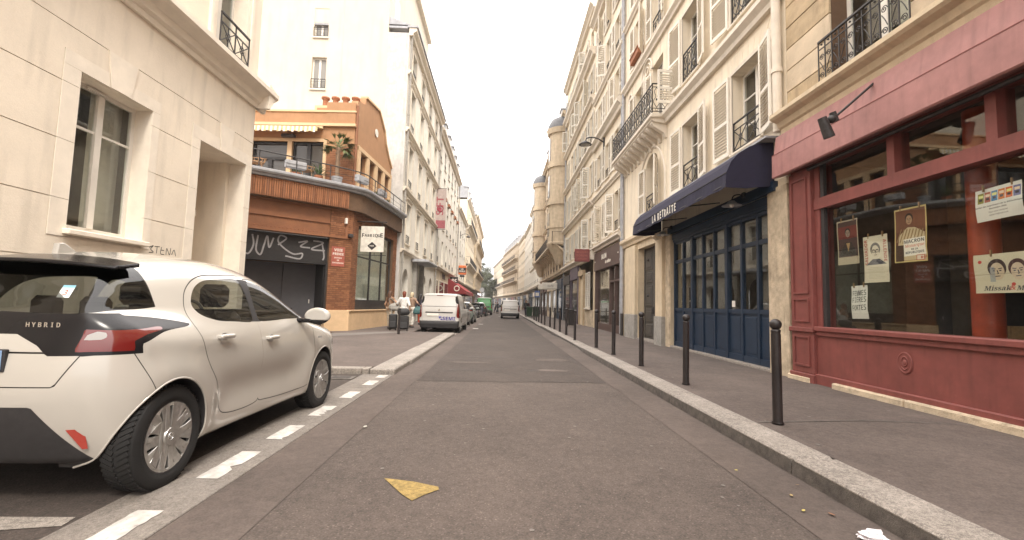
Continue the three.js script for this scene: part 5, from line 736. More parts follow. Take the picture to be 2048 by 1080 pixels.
for (const o of farL) { const G = house(o); const L = Math.hypot(o.b[0] - o.a[0], o.b[1] - o.a[1]); for (let u = .8; u < L - 3; u += 4.4) { const f = mesh('shop_window', [box(u, u + 3.6, .3, 3.4, 0, .08)], [M.brown, M.blue, M.redSign, M.darkDoor][Math.floor(u) % 4], G); mesh('pane', [box(u + .2, u + 3.4, .7, 2.7, .08, .09)], M.glassFar, f); } }
// right side: shuttered cream houses
function shopOn(G, u0, u1, mat, y = 3.35, glass = M.glassFar, fasciaH = .9) { const f = mesh('shopfront', [box(u0, u1, y, y + fasciaH, 0, .16), box(u0, u0 + .16, .12, y, 0, .12), box(u1 - .16, u1, .12, y, 0, .12), box(u0, u1, .12, .7, 0, .1)], mat, G); mesh('pane', [box(u0 + .16, u1 - .16, .7, y, .01, .03)], glass, f); return f; }
{
  const G = house({ label: 'cream shuttered house above the brown shopfront', a: [5.5, 26.6], b: [5.5, 20.03], H: 18.6, wall: M.cream, groundY: 4.55, rows: [[5.05, 7.0], [8.2, 10.1], [11.2, 13.1], [14.1, 15.9], [16.6, 18]], cols: [1.3, 3.3, 5.3], ww: .95, strings: [[4.5, .3, .3], [7.55, .25, .18], [10.65, .5, .35], [13.55, .3, .2]], shutters: .9, seed: 11, pale: .6, groundMat: 1 });
  mesh('shop_wall', [box(0, .75, .1, 4.55, -.4, 0), box(6.35, 6.57, .1, 4.55, -.4, 0), box(.75, 6.35, 4.42, 4.55, -.4, 0)], M.creamWarm, G);
  const f = mesh('shopfront', [cbox(.75, 6.4, 3.38, 4.4, -.1, .12, .02), box(.75, .9, .12, 3.38, -.2, .06), box(6.2, 6.4, .12, 3.38, -.2, .06), box(.9, 6.2, .12, .5, -.2, .02), box(4.0, 4.12, .5, 3.38, -.2, .02), box(5.05, 5.17, .12, 3.38, -.2, .02), box(4.12, 6.2, 2.6, 2.7, -.2, .02)], M.brown, G);
  for (const [a, b, y0, y1] of [[.9, 4.0, .5, 3.38], [4.12, 5.05, .5, 2.6], [5.17, 6.2, .5, 2.6], [4.12, 6.2, 2.7, 3.38]]) mesh('pane', [box(a, b, y0, y1, -.1, -.094)], M.glass, f);
  mesh('sign_text', [text('SALON', .26, .01).translate(3.2, 3.9, .12), text('de coiffure', .16, .01).translate(4.1, 3.62, .12), new THREE.SphereGeometry(.04, 8, 6).translate(1.1, 3.9, .12), new THREE.SphereGeometry(.04, 8, 6).translate(6.1, 3.9, .12)], M.shutter, f);
  room(G, .8, 6.3, .12, 3.5, -2, -.3, M.interiorWarm); mesh('display', [box(1.2, 2.0, .5, 1.7, -1.2, -.9), box(2.3, 3.5, .5, 1.2, -.9, -.5), box(1.0, 1.5, 2.0, 2.8, -1, -.98)], M.curtain, G); mesh('display', [box(2.2, 2.9, 1.3, 2.0, -1.2, -1)], M.redSign, G); pipe(G, 6.5, .1, .2, 18.4, .055, M.zinc);
}
{
  const G = house({ label: 'long white shuttered house with door and purple shopfront', a: [5.5, 38.6], b: [5.5, 26.63], H: 20.2, wall: M.cream, groundY: 4.4, rows: [[4.95, 6.9], [8.3, 10.3], [11.6, 13.5], [14.7, 16.5], [17.6, 19.2]], cols: every(6, 11.97, 1.1), ww: .9, strings: [[4.2, .4, .4], [7.5, .35, .32], [10.9, .35, .3], [14.05, .35, .3], [17, .5, .4]], shutters: .85, seed: 13, pale: .6, smat: M.shutterGrey });
  const d = (x) => 38.6 - x;
  shopOn(G, d(34.6), d(31.3), M.purple, 3.3, M.glassFar, .9); const dr = mesh('door', [box(d(30.6), d(29.3), .12, 3.2, 0, .05)], M.creamWarm, G); mesh('door_surround', [box(d(30.8), d(30.6), .12, 3.4, 0, .14), box(d(29.3), d(29.1), .12, 3.4, 0, .14), box(d(30.8), d(29.1), 3.4, 3.75, 0, .2)], M.stoneWarm, dr);
  for (const [p, q] of [[28.75, 28.1], [28.0, 27.4]]) shutterAt(G, d(p), 1.3, p - q, 2.2, 1, 0, { z: .02 }); mesh('sill', [cbox(d(28.85), d(27.3), 1.18, 1.28, 0, .14, .01)], M.creamTrim, G); mesh('lower_wall', [box(d(29.1), d(26.65), .12, 1.15, 0, .03), box(d(31.3), d(30.8), .12, 4, 0, .03)], M.stoneOld, G); shopOn(G, d(38.3), d(34.9), M.black, 3.1, M.glassFar, .7); pipe(G, .1, .1, .2, 20, .055, M.zinc);
}
// corner building with round turrets
{
  const L = 21.4, G = house({ label: 'ochre stone building with round corner turrets and long iron balcony', a: [5.5, 60.02], b: [5.5, 38.63], H: 18.4, wall: M.limestone, groundY: 4.4, rows: [[4.8, 6.3], [7.4, 9.8], [11, 13.2], [14.3, 16.4], [16.9, 17.9]], cols: [3.2, 5.6, 8, 10.7, 13.4, 15.8, 18.2], ww: 1.1, strings: [[4.2, .3, .3], [10.3, .3, .25], [13.7, .3, .25], [16.7, .3, .25]], seed: 15, mansard: 2.4, dormers: [5, 8, 11, 14, 17], trimMat: M.limestone, balconies: [[1.8, L - .1, 6.9, 1.15]], guards: 'far' });
  for (const u of [1.4, L - 1.35]) { const t = mesh('turret', [cyl(1.24, 1.24, .2, 28, u, 8.2, .25), cyl(1.15, 1.15, 10.2, 28, u, 7, .25), cyl(1.3, 1.3, .35, 28, u, 10.3, .25), cyl(1.28, 1.28, .3, 28, u, 13.7, .25), cyl(1.3, 1.42, .45, 28, u, 16.8, .25), lathe([[.25, 5.0], [.5, 5.3], [.7, 5.9], [1.15, 6.6], [1.25, 6.9], [1.15, 7.0]], 28).translate(u, 0, .25)], M.limestone, G); mesh('dome', [lathe([[1.36, 17.25], [1.28, 17.7], [1.0, 18.2], [.5, 18.5], [.12, 18.65], [.05, 19], [0, 19.05]], 24).translate(u, 0, .25)], M.slate, t); for (const [y0, y1] of [[7.5, 9.6], [11, 13], [14.4, 16.4]]) mesh('window', [box(-.3, .3, y0, y1, 1.1, 1.16).rotateY(.1).translate(u, 0, .25)], M.glassFarPale, t); }
  for (let u = .3; u < L - 3; u += 4.2) shopOn(G, u, u + 3.4, [M.brown, M.darkDoor, M.blue, M.creamTrim, M.limestone][Math.round(u) % 5], 2.9);
}
const farR = [
  { label: 'plain white house past the turrets, with tall slate chimney', a: [5.5, 84], b: [5.5, 60.05], H: 18, wall: M.white, rows: [[4.8, 6.8], [7.9, 10], [11, 13], [14, 16], [16.6, 17.7]], cols: every(8, 24), strings: [[4.1], [7.3]], seed: 17 },
  { label: 'white house with blank strip beyond the plain white one', a: [5.3, 101], b: [5.5, 84.03], H: 16.5, wall: M.white, rows: [[4.8, 6.8], [7.9, 10], [11, 13], [14, 15.6]], cols: every(5, 17, 2), strings: [[4.1]], seed: 18 },
  { label: 'cream house near the bend of the street', a: [4.6, 118], b: [5.3, 101.03], H: 17, wall: M.cream, rows: [[4.8, 6.8], [7.9, 10], [11, 13], [14, 15.8]], cols: every(6, 17), strings: [[4.1], [13.5]], seed: 19 },
  { label: 'ochre stone house with rows of iron balconies at the bend', a: [.9, 152], b: [4.55, 118.1], H: 17.5, wall: M.limestone, rows: [[4.8, 6.9], [7.9, 10], [11, 13], [14, 16]], cols: every(10, 34), strings: [[4.1], [10.5]], seed: 20, trimMat: M.limestone, mansard: 3.4, dormers: every(8, 34), balconies: [[1, 33, 7.7, .9], [1, 33, 10.8, .8], [1, 33, 13.8, .9]] },
  { label: 'farthest pale house closing the street before the trees', a: [-3.2, 196], b: [.85, 152.1], H: 17, wall: M.cream, rows: [[4.8, 6.9], [7.9, 10], [11, 13], [14, 16]], cols: every(12, 44), strings: [[4.1]], seed: 21, balconies: [[1, 43, 7.7, .8]] },
];
for (const o of farR) { const G = house(o), L = Math.hypot(o.b[0] - o.a[0], o.b[1] - o.a[1]); for (let u = .8; u < L - 3; u += 4.4) shopOn(G, u, u + 3.6, [M.brown, M.blue, M.creamTrim, M.darkDoor, M.redSign][Math.floor(u * 1.3) % 5], 2.7, M.glassFar, .7); }
// signs, banner, lamps
{
  const bn = thing('hotel_banner', 'tall vertical banner with pink lettering on the white house front', 'banner', [-5.28, 7.55, -37.6]); mesh('cloth', [box(-.48, .48, 0, 3.4, -.03, .03)], surf([.42, .34, .31], { size: 2, mid: .05 }), bn); mesh('pink_block', [box(-.47, .47, .05, .72, .03, .036)], surf([.3, .085, .1], { size: 1 }), bn);
  const tg = text('S FT', .62, .006).rotateZ(PI / 2).translate(.28, 1.95, .031); mesh('lettering', [tg], surf([.32, .09, .1], { size: 1 }), bn); mesh('ring', [new THREE.TorusGeometry(.24, .045, 8, 24).translate(.02, 1.72, .031), new THREE.CircleGeometry(.17, 20).translate(-.03, 1.68, .034)], surf([.3, .05, .07], { size: 1 }), bn); mesh('arm', [bar([-.5, 3.45, 0], [.5, 3.45, 0], .04), bar([-.5, -.05, 0], [.5, -.05, 0], .04)], M.iron, bn);
  const ec = thing('black_shop_sign', 'small black projecting sign with white letters', 'shop sign', [-5.2, 3.55, -50]); mesh('board', [cbox(-.45, .45, 0, .7, -.06, .06, .02)], M.black, ec); mesh('lettering', [text('ec', .42, .006).translate(.05, .16, .061)], M.frame, ec); mesh('arm', [bar([-.5, .5, 0], [-.3, .5, 0], .04)], M.iron, ec);
  const os = thing('orange_shop_sign', 'orange projecting sign with black centre above the red awning', 'shop sign', [-4.9, 4.7, -57]); mesh('board', [cbox(-.5, .5, .25, 1.45, -.08, .08, .1)], surf([.6, .16, .05], { size: 1 }), os); mesh('black_centre', [cbox(-.46, .46, .5, 1.15, -.09, .09, .02)], M.black, os); mesh('lettering', [text('LA', .22, .006).translate(0, .88, .09), text('PERLE', .2, .006).translate(0, .6, .09)], M.frame, os); mesh('arm', [bar([-.7, .85, 0], [-.45, .85, 0], .05), cbox(-.3, .3, -.05, .22, -.06, .06, .03)], M.iron, os);
  const ra = thing('red_awning', 'dark red sloping café awning beyond the parked van', 'awning', [-5.6, 2.3, -59.5], PI / 2); mesh('canopy', [ext(poly([[.0, 1.7], [-.0, 1.66], [-1.9, .35], [-1.9, 0], [-1.94, 0], [-1.94, .38]]), 0, 13).rotateY(PI / 2).translate(-11.5, 0, 0)], surf([.26, .03, .03], { size: 1.5, rough: .9 }), ra); for (const u of [-11.5, 1.48]) { const g = ext(poly([[0, 1.66], [-1.9, .35], [-1.9, .05], [0, .05]]), 0, .02).rotateY(PI / 2).translate(u, 0, 0); mesh('end_panel', [g], surf([.2, .022, .024], { size: 1.5, rough: .9 }), ra); } mesh('emblem', [new THREE.TorusGeometry(.26, .05, 6, 20).rotateY(-PI / 2).translate(-11.52, .62, .95)], M.shutter, ra);
  const rs = thing('red_shop_sign', 'dark red projecting sign board beside the brown shopfront', 'shop sign', [4.7, 3.95, -25.9]); mesh('board', [cbox(-.45, .42, 0, .74, -.05, .05, .015)], M.redSign, rs); mesh('lettering', [text('RELIURE', .12, .004).translate(-.02, .5, .051), text('DORURE', .12, .004).translate(-.02, .3, .051), text('ATELIER', .1, .004).translate(-.02, .12, .051)], surf([.3, .1, .08], { size: 1 }), rs); mesh('arm', [bar([.4, .6, 0], [.82, .6, 0], .04), cbox(.5, .8, .15, .75, -.04, .04, .01)], M.creamTrim, rs);
  for (const [x, d, lab] of [[4.55, 45, 'white shop sign projecting beyond the purple shopfront'], [4.7, 42.3, 'white box sign beside the purple shopfront']]) { const s = thing('white_shop_sign', lab, 'shop sign', [x, 2.95, -d], 0, 'white projecting signs'); mesh('board', [cbox(-.8, .85, 0, .55, -.1, .1, .03)], M.shutter, s); mesh('lettering', [text('café', .2, .004).translate(0, .16, .1)], M.greyBase, s); }
  // wall lamps on curved arms
  const lamp = (x, y, d, turn, lab) => { const l = thing('street_lamp', lab, 'street lamp', [x, y, -d], turn, 'wall mounted street lamps'); mesh('wall_plate', [cbox(-.06, .06, -.5, .45, 0, .06, .01)], M.iron, l); mesh('arm', [tube([[0, -.1, .05], [0, .1, .4], [0, .14, .8], [0, .05, 1.0], [0, -.1, 1.02]], .035, 20)], M.iron, l); mesh('shade', [lathe([[.05, .06], [.1, .02], [.3, -.1], [.36, -.16], [.3, -.16], [.08, -.08]], 20).translate(0, -.12, 1.05)], M.iron, l); mesh('lamp_glass', [new THREE.SphereGeometry(.26, 16, 8).scale(1, .4, 1).translate(0, -.28, 1.05)], M.glassFarPale, l); return l; };
  lamp(5.48, 10.5, 24, -PI / 2, 'black street lamp on a curved arm above the brown shopfront'); lamp(-5.58, 10.5, 60, PI / 2, 'small street lamp arm on the low white house'); lamp(5.48, 9, 62, -PI / 2, 'small street lamp arm past the turrets');
  // street sign poles
  const sp = thing('sign_pole', 'thin pole with round street sign beyond the red awning', 'street sign', [-2.7, .1, -66]); mesh('pole', [cyl(.04, .04, 3.6, 10)], M.iron, sp); mesh('disc', [cyl(.34, .34, .03, 24).rotateX(PI / 2).translate(0, 3.3, .06)], M.zinc, sp);
  const bs = thing('blue_sign', 'small blue plate sign on a pole near the white projecting signs', 'street sign', [4.1, .145, -50]); mesh('pole', [cyl(.035, .035, 2.9, 10)], M.iron, bs); mesh('plate', [cbox(-.3, .3, 2.1, 2.8, .03, .06, .02)], surf([.06, .1, .25], { size: 1 }), bs); mesh('symbol', [cbox(-.2, .2, 2.25, 2.6, .06, .066, .01)], M.shutter, bs);
  const bin = (x, d, lab, c = [.012, .04, .014]) => { const b = thing('wheelie_bin', lab, 'bin', [x, .145, -d], 0, 'green bins on the pavement'); mesh('body', [(() => { const g = cbox(-.28, .28, .08, .95, -.33, .33, .03), p = g.attributes.position; for (let i = 0; i < p.count; i++) { const k = .82 + .18 * p.getY(i); p.setX(i, p.getX(i) * k); p.setZ(i, p.getZ(i) * k); } g.computeVertexNormals(); return g; })()], surf(c, { size: 1, rough: .6 }), b); mesh('lid', [cbox(-.31, .31, .95, 1.05, -.36, .38, .03)], surf(c, { size: 1, rough: .5 }), b); for (const s of [-1, 1]) mesh('wheel', [cyl(.1, .1, .05, 14).rotateZ(PI / 2).translate(s * .26 + .02, .1, -.28)], M.black, b); return b; };
  bin(2.95, 45.2, 'dark green wheelie bin at the kerb past the bollards'); bin(3.6, 45.6, 'dark green wheelie bin set behind the kerbside one'); bin(4.3, 26.9, 'low dark bin against the wall beneath the red sign', [.02, .015, .013]).scale.set(.8, 1, .8);
  // leafy planters on far balconies
}
// trees closing the street
function tree(x, d, h, r, seed, label) {
  const t = thing('street_tree', label, 'tree', [x, 0, -d], 0, 'trees at the end of the street'), q = rng(seed), limbs = [], tips = [];
  limbs.push(cyl(.35, .2, h * .45, 10)); for (let k = 0; k < 9; k++) { const a = q() * 6.28, e = .5 + q() * .8, l = r * (.6 + q() * .5), y = h * (.3 + q() * .2); const tip = [Math.cos(a) * Math.cos(e) * l, y + Math.sin(e) * l, Math.sin(a) * Math.cos(e) * l]; limbs.push(tube([[0, y, 0], [tip[0] * .5, y + (tip[1] - y) * .55, tip[2] * .5], tip], .09, 8, 6)); tips.push(tip); }
  mesh('trunk', limbs, surf([.07, .05, .035], { size: 1, mid: .3 }), t);
  const f = [], cl = []; for (let k = 0; k < 46; k++) { const a = q() * 6.28, u = q() * 2 - 1, s = Math.sqrt(1 - u * u), rr = r * (.45 + .6 * q()); cl.push([Math.cos(a) * s * rr, h * .66 + u * rr * (h * .4 / r), Math.sin(a) * s * rr, .7 + q() * .9]); }
  for (const [cx, cy, cz, cr] of cl) for (let i = 0; i < 230; i++) { const a = q() * 6.28, u = q() * 2 - 1, s = Math.sqrt(1 - u * u), rr = cr * Math.cbrt(q()), x0 = cx + Math.cos(a) * s * rr, y0 = cy + u * rr * .8, z0 = cz + Math.sin(a) * s * rr, l = .2 + q() * .22; const v = () => (q() - .5) * 2 * l; f.push(x0, y0, z0, x0 + v(), y0 + v(), z0 + v(), x0 + v(), y0 + v(), z0 + v()); }
  const g = new THREE.BufferGeometry(); g.setAttribute('position', new THREE.Float32BufferAttribute(f, 3)); g.computeVertexNormals(); const leaf = surf([.05, .062, .02], { size: 2, mid: .35, coarse: .3, rough: .7 }); leaf.transmission = .15; leaf.thickness = 0; mesh('crown', [g], leaf, t); return t;
}
tree(-7.6, 186, 16.5, 5.2, 1, 'rounded green tree at the street end beside the farthest pale house'); tree(-4.6, 178, 13, 3.6, 2, 'smaller green tree in front of the rounded tree'); tree(-12.5, 200, 16, 5, 3, 'tall green tree behind the left house row at the street end'); tree(-3.5, 214, 11, 4, 5, 'distant green tree hidden behind the farthest pale house');
// ---------- smooth bodies from distance fields ----------
function surfaceNets(f, lo, hi, cell) {
  const n = [0, 1, 2].map((i) => Math.ceil((hi[i] - lo[i]) / cell) + 1), [nx, ny, nz] = n, v = new Float32Array(nx * ny * nz);
  for (let k = 0, q = 0; k < nz; k++) for (let j = 0; j < ny; j++) for (let i = 0; i < nx; i++, q++) v[q] = f(lo[0] + i * cell, lo[1] + j * cell, lo[2] + k * cell);
  const id = new Int32Array(nx * ny * nz).fill(-1), P = [], st = [1, nx, nx * ny];
  const corner = [0, 1, 2, 3, 4, 5, 6, 7].map((c) => (c & 1) * st[0] + (c >> 1 & 1) * st[1] + (c >> 2) * st[2]);
  const edges = []; for (let a = 0; a < 8; a++) for (const b of [1, 2, 4]) if (!(a & b)) edges.push([a, a | b]);
  for (let k = 0; k < nz - 1; k++) for (let j = 0; j < ny - 1; j++) for (let i = 0; i < nx - 1; i++) {
    const q = i + j * st[1] + k * st[2]; let m = 0; for (let c = 0; c < 8; c++) if (v[q + corner[c]] < 0) m |= 1 << c; if (m === 0 || m === 255) continue;
    let x = 0, y = 0, z = 0, c = 0; for (const [a, b] of edges) if ((m >> a & 1) !== (m >> b & 1)) { const va = v[q + corner[a]], vb = v[q + corner[b]], t = va / (va - vb); x += lerp(a & 1, b & 1, t); y += lerp(a >> 1 & 1, b >> 1 & 1, t); z += lerp(a >> 2, b >> 2, t); c++; }
    id[q] = P.length / 3; P.push(lo[0] + (i + x / c) * cell, lo[1] + (j + y / c) * cell, lo[2] + (k + z / c) * cell);
  }
  const I = []; for (let k = 1; k < nz - 1; k++) for (let j = 1; j < ny - 1; j++) for (let i = 1; i < nx - 1; i++) { const q = i + j * st[1] + k * st[2]; for (let a = 0; a < 3; a++) { const s0 = v[q] < 0, s1 = v[q + st[a]] < 0; if (s0 === s1) continue; const u = st[(a + 1) % 3], w = st[(a + 2) % 3], A = id[q], B = id[q - u], C = id[q - u - w], D = id[q - w]; if (s0) I.push(A, B, C, A, C, D); else I.push(A, C, B, A, D, C); } }
  const e = cell * .25, Nn = new Float32Array(P.length), grad = (x, y, z) => [(f(x + e, y, z) - f(x - e, y, z)) / (2 * e), (f(x, y + e, z) - f(x, y - e, z)) / (2 * e), (f(x, y, z + e) - f(x, y, z - e)) / (2 * e)];
  for (let i = 0; i < P.length; i += 3) { let g; for (let it = 0; it < 2; it++) { const d = f(P[i], P[i + 1], P[i + 2]); g = grad(P[i], P[i + 1], P[i + 2]); const l = g[0] ** 2 + g[1] ** 2 + g[2] ** 2 || 1, s = clamp(d / l, -cell * .5, cell * .5); for (let a = 0; a < 3; a++) P[i + a] -= g[a] * s; } g = grad(P[i], P[i + 1], P[i + 2]); const l = Math.hypot(...g) || 1; for (let a = 0; a < 3; a++) Nn[i + a] = g[a] / l; }
  return { p: Float32Array.from(P), n: Nn, i: I };
}
const soup = (m) => { const t = []; for (let q = 0; q < m.i.length; q += 3) { const T = []; for (let c = 0; c < 3; c++) { const k = m.i[q + c] * 3; T.push([m.p[k], m.p[k + 1], m.p[k + 2], m.n[k], m.n[k + 1], m.n[k + 2]]); } t.push(T); } return t; };
function splitBy(tris, g) { // [inside g<0, outside]
  const A = [], B = []; const mix = (a, b, t) => a.map((v, i) => v + (b[i] - v) * t);
  for (const T of tris) { const d = T.map((v) => g(v[0], v[1], v[2])), s = d.map((x) => x < 0); const c = s[0] + s[1] + s[2]; if (c === 3) { A.push(T); continue; } if (c === 0) { B.push(T); continue; }
    const k = c === 1 ? s.indexOf(true) : s.indexOf(false), a = T[k], b = T[(k + 1) % 3], e = T[(k + 2) % 3], da = d[k], db = d[(k + 1) % 3], de = d[(k + 2) % 3], ab = mix(a, b, da / (da - db)), ae = mix(a, e, da / (da - de));
    const one = [[a, ab, ae]], two = [[ab, b, e], [ab, e, ae]]; (c === 1 ? A : B).push(...one); (c === 1 ? B : A).push(...two); }
  return [A, B];
}
function soupGeo(tris, off = 0) { const p = new Float32Array(tris.length * 9), n = new Float32Array(tris.length * 9); let o = 0; for (const T of tris) for (const v of T) { for (let c = 0; c < 3; c++) { p[o] = v[c] + v[c + 3] * off; n[o++] = v[c + 3]; } } const g = new THREE.BufferGeometry(); g.setAttribute('position', new THREE.BufferAttribute(p, 3)); g.setAttribute('normal', new THREE.BufferAttribute(n, 3)); return g; }
function sdPoly(pts) { return (x, y) => { let d = 1e9, s = 1; for (let i = 0, j = pts.length - 1; i < pts.length; j = i++) { const ex = pts[j][0] - pts[i][0], ey = pts[j][1] - pts[i][1], wx = x - pts[i][0], wy = y - pts[i][1], t = clamp((wx * ex + wy * ey) / (ex * ex + ey * ey)), bx = wx - ex * t, by = wy - ey * t; d = Math.min(d, bx * bx + by * by); const c1 = y >= pts[i][1], c2 = y < pts[j][1], c3 = ex * wy > ey * wx; if ((c1 && c2 && c3) || (!c1 && !c2 && !c3)) s = -s; } return s * Math.sqrt(d); }; }
function smoothPoly(pts, n = 6) { return new THREE.CatmullRomCurve3(pts.map(([x, y]) => V(x, y, 0)), true, 'centripetal').getPoints(pts.length * n).slice(0, -1).map((p) => [p.x, p.y]); }
function tab(pts) { const n = pts.length, m = pts.map((p, i) => { const a = pts[Math.max(0, i - 1)], b = pts[Math.min(n - 1, i + 1)]; return (b[1] - a[1]) / (b[0] - a[0]); }); return (x) => { if (x <= pts[0][0]) return pts[0][1]; if (x >= pts[n - 1][0]) return pts[n - 1][1]; let i = 0; while (x > pts[i + 1][0]) i++; const h = pts[i + 1][0] - pts[i][0], t = (x - pts[i][0]) / h, t2 = t * t, t3 = t2 * t; return (2 * t3 - 3 * t2 + 1) * pts[i][1] + (t3 - 2 * t2 + t) * h * m[i] + (3 * t2 - 2 * t3) * pts[i + 1][1] + (t3 - t2) * h * m[i + 1]; }; }
const smax = (a, b, k) => { const h = Math.max(k - Math.abs(a - b), 0) / k; return Math.max(a, b) + h * h * k / 4; };
const smin = (a, b, k) => -smax(-a, -b, k);
function lut(fn, a, b, n = 1200) { const t = new Float32Array(n + 1); for (let i = 0; i <= n; i++) t[i] = fn(a + (b - a) * i / n); return (x) => { const u = clamp((x - a) / (b - a)) * n, i = Math.min(n - 1, u | 0); return t[i] + (t[i + 1] - t[i]) * (u - i); }; }
// ---------- vehicles ----------
const paintWhite = new THREE.MeshPhysicalMaterial({ color: col(.46, .433, .39), roughness: .24, ior: 1.62, clearcoat: 1, clearcoatRoughness: .04 });
const MV = {
  rubber: surf([.011, .0105, .0105], { grain: .1, mid: .2, coarse: .2, size: .5, rough: .85, bump: .001, bumpTex: bumpGrit, bumpSize: .2 }),
  plastic: surf([.028, .026, .027], { grain: .1, mid: .1, size: .4, rough: .6 }),
  gloss: new THREE.MeshPhysicalMaterial({ color: col(.012, .011, .012), roughness: .2, specularIntensity: .6 }),
  tint: new THREE.MeshPhysicalMaterial({ color: col(.42, .44, .42), roughness: .01, transmission: 1, thickness: 0, ior: 1.5 }),
  clear: new THREE.MeshPhysicalMaterial({ color: col(.72, .75, .72), roughness: .01, transmission: 1, thickness: 0, ior: 1.5 }),
  silver: surf([.42, .41, .39], { grain: .04, mid: .06, size: .3, rough: .32, metal: .75 }),
  redLens: new THREE.MeshPhysicalMaterial({ color: col(.13, .01, .008), roughness: .12, clearcoat: 1, clearcoatRoughness: .02 }),
  clearLens: new THREE.MeshPhysicalMaterial({ color: col(.3, .285, .27), roughness: .15, clearcoat: 1 }),
  reflector: new THREE.MeshPhysicalMaterial({ color: col(.3, .028, .016), roughness: .25, clearcoat: 1 }),
  seat: surf([.035, .033, .034], { grain: .1, mid: .1, size: .4, rough: .95 }),
  chrome: new THREE.MeshPhysicalMaterial({ color: col(.7, .7, .69), roughness: .12, metalness: 1 }),
};
function wheelGeos(r = .312, w = .2) {
  const tyre = lathe([[r * .66, -w * .44], [r * .8, -w * .5], [r * .94, -w * .47], [r * .985, -w * .4], [r, -w * .28], [r, w * .28], [r * .985, w * .4], [r * .94, w * .47], [r * .8, w * .5], [r * .66, w * .44], [r * .64, 0], [r * .66, -w * .44]], 48);
  const grooves = []; for (let i = 0; i < 60; i++) { const a = i / 60 * 2 * PI; for (const s of [-1, 1]) grooves.push(box(-.012, .012, -.04, .04, -.004, .006).rotateZ(s * .5).translate(0, s * w * .22, r).rotateY(a)); }
  const rim = [lathe([[0, w * .2], [r * .1, w * .21], [r * .2, w * .14], [r * .6, w * .12], [r * .62, w * .4], [r * .68, w * .47], [r * .7, w * .46]], 40)], sp = [];
  { // one-piece wheel cover: ten broad spokes left between slots
    const sh = new THREE.Shape(); sh.absarc(0, 0, r * .69, 0, 2 * PI); const hole = (pts, a) => { const h = new THREE.Path(); pts.forEach(([x, y], n) => { const X = x * Math.cos(a) - y * Math.sin(a), Y = x * Math.sin(a) + y * Math.cos(a); n ? h.lineTo(X, Y) : h.moveTo(X, Y); }); h.closePath(); sh.holes.push(h); };
    for (let i = 0; i < 10; i++) { const a = i / 10 * 2 * PI, q = i % 2 ? 1 : -1; hole([[r * .3, -.003], [r * .45, -.012 + q * .006], [r * .62, -.016 + q * .014], [r * .635, q * .012], [r * .62, .016 + q * .012], [r * .45, .01 + q * .006], [r * .3, .003]], a); hole([[r * .5, 0], [r * .6, -.007 - q * .004], [r * .63, -q * .004], [r * .6, .007 - q * .004]], a + PI / 10); }
    const g = new THREE.ExtrudeGeometry(sh, { depth: .008, bevelEnabled: true, bevelThickness: .008, bevelSize: .005, bevelSegments: 3, curveSegments: 40 }), p = g.attributes.position; for (let q = 0; q < p.count; q++) { const R0 = Math.hypot(p.getX(q), p.getY(q)) / r, an = Math.atan2(p.getY(q), p.getX(q)); p.setZ(q, p.getZ(q) + w * (.47 - .14 * (1 - R0) - .5 * Math.max(0, R0 - .6)) + .006 * Math.cos(an * 10) * ss(.2, .5, R0) * ss(.7, .6, R0)); } g.computeVertexNormals(); g.rotateX(-PI / 2); sp.push(g); }
  const hub = [cyl(r * .2, r * .16, .025, 24, 0, w * .38, 0)], badge = [new THREE.TorusGeometry(r * .07, .003, 6, 20).rotateX(PI / 2).translate(0, w * .38 + .026, 0), new THREE.TorusGeometry(r * .035, .003, 6, 16).rotateX(PI / 2).scale(.7, 1, 1).translate(0, w * .38 + .026, 0)];
  const back = lathe([[0, -w * .1], [r * .66, -w * .1], [r * .66, -w * .44]], 30);
  return { tyre: merge([tyre, ...grooves]), rim: merge(rim), spokes: merge(sp), hub: merge(hub), badge: merge(badge), back: merge([back]) };
}
const WG = wheelGeos(); for (const k in WG) WG[k].userData.done = true;
function addWheel(car, x, z, side, r = .312, name = 'wheel') { const t = mesh(name, WG.tyre, MV.rubber, car); t.position.set(x, r, z); t.rotation.z = side > 0 ? -PI / 2 : PI / 2; t.rotation.order = 'ZYX'; t.scale.setScalar(r / .312); mesh('rim', WG.rim, MV.plastic, t); mesh('spokes', WG.spokes, MV.silver, t); mesh('hub', WG.hub, MV.silver, t); mesh('badge', WG.badge, MV.chrome, t); mesh('brake_drum', WG.back, MV.plastic, t); return t; }
const AX = { r: 1.41, f: -1.15 };
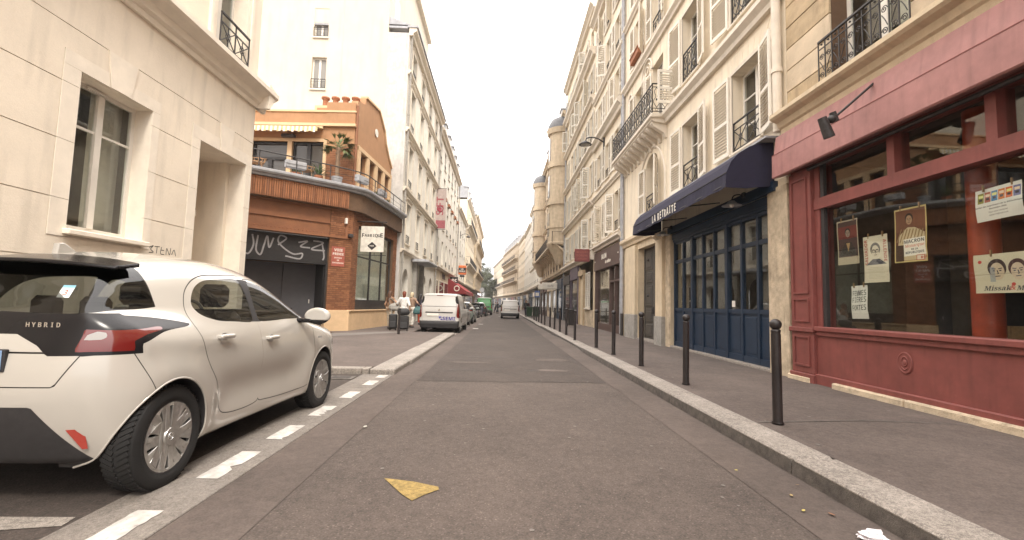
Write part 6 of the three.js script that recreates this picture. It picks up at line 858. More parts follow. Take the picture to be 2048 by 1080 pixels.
function hatchField() {
  const T = lut(tab([[-2.1, .3], [-1.98, .55], [-1.92, .72], [-1.8, .815], [-1.55, .895], [-1.2, .965], [-.9, 1.04], [-.6, 1.205], [-.3, 1.362], [0, 1.46], [.35, 1.506], [.75, 1.51], [1.15, 1.482], [1.45, 1.437], [1.7, 1.38], [2, 1.29]]), -2.2, 2.2);
  const RZ = lut(tab([[.1, 1.76], [.25, 1.86], [.4, 1.92], [.58, 1.955], [.72, 1.955], [.86, 1.935], [.98, 1.905], [1.07, 1.87], [1.15, 1.81], [1.25, 1.73], [1.36, 1.66], [1.5, 1.6]]), 0, 1.6);
  const FZ = lut(tab([[.1, -1.8], [.3, -1.92], [.5, -1.97], [.65, -1.96], [.8, -1.9], [1, -1.8], [1.5, -1.5]]), 0, 1.6);
  const WB = lut(tab([[.1, .77], [.2, .81], [.35, .84], [.55, .855], [.7, .858], [.82, .845], [.92, .82], [1.0, .785], [1.1, .742], [1.25, .672], [1.4, .592], [1.55, .5]]), 0, 1.6);
  const PZ = lut(tab([[-2.1, .74], [-1.9, .86], [-1.7, .93], [-1.45, .97], [-1.1, .995], [-.5, .985], [.3, .985], [.9, .995], [1.3, 1.0], [1.55, .985], [1.75, .95], [1.95, .86], [2.1, .78]]), -2.2, 2.2);
  return (x, y, z) => {
    const ax = Math.abs(x); let w = WB(y) * PZ(z);
    w -= .085 * ss(.75, 1.75, z) * ss(.97, 1.12, y);               // cabin tapers to the tail, leaving shoulders
    w -= .03 * ss(-.4, -1.2, z) * ss(1.0, 1.2, y);
    for (const z0 of [AX.r, AX.f]) { const r = Math.hypot(z - z0, y - .31); w += (z0 > 0 ? .034 : .026) * Math.exp(-(((r - .37) / .15) ** 2)) * ss(.1, .3, y); }
    w -= .034 * Math.exp(-(((y - .47) / .14) ** 2)) * ss(-.75, -.35, z) * ss(1.02, .62, z); // hollow lower doors
    w += .004 * Math.exp(-(((y - .27) / .06) ** 2)) * ss(-.8, -.6, z) * ss(1.5, 1.15, z);  // rocker
    w += .02 * Math.exp(-(((y - (.83 + .06 * z)) / .09) ** 2)) * ss(.2, 1.1, z);            // rear shoulder
    const side = (ax - w) * .93;
    const top = (y - T(z) + .06 * (x / .6) ** 2 * ss(.8, 1.3, y) + .03 * (x / .7) ** 2) * .9;
    const q = ax / .86, rear = (z - RZ(y) + .10 * q * q + .17 * q ** 6) * .95, front = (FZ(y) + .16 * q * q + .2 * q ** 5 - z) * .95;
    let d = smax(side, top, .13); d = smax(d, rear, .09); d = smax(d, front, .12); d = smax(d, .19 + .06 * ss(1.3, 1.9, z) + .03 * ss(-1.5, -1.9, z) - y, .05);
    return d;
  };
}
const HP = { // outlines on the hatchback's surface
  fwin: sdPoly(smoothPoly([[-.7, 1.01], [-.3, .995], [.17, .99], [.2, 1.0], [.165, 1.3], [.14, 1.325], [-.08, 1.297], [-.4, 1.175], [-.66, 1.04]])),
  rwin: sdPoly(smoothPoly([[.31, .995], [.6, 1.0], [.86, 1.02], [1.02, 1.07], [1.06, 1.13], [.99, 1.235], [.86, 1.3], [.6, 1.33], [.31, 1.335], [.29, 1.31], [.295, 1.02]])),
  bp: sdPoly([[.17, .985], [.33, .99], [.31, 1.345], [.13, 1.34]]),
  apil: sdPoly([[-.86, .99], [-.66, .985], [-.05, 1.35], [-.1, 1.375]]),
  fdoor: sdPoly(smoothPoly([[-.87, .95], [-.88, .7], [-.84, .36], [-.78, .31], [.1, .31], [.2, .33], [.21, .6], [.24, .95], [.24, 1.0], [.22, 1.33], [.12, 1.352], [-.1, 1.325], [-.45, 1.19]], 8)),
  rdoor: sdPoly(smoothPoly([[.235, .95], [.205, .6], [.2, .34], [.24, .315], [.7, .315], [.82, .36], [.9, .55], [1.04, .72], [1.12, .9], [1.15, 1.06], [1.1, 1.2], [1.0, 1.285], [.85, 1.34], [.6, 1.362], [.24, 1.364], [.23, 1.34]], 8)),
  rglass: sdPoly(smoothPoly([[-.66, 1.1], [0, 1.085], [.66, 1.1], [.68, 1.15], [.62, 1.26], [.54, 1.355], [0, 1.4], [-.54, 1.355], [-.62, 1.26], [-.68, 1.15]])),
  wshield: sdPoly([[-.6, -.84], [.6, -.84], [.52, -.22], [-.52, -.22]]),
  bandRear: sdPoly([[-.9, 1.075], [-.9, .85], [-.46, .845], [-.4, .9], [-.28, .96], [.28, .96], [.4, .9], [.46, .845], [.9, .85], [.9, 1.075], [.5, 1.082], [-.5, 1.082]]),
  bandSide: sdPoly(smoothPoly([[2.1, .845], [1.8, .855], [1.64, .91], [1.47, .965], [1.22, .99], [1.18, 1.002], [1.26, 1.02], [1.5, 1.055], [1.8, 1.075], [2.1, 1.078]])),
  lensSide: sdPoly(smoothPoly([[2.0, .868], [1.82, .875], [1.72, .915], [1.62, .955], [1.47, .985], [1.47, .995], [1.62, .99], [1.76, .985], [2.0, .985]])),
  lensRear: sdPoly([[.58, .868], [.9, .868], [.9, .985], [.66, .985], [.6, .95]]),
};
function buildHatch() {
  const f = hatchField(), tris = soup(surfaceNets(f, [-1.0, .08, -2.1], [1.0, 1.6, 2.1], .0205));
  const rear = (g) => (x, y, z) => Math.max(g(x, y), 1.3 - z - .0), sideOf = (g, min = .42) => (x, y, z) => Math.max(g(z, y), min - Math.abs(x));
  const out = {}; let rest = tris;
  const cut = (k, g) => { const [a, b] = splitBy(rest, g); out[k] = a; rest = b; };
  // wheel wells go dark
  cut('well', (x, y, z) => Math.max(Math.min(Math.hypot(z - AX.r, y - .315), Math.hypot(z - AX.f, y - .315)) - .355, .45 - Math.abs(x)));
  cut('under', (x, y, z) => y - .205 - .05 * ss(1.2, 1.9, z));
  cut('rglass', (x, y, z) => Math.max(HP.rglass(x, y), 1.38 - z));
  cut('rev', (x, y, z) => Math.max(sdRev(Math.abs(x), y), 1.6 - z)); cut('lens', (x, y, z) => Math.max(Math.min(Math.max(HP.lensRear(Math.abs(x), y), 1.7 - z), Math.max(HP.lensSide(z, y), .6 - Math.abs(x))), .56 - Math.abs(x)));
  cut('band', (x, y, z) => Math.min(Math.max(HP.bandRear(x, y), 1.66 - z), Math.max(HP.bandSide(z, y), .62 - Math.abs(x))));
  cut('bumper', (x, y, z) => Math.max(y - (.575 - 1.2 * Math.max(0, Math.abs(x) - .42)), 1.6 - z));
  cut('wshield', (x, y, z) => Math.max(HP.wshield(x, z), 1.0 - y, z > 0 ? 1 : -1));
  cut('fwin', sideOf(HP.fwin)); cut('rwin', sideOf(HP.rwin)); cut('bp', sideOf(HP.bp)); cut('apil', (x, y, z) => Math.max(HP.apil(z, y), .5 - Math.abs(x)));
  const G = .0032; cut('fdoor', (x, y, z) => sideOf(HP.fdoor)(x, y, z) + G); cut('rdoor', (x, y, z) => sideOf(HP.rdoor)(x, y, z) + G);
  cut('gap', (x, y, z) => Math.min(sideOf(HP.fdoor)(x, y, z), sideOf(HP.rdoor)(x, y, z)) - G);
  // tailgate and bumper seams
  const gate = sdPoly([[-.52, .68], [.52, .68], [.62, .86], [-.62, .86]]); cut('tailgate', (x, y, z) => Math.max(gate(x, y) + .003, 1.5 - z)); cut('gap2', (x, y, z) => Math.max(gate(x, y) - .003, 1.5 - z)); const skin = (x, y, z) => Math.max((1.6 + .5 * (y - .64) - z) * .88, y - .864); cut('skin', (x, y, z) => skin(x, y, z) + .0025); cut('gap3', (x, y, z) => skin(x, y, z) - .0025);
  out.body = rest; out.all = tris; return { out, f };
}
const sdRev = sdPoly([[.61, .93], [.7, .935], [.7, .97], [.66, .98], [.62, .96]]);
const HATCH = buildHatch();
function makeHatch(label, pos, turn, paint, group) {
  const o = HATCH.out, car = thing('parked_car', label, 'car', pos, turn, group), g = (k, off) => (HATCH[k + (off || '')] ??= fin(soupGeo(o[k], off)));
  for (const k in HATCH) if (HATCH[k]?.isBufferGeometry) HATCH[k].userData.done = true;
  const put = (n, k, m, p = car) => { const q = g(k); q.userData.done = true; return mesh(n, q, m, p); };
  const body = put('body', 'body', paint);
  const dark = o.shell ??= (() => { const bad = new Set([...o.rglass, ...o.wshield, ...o.fwin, ...o.rwin]); return [...o.body, ...o.tailgate, ...o.skin, ...o.gap3, ...o.rev, ...o.fdoor, ...o.rdoor, ...o.gap, ...o.gap2, ...o.band, ...o.lens, ...o.bumper, ...o.bp, ...o.apil]; })();
  const sh = (HATCH.shellGeo ??= fin(soupGeo(dark, -.012))); sh.userData.done = true; mesh('inner_shell', sh, MV.plastic, car);
  for (const s of [1, -1]) for (const z0 of [AX.r, AX.f]) { const gs = HATCH['arch' + s + z0] ??= archGeos(s, z0); mesh('wheel_arch_liner', gs[0], MV.plastic, car); mesh('wheel_arch_lip', gs[1], paint, body); } put('underbody', 'under', MV.plastic);
  const split = (k, s) => (HATCH[k + s] ??= (() => { const q = fin(soupGeo(o[k].filter((T) => T[0][0] * s > 0))); q.userData.done = true; return q; })());
  for (const s of [1, -1]) for (const [k, w] of [['fdoor', 'fwin'], ['rdoor', 'rwin']]) { const d = mesh('door', split(k, s), paint, car); mesh('side_window', split(w, s), MV.tint, d); const hx = k === 'fdoor' ? -.0 : .92, hz = k === 'fdoor' ? .06 : .84, hy = k === 'fdoor' ? .845 : .9; let xs = .6; while (HATCH.f(s * xs, hy, hz) < 0 && xs < 1) xs += .002; const cup = new THREE.SphereGeometry(.055, 16, 10).scale(.12, .75, 1).translate(s * (xs + .001), hy - .012, hz); mesh('handle_cup', [cup], MV.silver, d); mesh('handle', [new THREE.CapsuleGeometry(.017, .15, 6, 12).rotateX(PI / 2).scale(.9, 1, 1).translate(s * (xs + .032), hy, hz), cbox(s * xs + (s > 0 ? -.01 : -.03), s * xs + (s > 0 ? .03 : .01), hy - .014, hy + .014, hz - .09, hz - .06, .005), cbox(s * xs + (s > 0 ? -.01 : -.03), s * xs + (s > 0 ? .03 : .01), hy - .014, hy + .014, hz + .06, hz + .09, .005)], paint, d); }
  put('tailgate', 'tailgate', paint); put('rear_bumper', 'skin', paint); put('pillar_trim', 'bp', MV.plastic); put('windscreen_pillar', 'apil', paint); put('windscreen', 'wshield', MV.clear); put('rear_window', 'rglass', MV.tint); put('tail_band', 'band', MV.gloss); put('rear_bumper_trim', 'bumper', MV.plastic);
  for (const s of [1, -1]) { const l = mesh('tail_light', split('lens', s), MV.redLens, car); mesh('reversing_lens', split('rev', s), MV.clearLens, l); }
  // spoiler over the rear window
  { const gs = surfSpoiler(); mesh('spoiler', gs, MV.gloss, car); }
  mesh('antenna_fin', HATCH.fin ??= finGeo(), paint, car);
  for (const s of [1, -1]) { const m = mesh('mirror', HATCH['mir' + s] ??= mirrorGeo(s, true), paint, car); mesh('mirror_base', HATCH['mirb' + s] ??= mirrorGeo(s, false), MV.gloss, m); }
  for (const s of [1, -1]) { let z = 1.6; while (HATCH.f(s * .62, .4, z) < 0 && z < 2.1) z += .002; mesh('reflector', [ext(poly([[-.05, .05], [.03, .05], [.055, -.06], [.03, -.06]].map(([a, b]) => [a * (s > 0 ? 1 : -1), b])), 0, .012).rotateY(s * .62).translate(s * .62, .4, z - .004)], MV.reflector, car); }
  for (const s of [1, -1]) for (const z of [AX.r, AX.f]) addWheel(car, s * .765, z, s);
  // cabin
  mesh('cabin', [box(-.7, .7, .3, .34, -1, 1.5), box(-.66, .66, .62, .98, -1.0, -.72), box(-.68, -.62, .35, .96, -.9, 1.4), box(.62, .68, .35, .96, -.9, 1.4), box(-.62, .62, .3, .95, 1.28, 1.4)], MV.seat, car);
  for (const [x, z] of [[-.36, -.05], [.36, -.05]]) mesh('front_seat', [cbox(x - .25, x + .25, .34, .56, z - .3, z + .25, .06), cbox(x - .24, x + .24, .5, 1.08, z + .16, z + .3, .07), cbox(x - .13, x + .13, 1.1, 1.3, z + .2, z + .29, .05)], MV.seat, car);
  mesh('rear_seat', [cbox(-.6, .6, .34, .56, .6, 1.05, .06), cbox(-.6, .6, .5, 1.0, .98, 1.12, .06), ...[-.36, 0, .36].map((x) => cbox(x - .12, x + .12, 1.0, 1.17, 1.0, 1.08, .04))], MV.seat, car);
  mesh('steering_wheel', [new THREE.TorusGeometry(.18, .016, 8, 28).rotateX(-.4).translate(-.36, .98, -.52), bar([-.52, .98, -.52], [-.2, .98, -.52], .03)], MV.seat, car);
  for (const s of [1, -1]) mesh('headlight', [(() => { const q = new THREE.SphereGeometry(.14, 16, 10).scale(.5, .55, 1.3).rotateY(s * .5); return q.translate(s * .68, .74, -1.64); })()], MV.clearLens, car);
  return car;
}
function archGeos(s, z0) { // dark inner arch and a rolled lip along the cut edge
  const f = [], lip = [], n = 30, R0 = .357; for (let i = 0; i <= n; i++) { const t = lerp(-.28, PI + .28, i / n), y = .315 + R0 * Math.sin(t), z = z0 + R0 * Math.cos(t); let x = .55; while (HATCH.f(x, y, z) < 0 && x < 1) x += .002; lip.push([s * (x - .004), y, z]); }
  for (let i = 0; i < n; i++) { const [xa, ya, za] = lip[i], [xb, yb, zb] = lip[i + 1], q = s * .46; f.push(xa, ya, za, q, ya, za, q, yb, zb, xa, ya, za, q, yb, zb, xb, yb, zb, q, ya, za, q, .3, z0, q, yb, zb); }
  const g = new THREE.BufferGeometry(); g.setAttribute('position', new THREE.Float32BufferAttribute(f, 3)); g.computeVertexNormals(); const a = fin(g), b = fin(tube(lip, .007, 60, 6)); a.userData.done = b.userData.done = true; return [a, b];
}
function finGeo() { const s = new THREE.Shape(); s.moveTo(-.1, 0); s.quadraticCurveTo(.0, .06, .045, .075); s.lineTo(.075, .07); s.lineTo(.085, 0); const g = new THREE.ExtrudeGeometry(s, { depth: .014, bevelEnabled: true, bevelThickness: .014, bevelSize: .006, bevelSegments: 3 }); g.translate(0, 0, -.007); g.rotateY(-PI / 2); g.translate(0, 1.438, 1.33); const r = fin(g); r.userData.done = true; return r; }
function surfSpoiler() { const m = HATCH.spo ??= (() => { const f = (x, y, z) => { const q = Math.abs(x) / .58; return Math.max(smax(Math.abs(y - (1.425 - .16 * (z - 1.45) - .05 * q * q)) - .013, z - (1.75 - .12 * q * q), .02), 1.42 - z, Math.abs(x) - .58); }; const g = fin(soupGeo(soup(surfaceNets(f, [-.7, 1.15, 1.35], [.7, 1.5, 1.85], .012)))); g.userData.done = true; return g; })(); return m; }
function mirrorGeo(s, shell) { const f = (x, y, z) => { const a = smax(Math.hypot((x * s - .98) / 1.15, (y - 1.02) / .75, (z + .62) / .62) * .9 - .105, z + .585, .02); return shell ? smax(a, 1.0 - y - .02, .01) : Math.min(smax(a + .004, y - .985, .01), Math.max(Math.hypot((y - .975) / .5, (z + .62)) - .05, Math.abs(x * s - .84) - .08)); }; const g = fin(soupGeo(soup(surfaceNets(f, [s > 0 ? .7 : -1.2, .85, -.8], [s > 0 ? 1.2 : -.7, 1.2, -.45], .009)))); g.userData.done = true; return g; }
const HERO = makeHatch('white hatchback parked in front of the beige house', [-3.275, 0, -4.82], THREE.MathUtils.degToRad(-2), paintWhite);
HERO.scale.set(1.13, 1.15, .99); HERO.children.forEach((c) => { if (c.name === 'wheel') c.scale.set(1, 1, 1.07); });
{ // badges, sticker, plate, wiper of the near hatchback
  const zAt = (x, y) => { let z = 1.4; while (HATCH.f(x, y, z) < 0 && z < 2.1) z += .001; return z; };
  mesh('model_lettering', [...[..."HYBRID"]].map((c, i) => { const x = .32 + i * .031; return text(c, .026, .003, 1.1).translate(x, 1.0, zAt(x, 1.012) + .003); }), MV.chrome, HERO);
  const st = canvasTex(64, 64, (x) => { x.fillStyle = '#dfe0e2'; x.fillRect(0, 0, 64, 64); x.fillStyle = '#7fb0c4'; x.fillRect(0, 0, 64, 14); x.fillStyle = '#c8553d'; x.font = 'bold 40px sans-serif'; x.textAlign = 'center'; x.fillText('3', 32, 52); });
  const sg = new THREE.PlaneGeometry(.075, .085); sg.rotateX(-.55); sg.translate(.4, 1.2, zAt(.4, 1.2) + .006); mesh('window_sticker', sg, new THREE.MeshPhysicalMaterial({ map: st, roughness: .7 }), HERO, true);
  const pl = canvasTex(256, 64, (x) => { const g = x.createLinearGradient(0, 0, 256, 0); x.fillStyle = '#cfcbc6'; x.fillRect(0, 0, 256, 64); for (let k = 0; k < 12; k++) { x.globalAlpha = .07; x.fillStyle = '#3c3a3c'; for (const [a, w] of [[30, 26], [64, 26], [104, 22], [134, 22], [176, 24], [206, 20]]) x.fillRect(a - k, 10 - k * .5, w + 2 * k, 44 + k); } x.globalAlpha = 1; for (let k = 0; k < 8; k++) { x.globalAlpha = .2; x.fillStyle = '#6f8fc0'; x.fillRect(232 - k, 0, 30, 64); } });
  const pg = new THREE.PlaneGeometry(.52, .11); pg.translate(0, .82, zAt(0, .82) + .012); mesh('number_plate', pg, new THREE.MeshPhysicalMaterial({ map: pl, roughness: .5 }), HERO, true); mesh('plate_holder', [cbox(-.27, .27, .76, .88, zAt(0, .82) - .02, zAt(0, .82) + .009, .004)], MV.plastic, HERO);
  mesh('rear_wiper', [bar([0, 1.1, zAt(0, 1.1) + .02], [-.3, 1.13, zAt(-.3, 1.13) + .03], .016), cyl(.03, .03, .03, 12).rotateX(PI / 2).translate(0, 1.095, zAt(0, 1.09) + .02)], MV.plastic, HERO);
  mesh('side_badge', [...[..."HYBRID"]].map((c, i) => { const z = -.98 - i * .018; let x = .6; while (HATCH.f(x, .78, z) < 0 && x < 1) x += .001; return text(c, .018, .002).rotateY(PI / 2).translate(x + .001, .775, z); }), MV.chrome, HERO);
}
// ---------- vans ----------
const VA = { r: 1.33, f: -1.42, R: .325 };
const VAN = (() => {
  const T = lut(tab([[-2.3, .45], [-2.15, .85], [-1.9, 1.0], [-1.55, 1.1], [-1.3, 1.2], [-.9, 1.52], [-.55, 1.74], [-.2, 1.79], [.6, 1.81], [1.6, 1.8], [2.0, 1.775], [2.2, 1.74]]), -2.4, 2.4);
  const WB = lut(tab([[.1, .82], [.3, .88], [.55, .905], [.8, .91], [1.0, .9], [1.2, .872], [1.5, .815], [1.8, .74], [1.95, .7]]), 0, 2);
  const f = (x, y, z) => {
    const ax = Math.abs(x), q = ax / .9; let w = WB(y) * (1 - .16 * ss(-1.5, -2.25, z)) - .025 * ss(1.6, 2.15, z) - .05 * ss(0, -1.2, z) * ss(1, 1.3, y);
    for (const z0 of [VA.r, VA.f]) w += .02 * Math.exp(-(((Math.hypot(z - z0, y - VA.R) - .38) / .12) ** 2)) * ss(.1, .3, y);
    let d = smax((ax - w) * .96, (y - T(z) + .03 * q * q) * .92, .12); d = smax(d, z - 2.13 + .13 * ss(.9, 1.8, y) + .05 * q * q + .05 * q ** 8 - .04 * Math.exp(-(((y - .45) / .12) ** 2)), .06); d = smax(d, -2.2 + .12 * q * q + .1 * q ** 6 - z, .1); d = smax(d, .24 - y, .04);
    for (const z0 of [VA.r, VA.f]) d = smax(d, -Math.max(Math.hypot(z - z0, y - VA.R) - .37, .55 - ax), .012); return d;
  };
  const all = soup(surfaceNets(f, [-1.05, .1, -2.4], [1.05, 1.95, 2.3], .031)), o = {}; let rest = all; const cut = (k, g) => { const [a, b] = splitBy(rest, g); o[k] = a; rest = b; };
  const P = { lens: sdPoly(smoothPoly([[.8, .72], [.98, .7], [.98, 1.32], [.84, 1.34], [.79, 1.0]])), fw: sdPoly([[-1.05, 1.1], [-.02, 1.08], [-.02, 1.58], [-.45, 1.58], [-.9, 1.3]]), glassq: sdPoly(smoothPoly([[.74, 1.36], [.95, 1.34], [.95, 1.7], [.72, 1.66]])), sd: sdPoly([[.15, .38], [1.0, .38], [1.0, 1.64], [.15, 1.66]]), fd: sdPoly([[-1.12, .4], [.05, .38], [.06, 1.66], [-.4, 1.66], [-1.1, 1.12]]) };
  cut('bumper', (x, y, z) => Math.max(y - .56, 1.86 - z)); cut('under', (x, y, z) => y - .3);
  cut('lens', (x, y, z) => Math.max(P.lens(Math.abs(x), y), 1.7 - z)); cut('quarter', (x, y, z) => Math.max(P.glassq(Math.abs(x), y), 1.75 - z));
  cut('fw', (x, y, z) => Math.max(P.fw(z, y), .5 - Math.abs(x))); cut('ws', (x, y, z) => Math.max(Math.abs(x) - .66, 1.16 - y, -1.42 - z, z + .62, y - 1.72));
  cut('strip', (x, y, z) => Math.max(Math.abs(y - .93) - .03, Math.abs(x) - .62, 1.7 - z));
  const rd = sdPoly([[-.76, .58], [.76, .58], [.76, 1.36], [.68, 1.68], [-.68, 1.68], [-.76, 1.36]]), two = (k, g) => { cut(k, (x, y, z) => g(x, y, z) + .005); const [a, b] = splitBy(rest, (x, y, z) => g(x, y, z) - .005); (o.gap ??= []).push(...a); rest = b; };
  two('fdoor', (x, y, z) => Math.max(P.fd(z, y), .5 - Math.abs(x))); two('sdoor', (x, y, z) => Math.max(P.sd(z, y), .5 - Math.abs(x))); two('upper', (x, y, z) => Math.max(rd(x, y), 1.205 - y, 1.7 - z)); two('lower', (x, y, z) => Math.max(rd(x, y), y - 1.195, 1.7 - z));
  o.body = rest; o.shell = [...o.body, ...o.fdoor, ...o.sdoor, ...o.upper, ...o.lower, ...o.gap, ...o.strip, ...o.lens, ...o.quarter, ...o.bumper]; const g = {}; for (const k in o) { g[k] = fin(soupGeo(o[k], k === 'shell' ? -.012 : 0)); g[k].userData.done = true; }
  return { f, g };
})();
const vanWhite = new THREE.MeshPhysicalMaterial({ color: col(.47, .45, .42), roughness: .4, clearcoat: .8, clearcoatRoughness: .08 });
function makeVan(name, label, pos, turn, paint, group) {
  const v = thing(name, label, 'van', pos, turn, group), g = VAN.g;
  mesh('body', g.body, paint, v); mesh('front_doors', g.fdoor, paint, v); mesh('side_doors', g.sdoor, paint, v); mesh('tailgate', g.lower, paint, v); mesh('tailgate_panel', g.upper, paint, v); mesh('inner_shell', g.shell, MV.plastic, v); mesh('rear_bumper', g.bumper, MV.plastic, v); mesh('underbody', g.under, MV.plastic, v); mesh('tail_lights', g.lens, MV.redLens, v); mesh('corner_glass', g.quarter, MV.gloss, v); mesh('door_windows', g.fw, MV.gloss, v); mesh('windscreen', g.ws, MV.gloss, v); mesh('handle_strip', g.strip, MV.plastic, v);
  for (const s of [1, -1]) for (const z of [VA.r, VA.f]) addWheel(v, s * .79, z, s, VA.R);
  const zA = (x, y) => { let z = 1.6; while (VAN.f(x, y, z) < 0 && z < 2.3) z += .002; return z; };
  mesh('number_plate', [cbox(-.26, .26, .78, .88, zA(0, .83) - .01, zA(0, .83) + .012, .003)].map((q) => q.translate(-.28, 0, 0)), M.frame, v); mesh('brake_light', [cbox(-.14, .14, 1.68, 1.71, zA(0, 1.69) - .02, zA(0, 1.69) + .01, .004)], MV.redLens, v);
  mesh('emblem', [ext(poly([[0, .07], [.045, 0], [0, -.07], [-.045, 0]]), 0, .01).translate(0, 1.05, zA(0, 1.05))], MV.chrome, v);
  for (const s of [1, -1]) mesh('mirror', [cbox(s * .98 - .08, s * .98 + .08, 1.08, 1.28, -.98, -.9, .03), bar([s * .86, 1.1, -.94], [s * .95, 1.12, -.94], .05)], MV.plastic, v);
  return v;
}
const SEMI = makeVan('parked_van', 'white panel van with blue lettering on its tailgate, parked by the travellers', [-2.66, 0, -22.4], THREE.MathUtils.degToRad(-1.5), vanWhite);
{ const z = 2.12; mesh('lettering', [text('SEMI', .15, .004, 1.15).translate(.45, .6, z + .03)].map((g) => g), surf([.05, .04, .22], { size: 1 }), SEMI); mesh('lettering_mark', [cbox(.0, .12, .7, .76, z + .005, z + .03, .004), cbox(.08, .16, .6, .66, z + .01, z + .03, .004), cbox(.02, .06, .66, .71, z + .01, z + .03, .004)], surf([.08, .07, .28], { size: 1 }), SEMI); }
makeVan('driving_van', 'white van driving away in the middle of the street', [.98, 0, -45.2], 0, vanWhite);
const green = new THREE.MeshPhysicalMaterial({ color: col(.045, .2, .06), roughness: .4, clearcoat: .6 });
{ const t = makeVan('green_van', 'green service van parked far down the street', [-1.95, 0, -57], 0, green); t.scale.set(1.1, 1.15, 1.1); mesh('roof_panel', [cbox(-.66, .66, 1.8, 1.86, -.4, 1.9, .02)], vanWhite, t); }
const paints = { silver: surf([.36, .35, .34], { size: 1, grain: .02, mid: .02, coarse: .02, rough: .3, metal: .4, clear: 1 }), dark: new THREE.MeshPhysicalMaterial({ color: col(.03, .03, .033), roughness: .3, clearcoat: 1 }), greyGreen: new THREE.MeshPhysicalMaterial({ color: col(.16, .18, .16), roughness: .3, clearcoat: 1 }), blue: new THREE.MeshPhysicalMaterial({ color: col(.05, .06, .1), roughness: .3, clearcoat: 1 }) };
for (const [lab, x, d, p, s] of [['silver car parked in front of the lettered white van', -2.78, 27.3, paints.silver, 1.04], ['grey green car parked beyond the silver car', -2.6, 32, paints.greyGreen, 1], ['dark car parked between the scooters and the green van', -2.3, 50.5, paints.dark, 1.02]]) { const c = makeHatch(lab, [x, 0, -d], -.02, p, 'cars parked beyond the van'); c.scale.setScalar(s); }
// scooters
function scooter(pos, turn, label, mat) {
  const s = thing('scooter', label, 'scooter', pos, turn, 'scooters parked beyond the cars');
  for (const z of [-.62, .58]) { const w = mesh('wheel', [new THREE.TorusGeometry(.2, .06, 10, 24).rotateY(PI / 2).translate(0, .26, z)], MV.rubber, s); mesh('rim', [cyl(.14, .14, .06, 16).rotateZ(PI / 2).translate(.03, .26, z)], MV.silver, w); }
  const cap = (a, b, r0, r1) => { const A = V(...a), B = V(...b), d = V().subVectors(B, A), L = d.lengthSq(); return (x, y, z) => { const t = clamp(((x - A.x) * d.x + (y - A.y) * d.y + (z - A.z) * d.z) / L); return Math.hypot(x - A.x - d.x * t, y - A.y - d.y * t, z - A.z - d.z * t) - lerp(r0, r1, t); }; };
  const parts = [cap([0, .55, .75], [0, .62, .2], .17, .2), cap([0, .4, .1], [0, .3, -.25], .15, .13), cap([0, .4, -.3], [0, .85, -.5], .13, .17), cap([0, .95, -.48], [0, 1.0, -.52], .15, .12)]; const g = SC ??= (() => { const q = fin(soupGeo(soup(surfaceNets((x, y, z) => parts.reduce((a, p) => smin(a, p(x, y, z), .1), 9), [-.35, 0, -1], [.35, 1.3, 1.1], .03)))); q.userData.done = true; return q; })();
  mesh('fairing', g, mat, s); mesh('saddle', [cbox(-.15, .15, .78, .9, -.05, .7, .05)], MV.seat, s); mesh('handlebar', [bar([-.34, 1.06, -.42], [.34, 1.06, -.42], .035), bar([0, .9, -.5], [0, 1.06, -.42], .05)], MV.plastic, s); mesh('windscreen', [cbox(-.2, .2, 1.08, 1.4, -.6, -.58, .005)], MV.tint, s); mesh('top_box', [cbox(-.2, .2, .92, 1.22, .62, 1.0, .06)], MV.plastic, s); mesh('tail_light', [cbox(-.08, .08, .66, .72, .9, .94, .01)], MV.redLens, s); return s;
}
let SC;
[[-2.2, 36.5, 'black scooter parked beyond the grey green car', paints.dark], [-2.9, 37.6, 'grey scooter set back beside the black one', paints.silver], [-2.1, 39.6, 'dark blue scooter behind the black scooter', paints.blue], [-2.0, 42.6, 'black scooter with top box before the dark car', paints.dark], [-1.95, 45.2, 'dark scooter nearest the dark parked car', paints.blue]].forEach(([x, d, l, m], i) => scooter([x, .01, -d], .15 - i * .07, l, m));
// ---------- people ----------
function capsule(a, b, r0, r1) { const [ax, ay, az] = a, dx = b[0] - ax, dy = b[1] - ay, dz = b[2] - az, L = dx * dx + dy * dy + dz * dz || 1e-9; return (x, y, z) => { const t = clamp(((x - ax) * dx + (y - ay) * dy + (z - az) * dz) / L); return Math.hypot(x - ax - dx * t, y - ay - dy * t, z - az - dz * t) - (r0 + (r1 - r0) * t); }; }
function ellip(c, r) { const m = Math.min(...r); return (x, y, z) => { const a = (x - c[0]) / r[0], b = (y - c[1]) / r[1], d = (z - c[2]) / r[2], k = Math.hypot(a, b, d); return (k - 1) * m * (k < 1 ? 1 : 1.1); }; }
const uni = (fs, k) => (x, y, z) => { let d = 9; for (const f of fs) d = smin(d, f(x, y, z), k); return d; };
function field(fs, k, lo, hi, cell) { return soupGeo(soup(surfaceNets(uni(fs, k), lo, hi, cell))); }
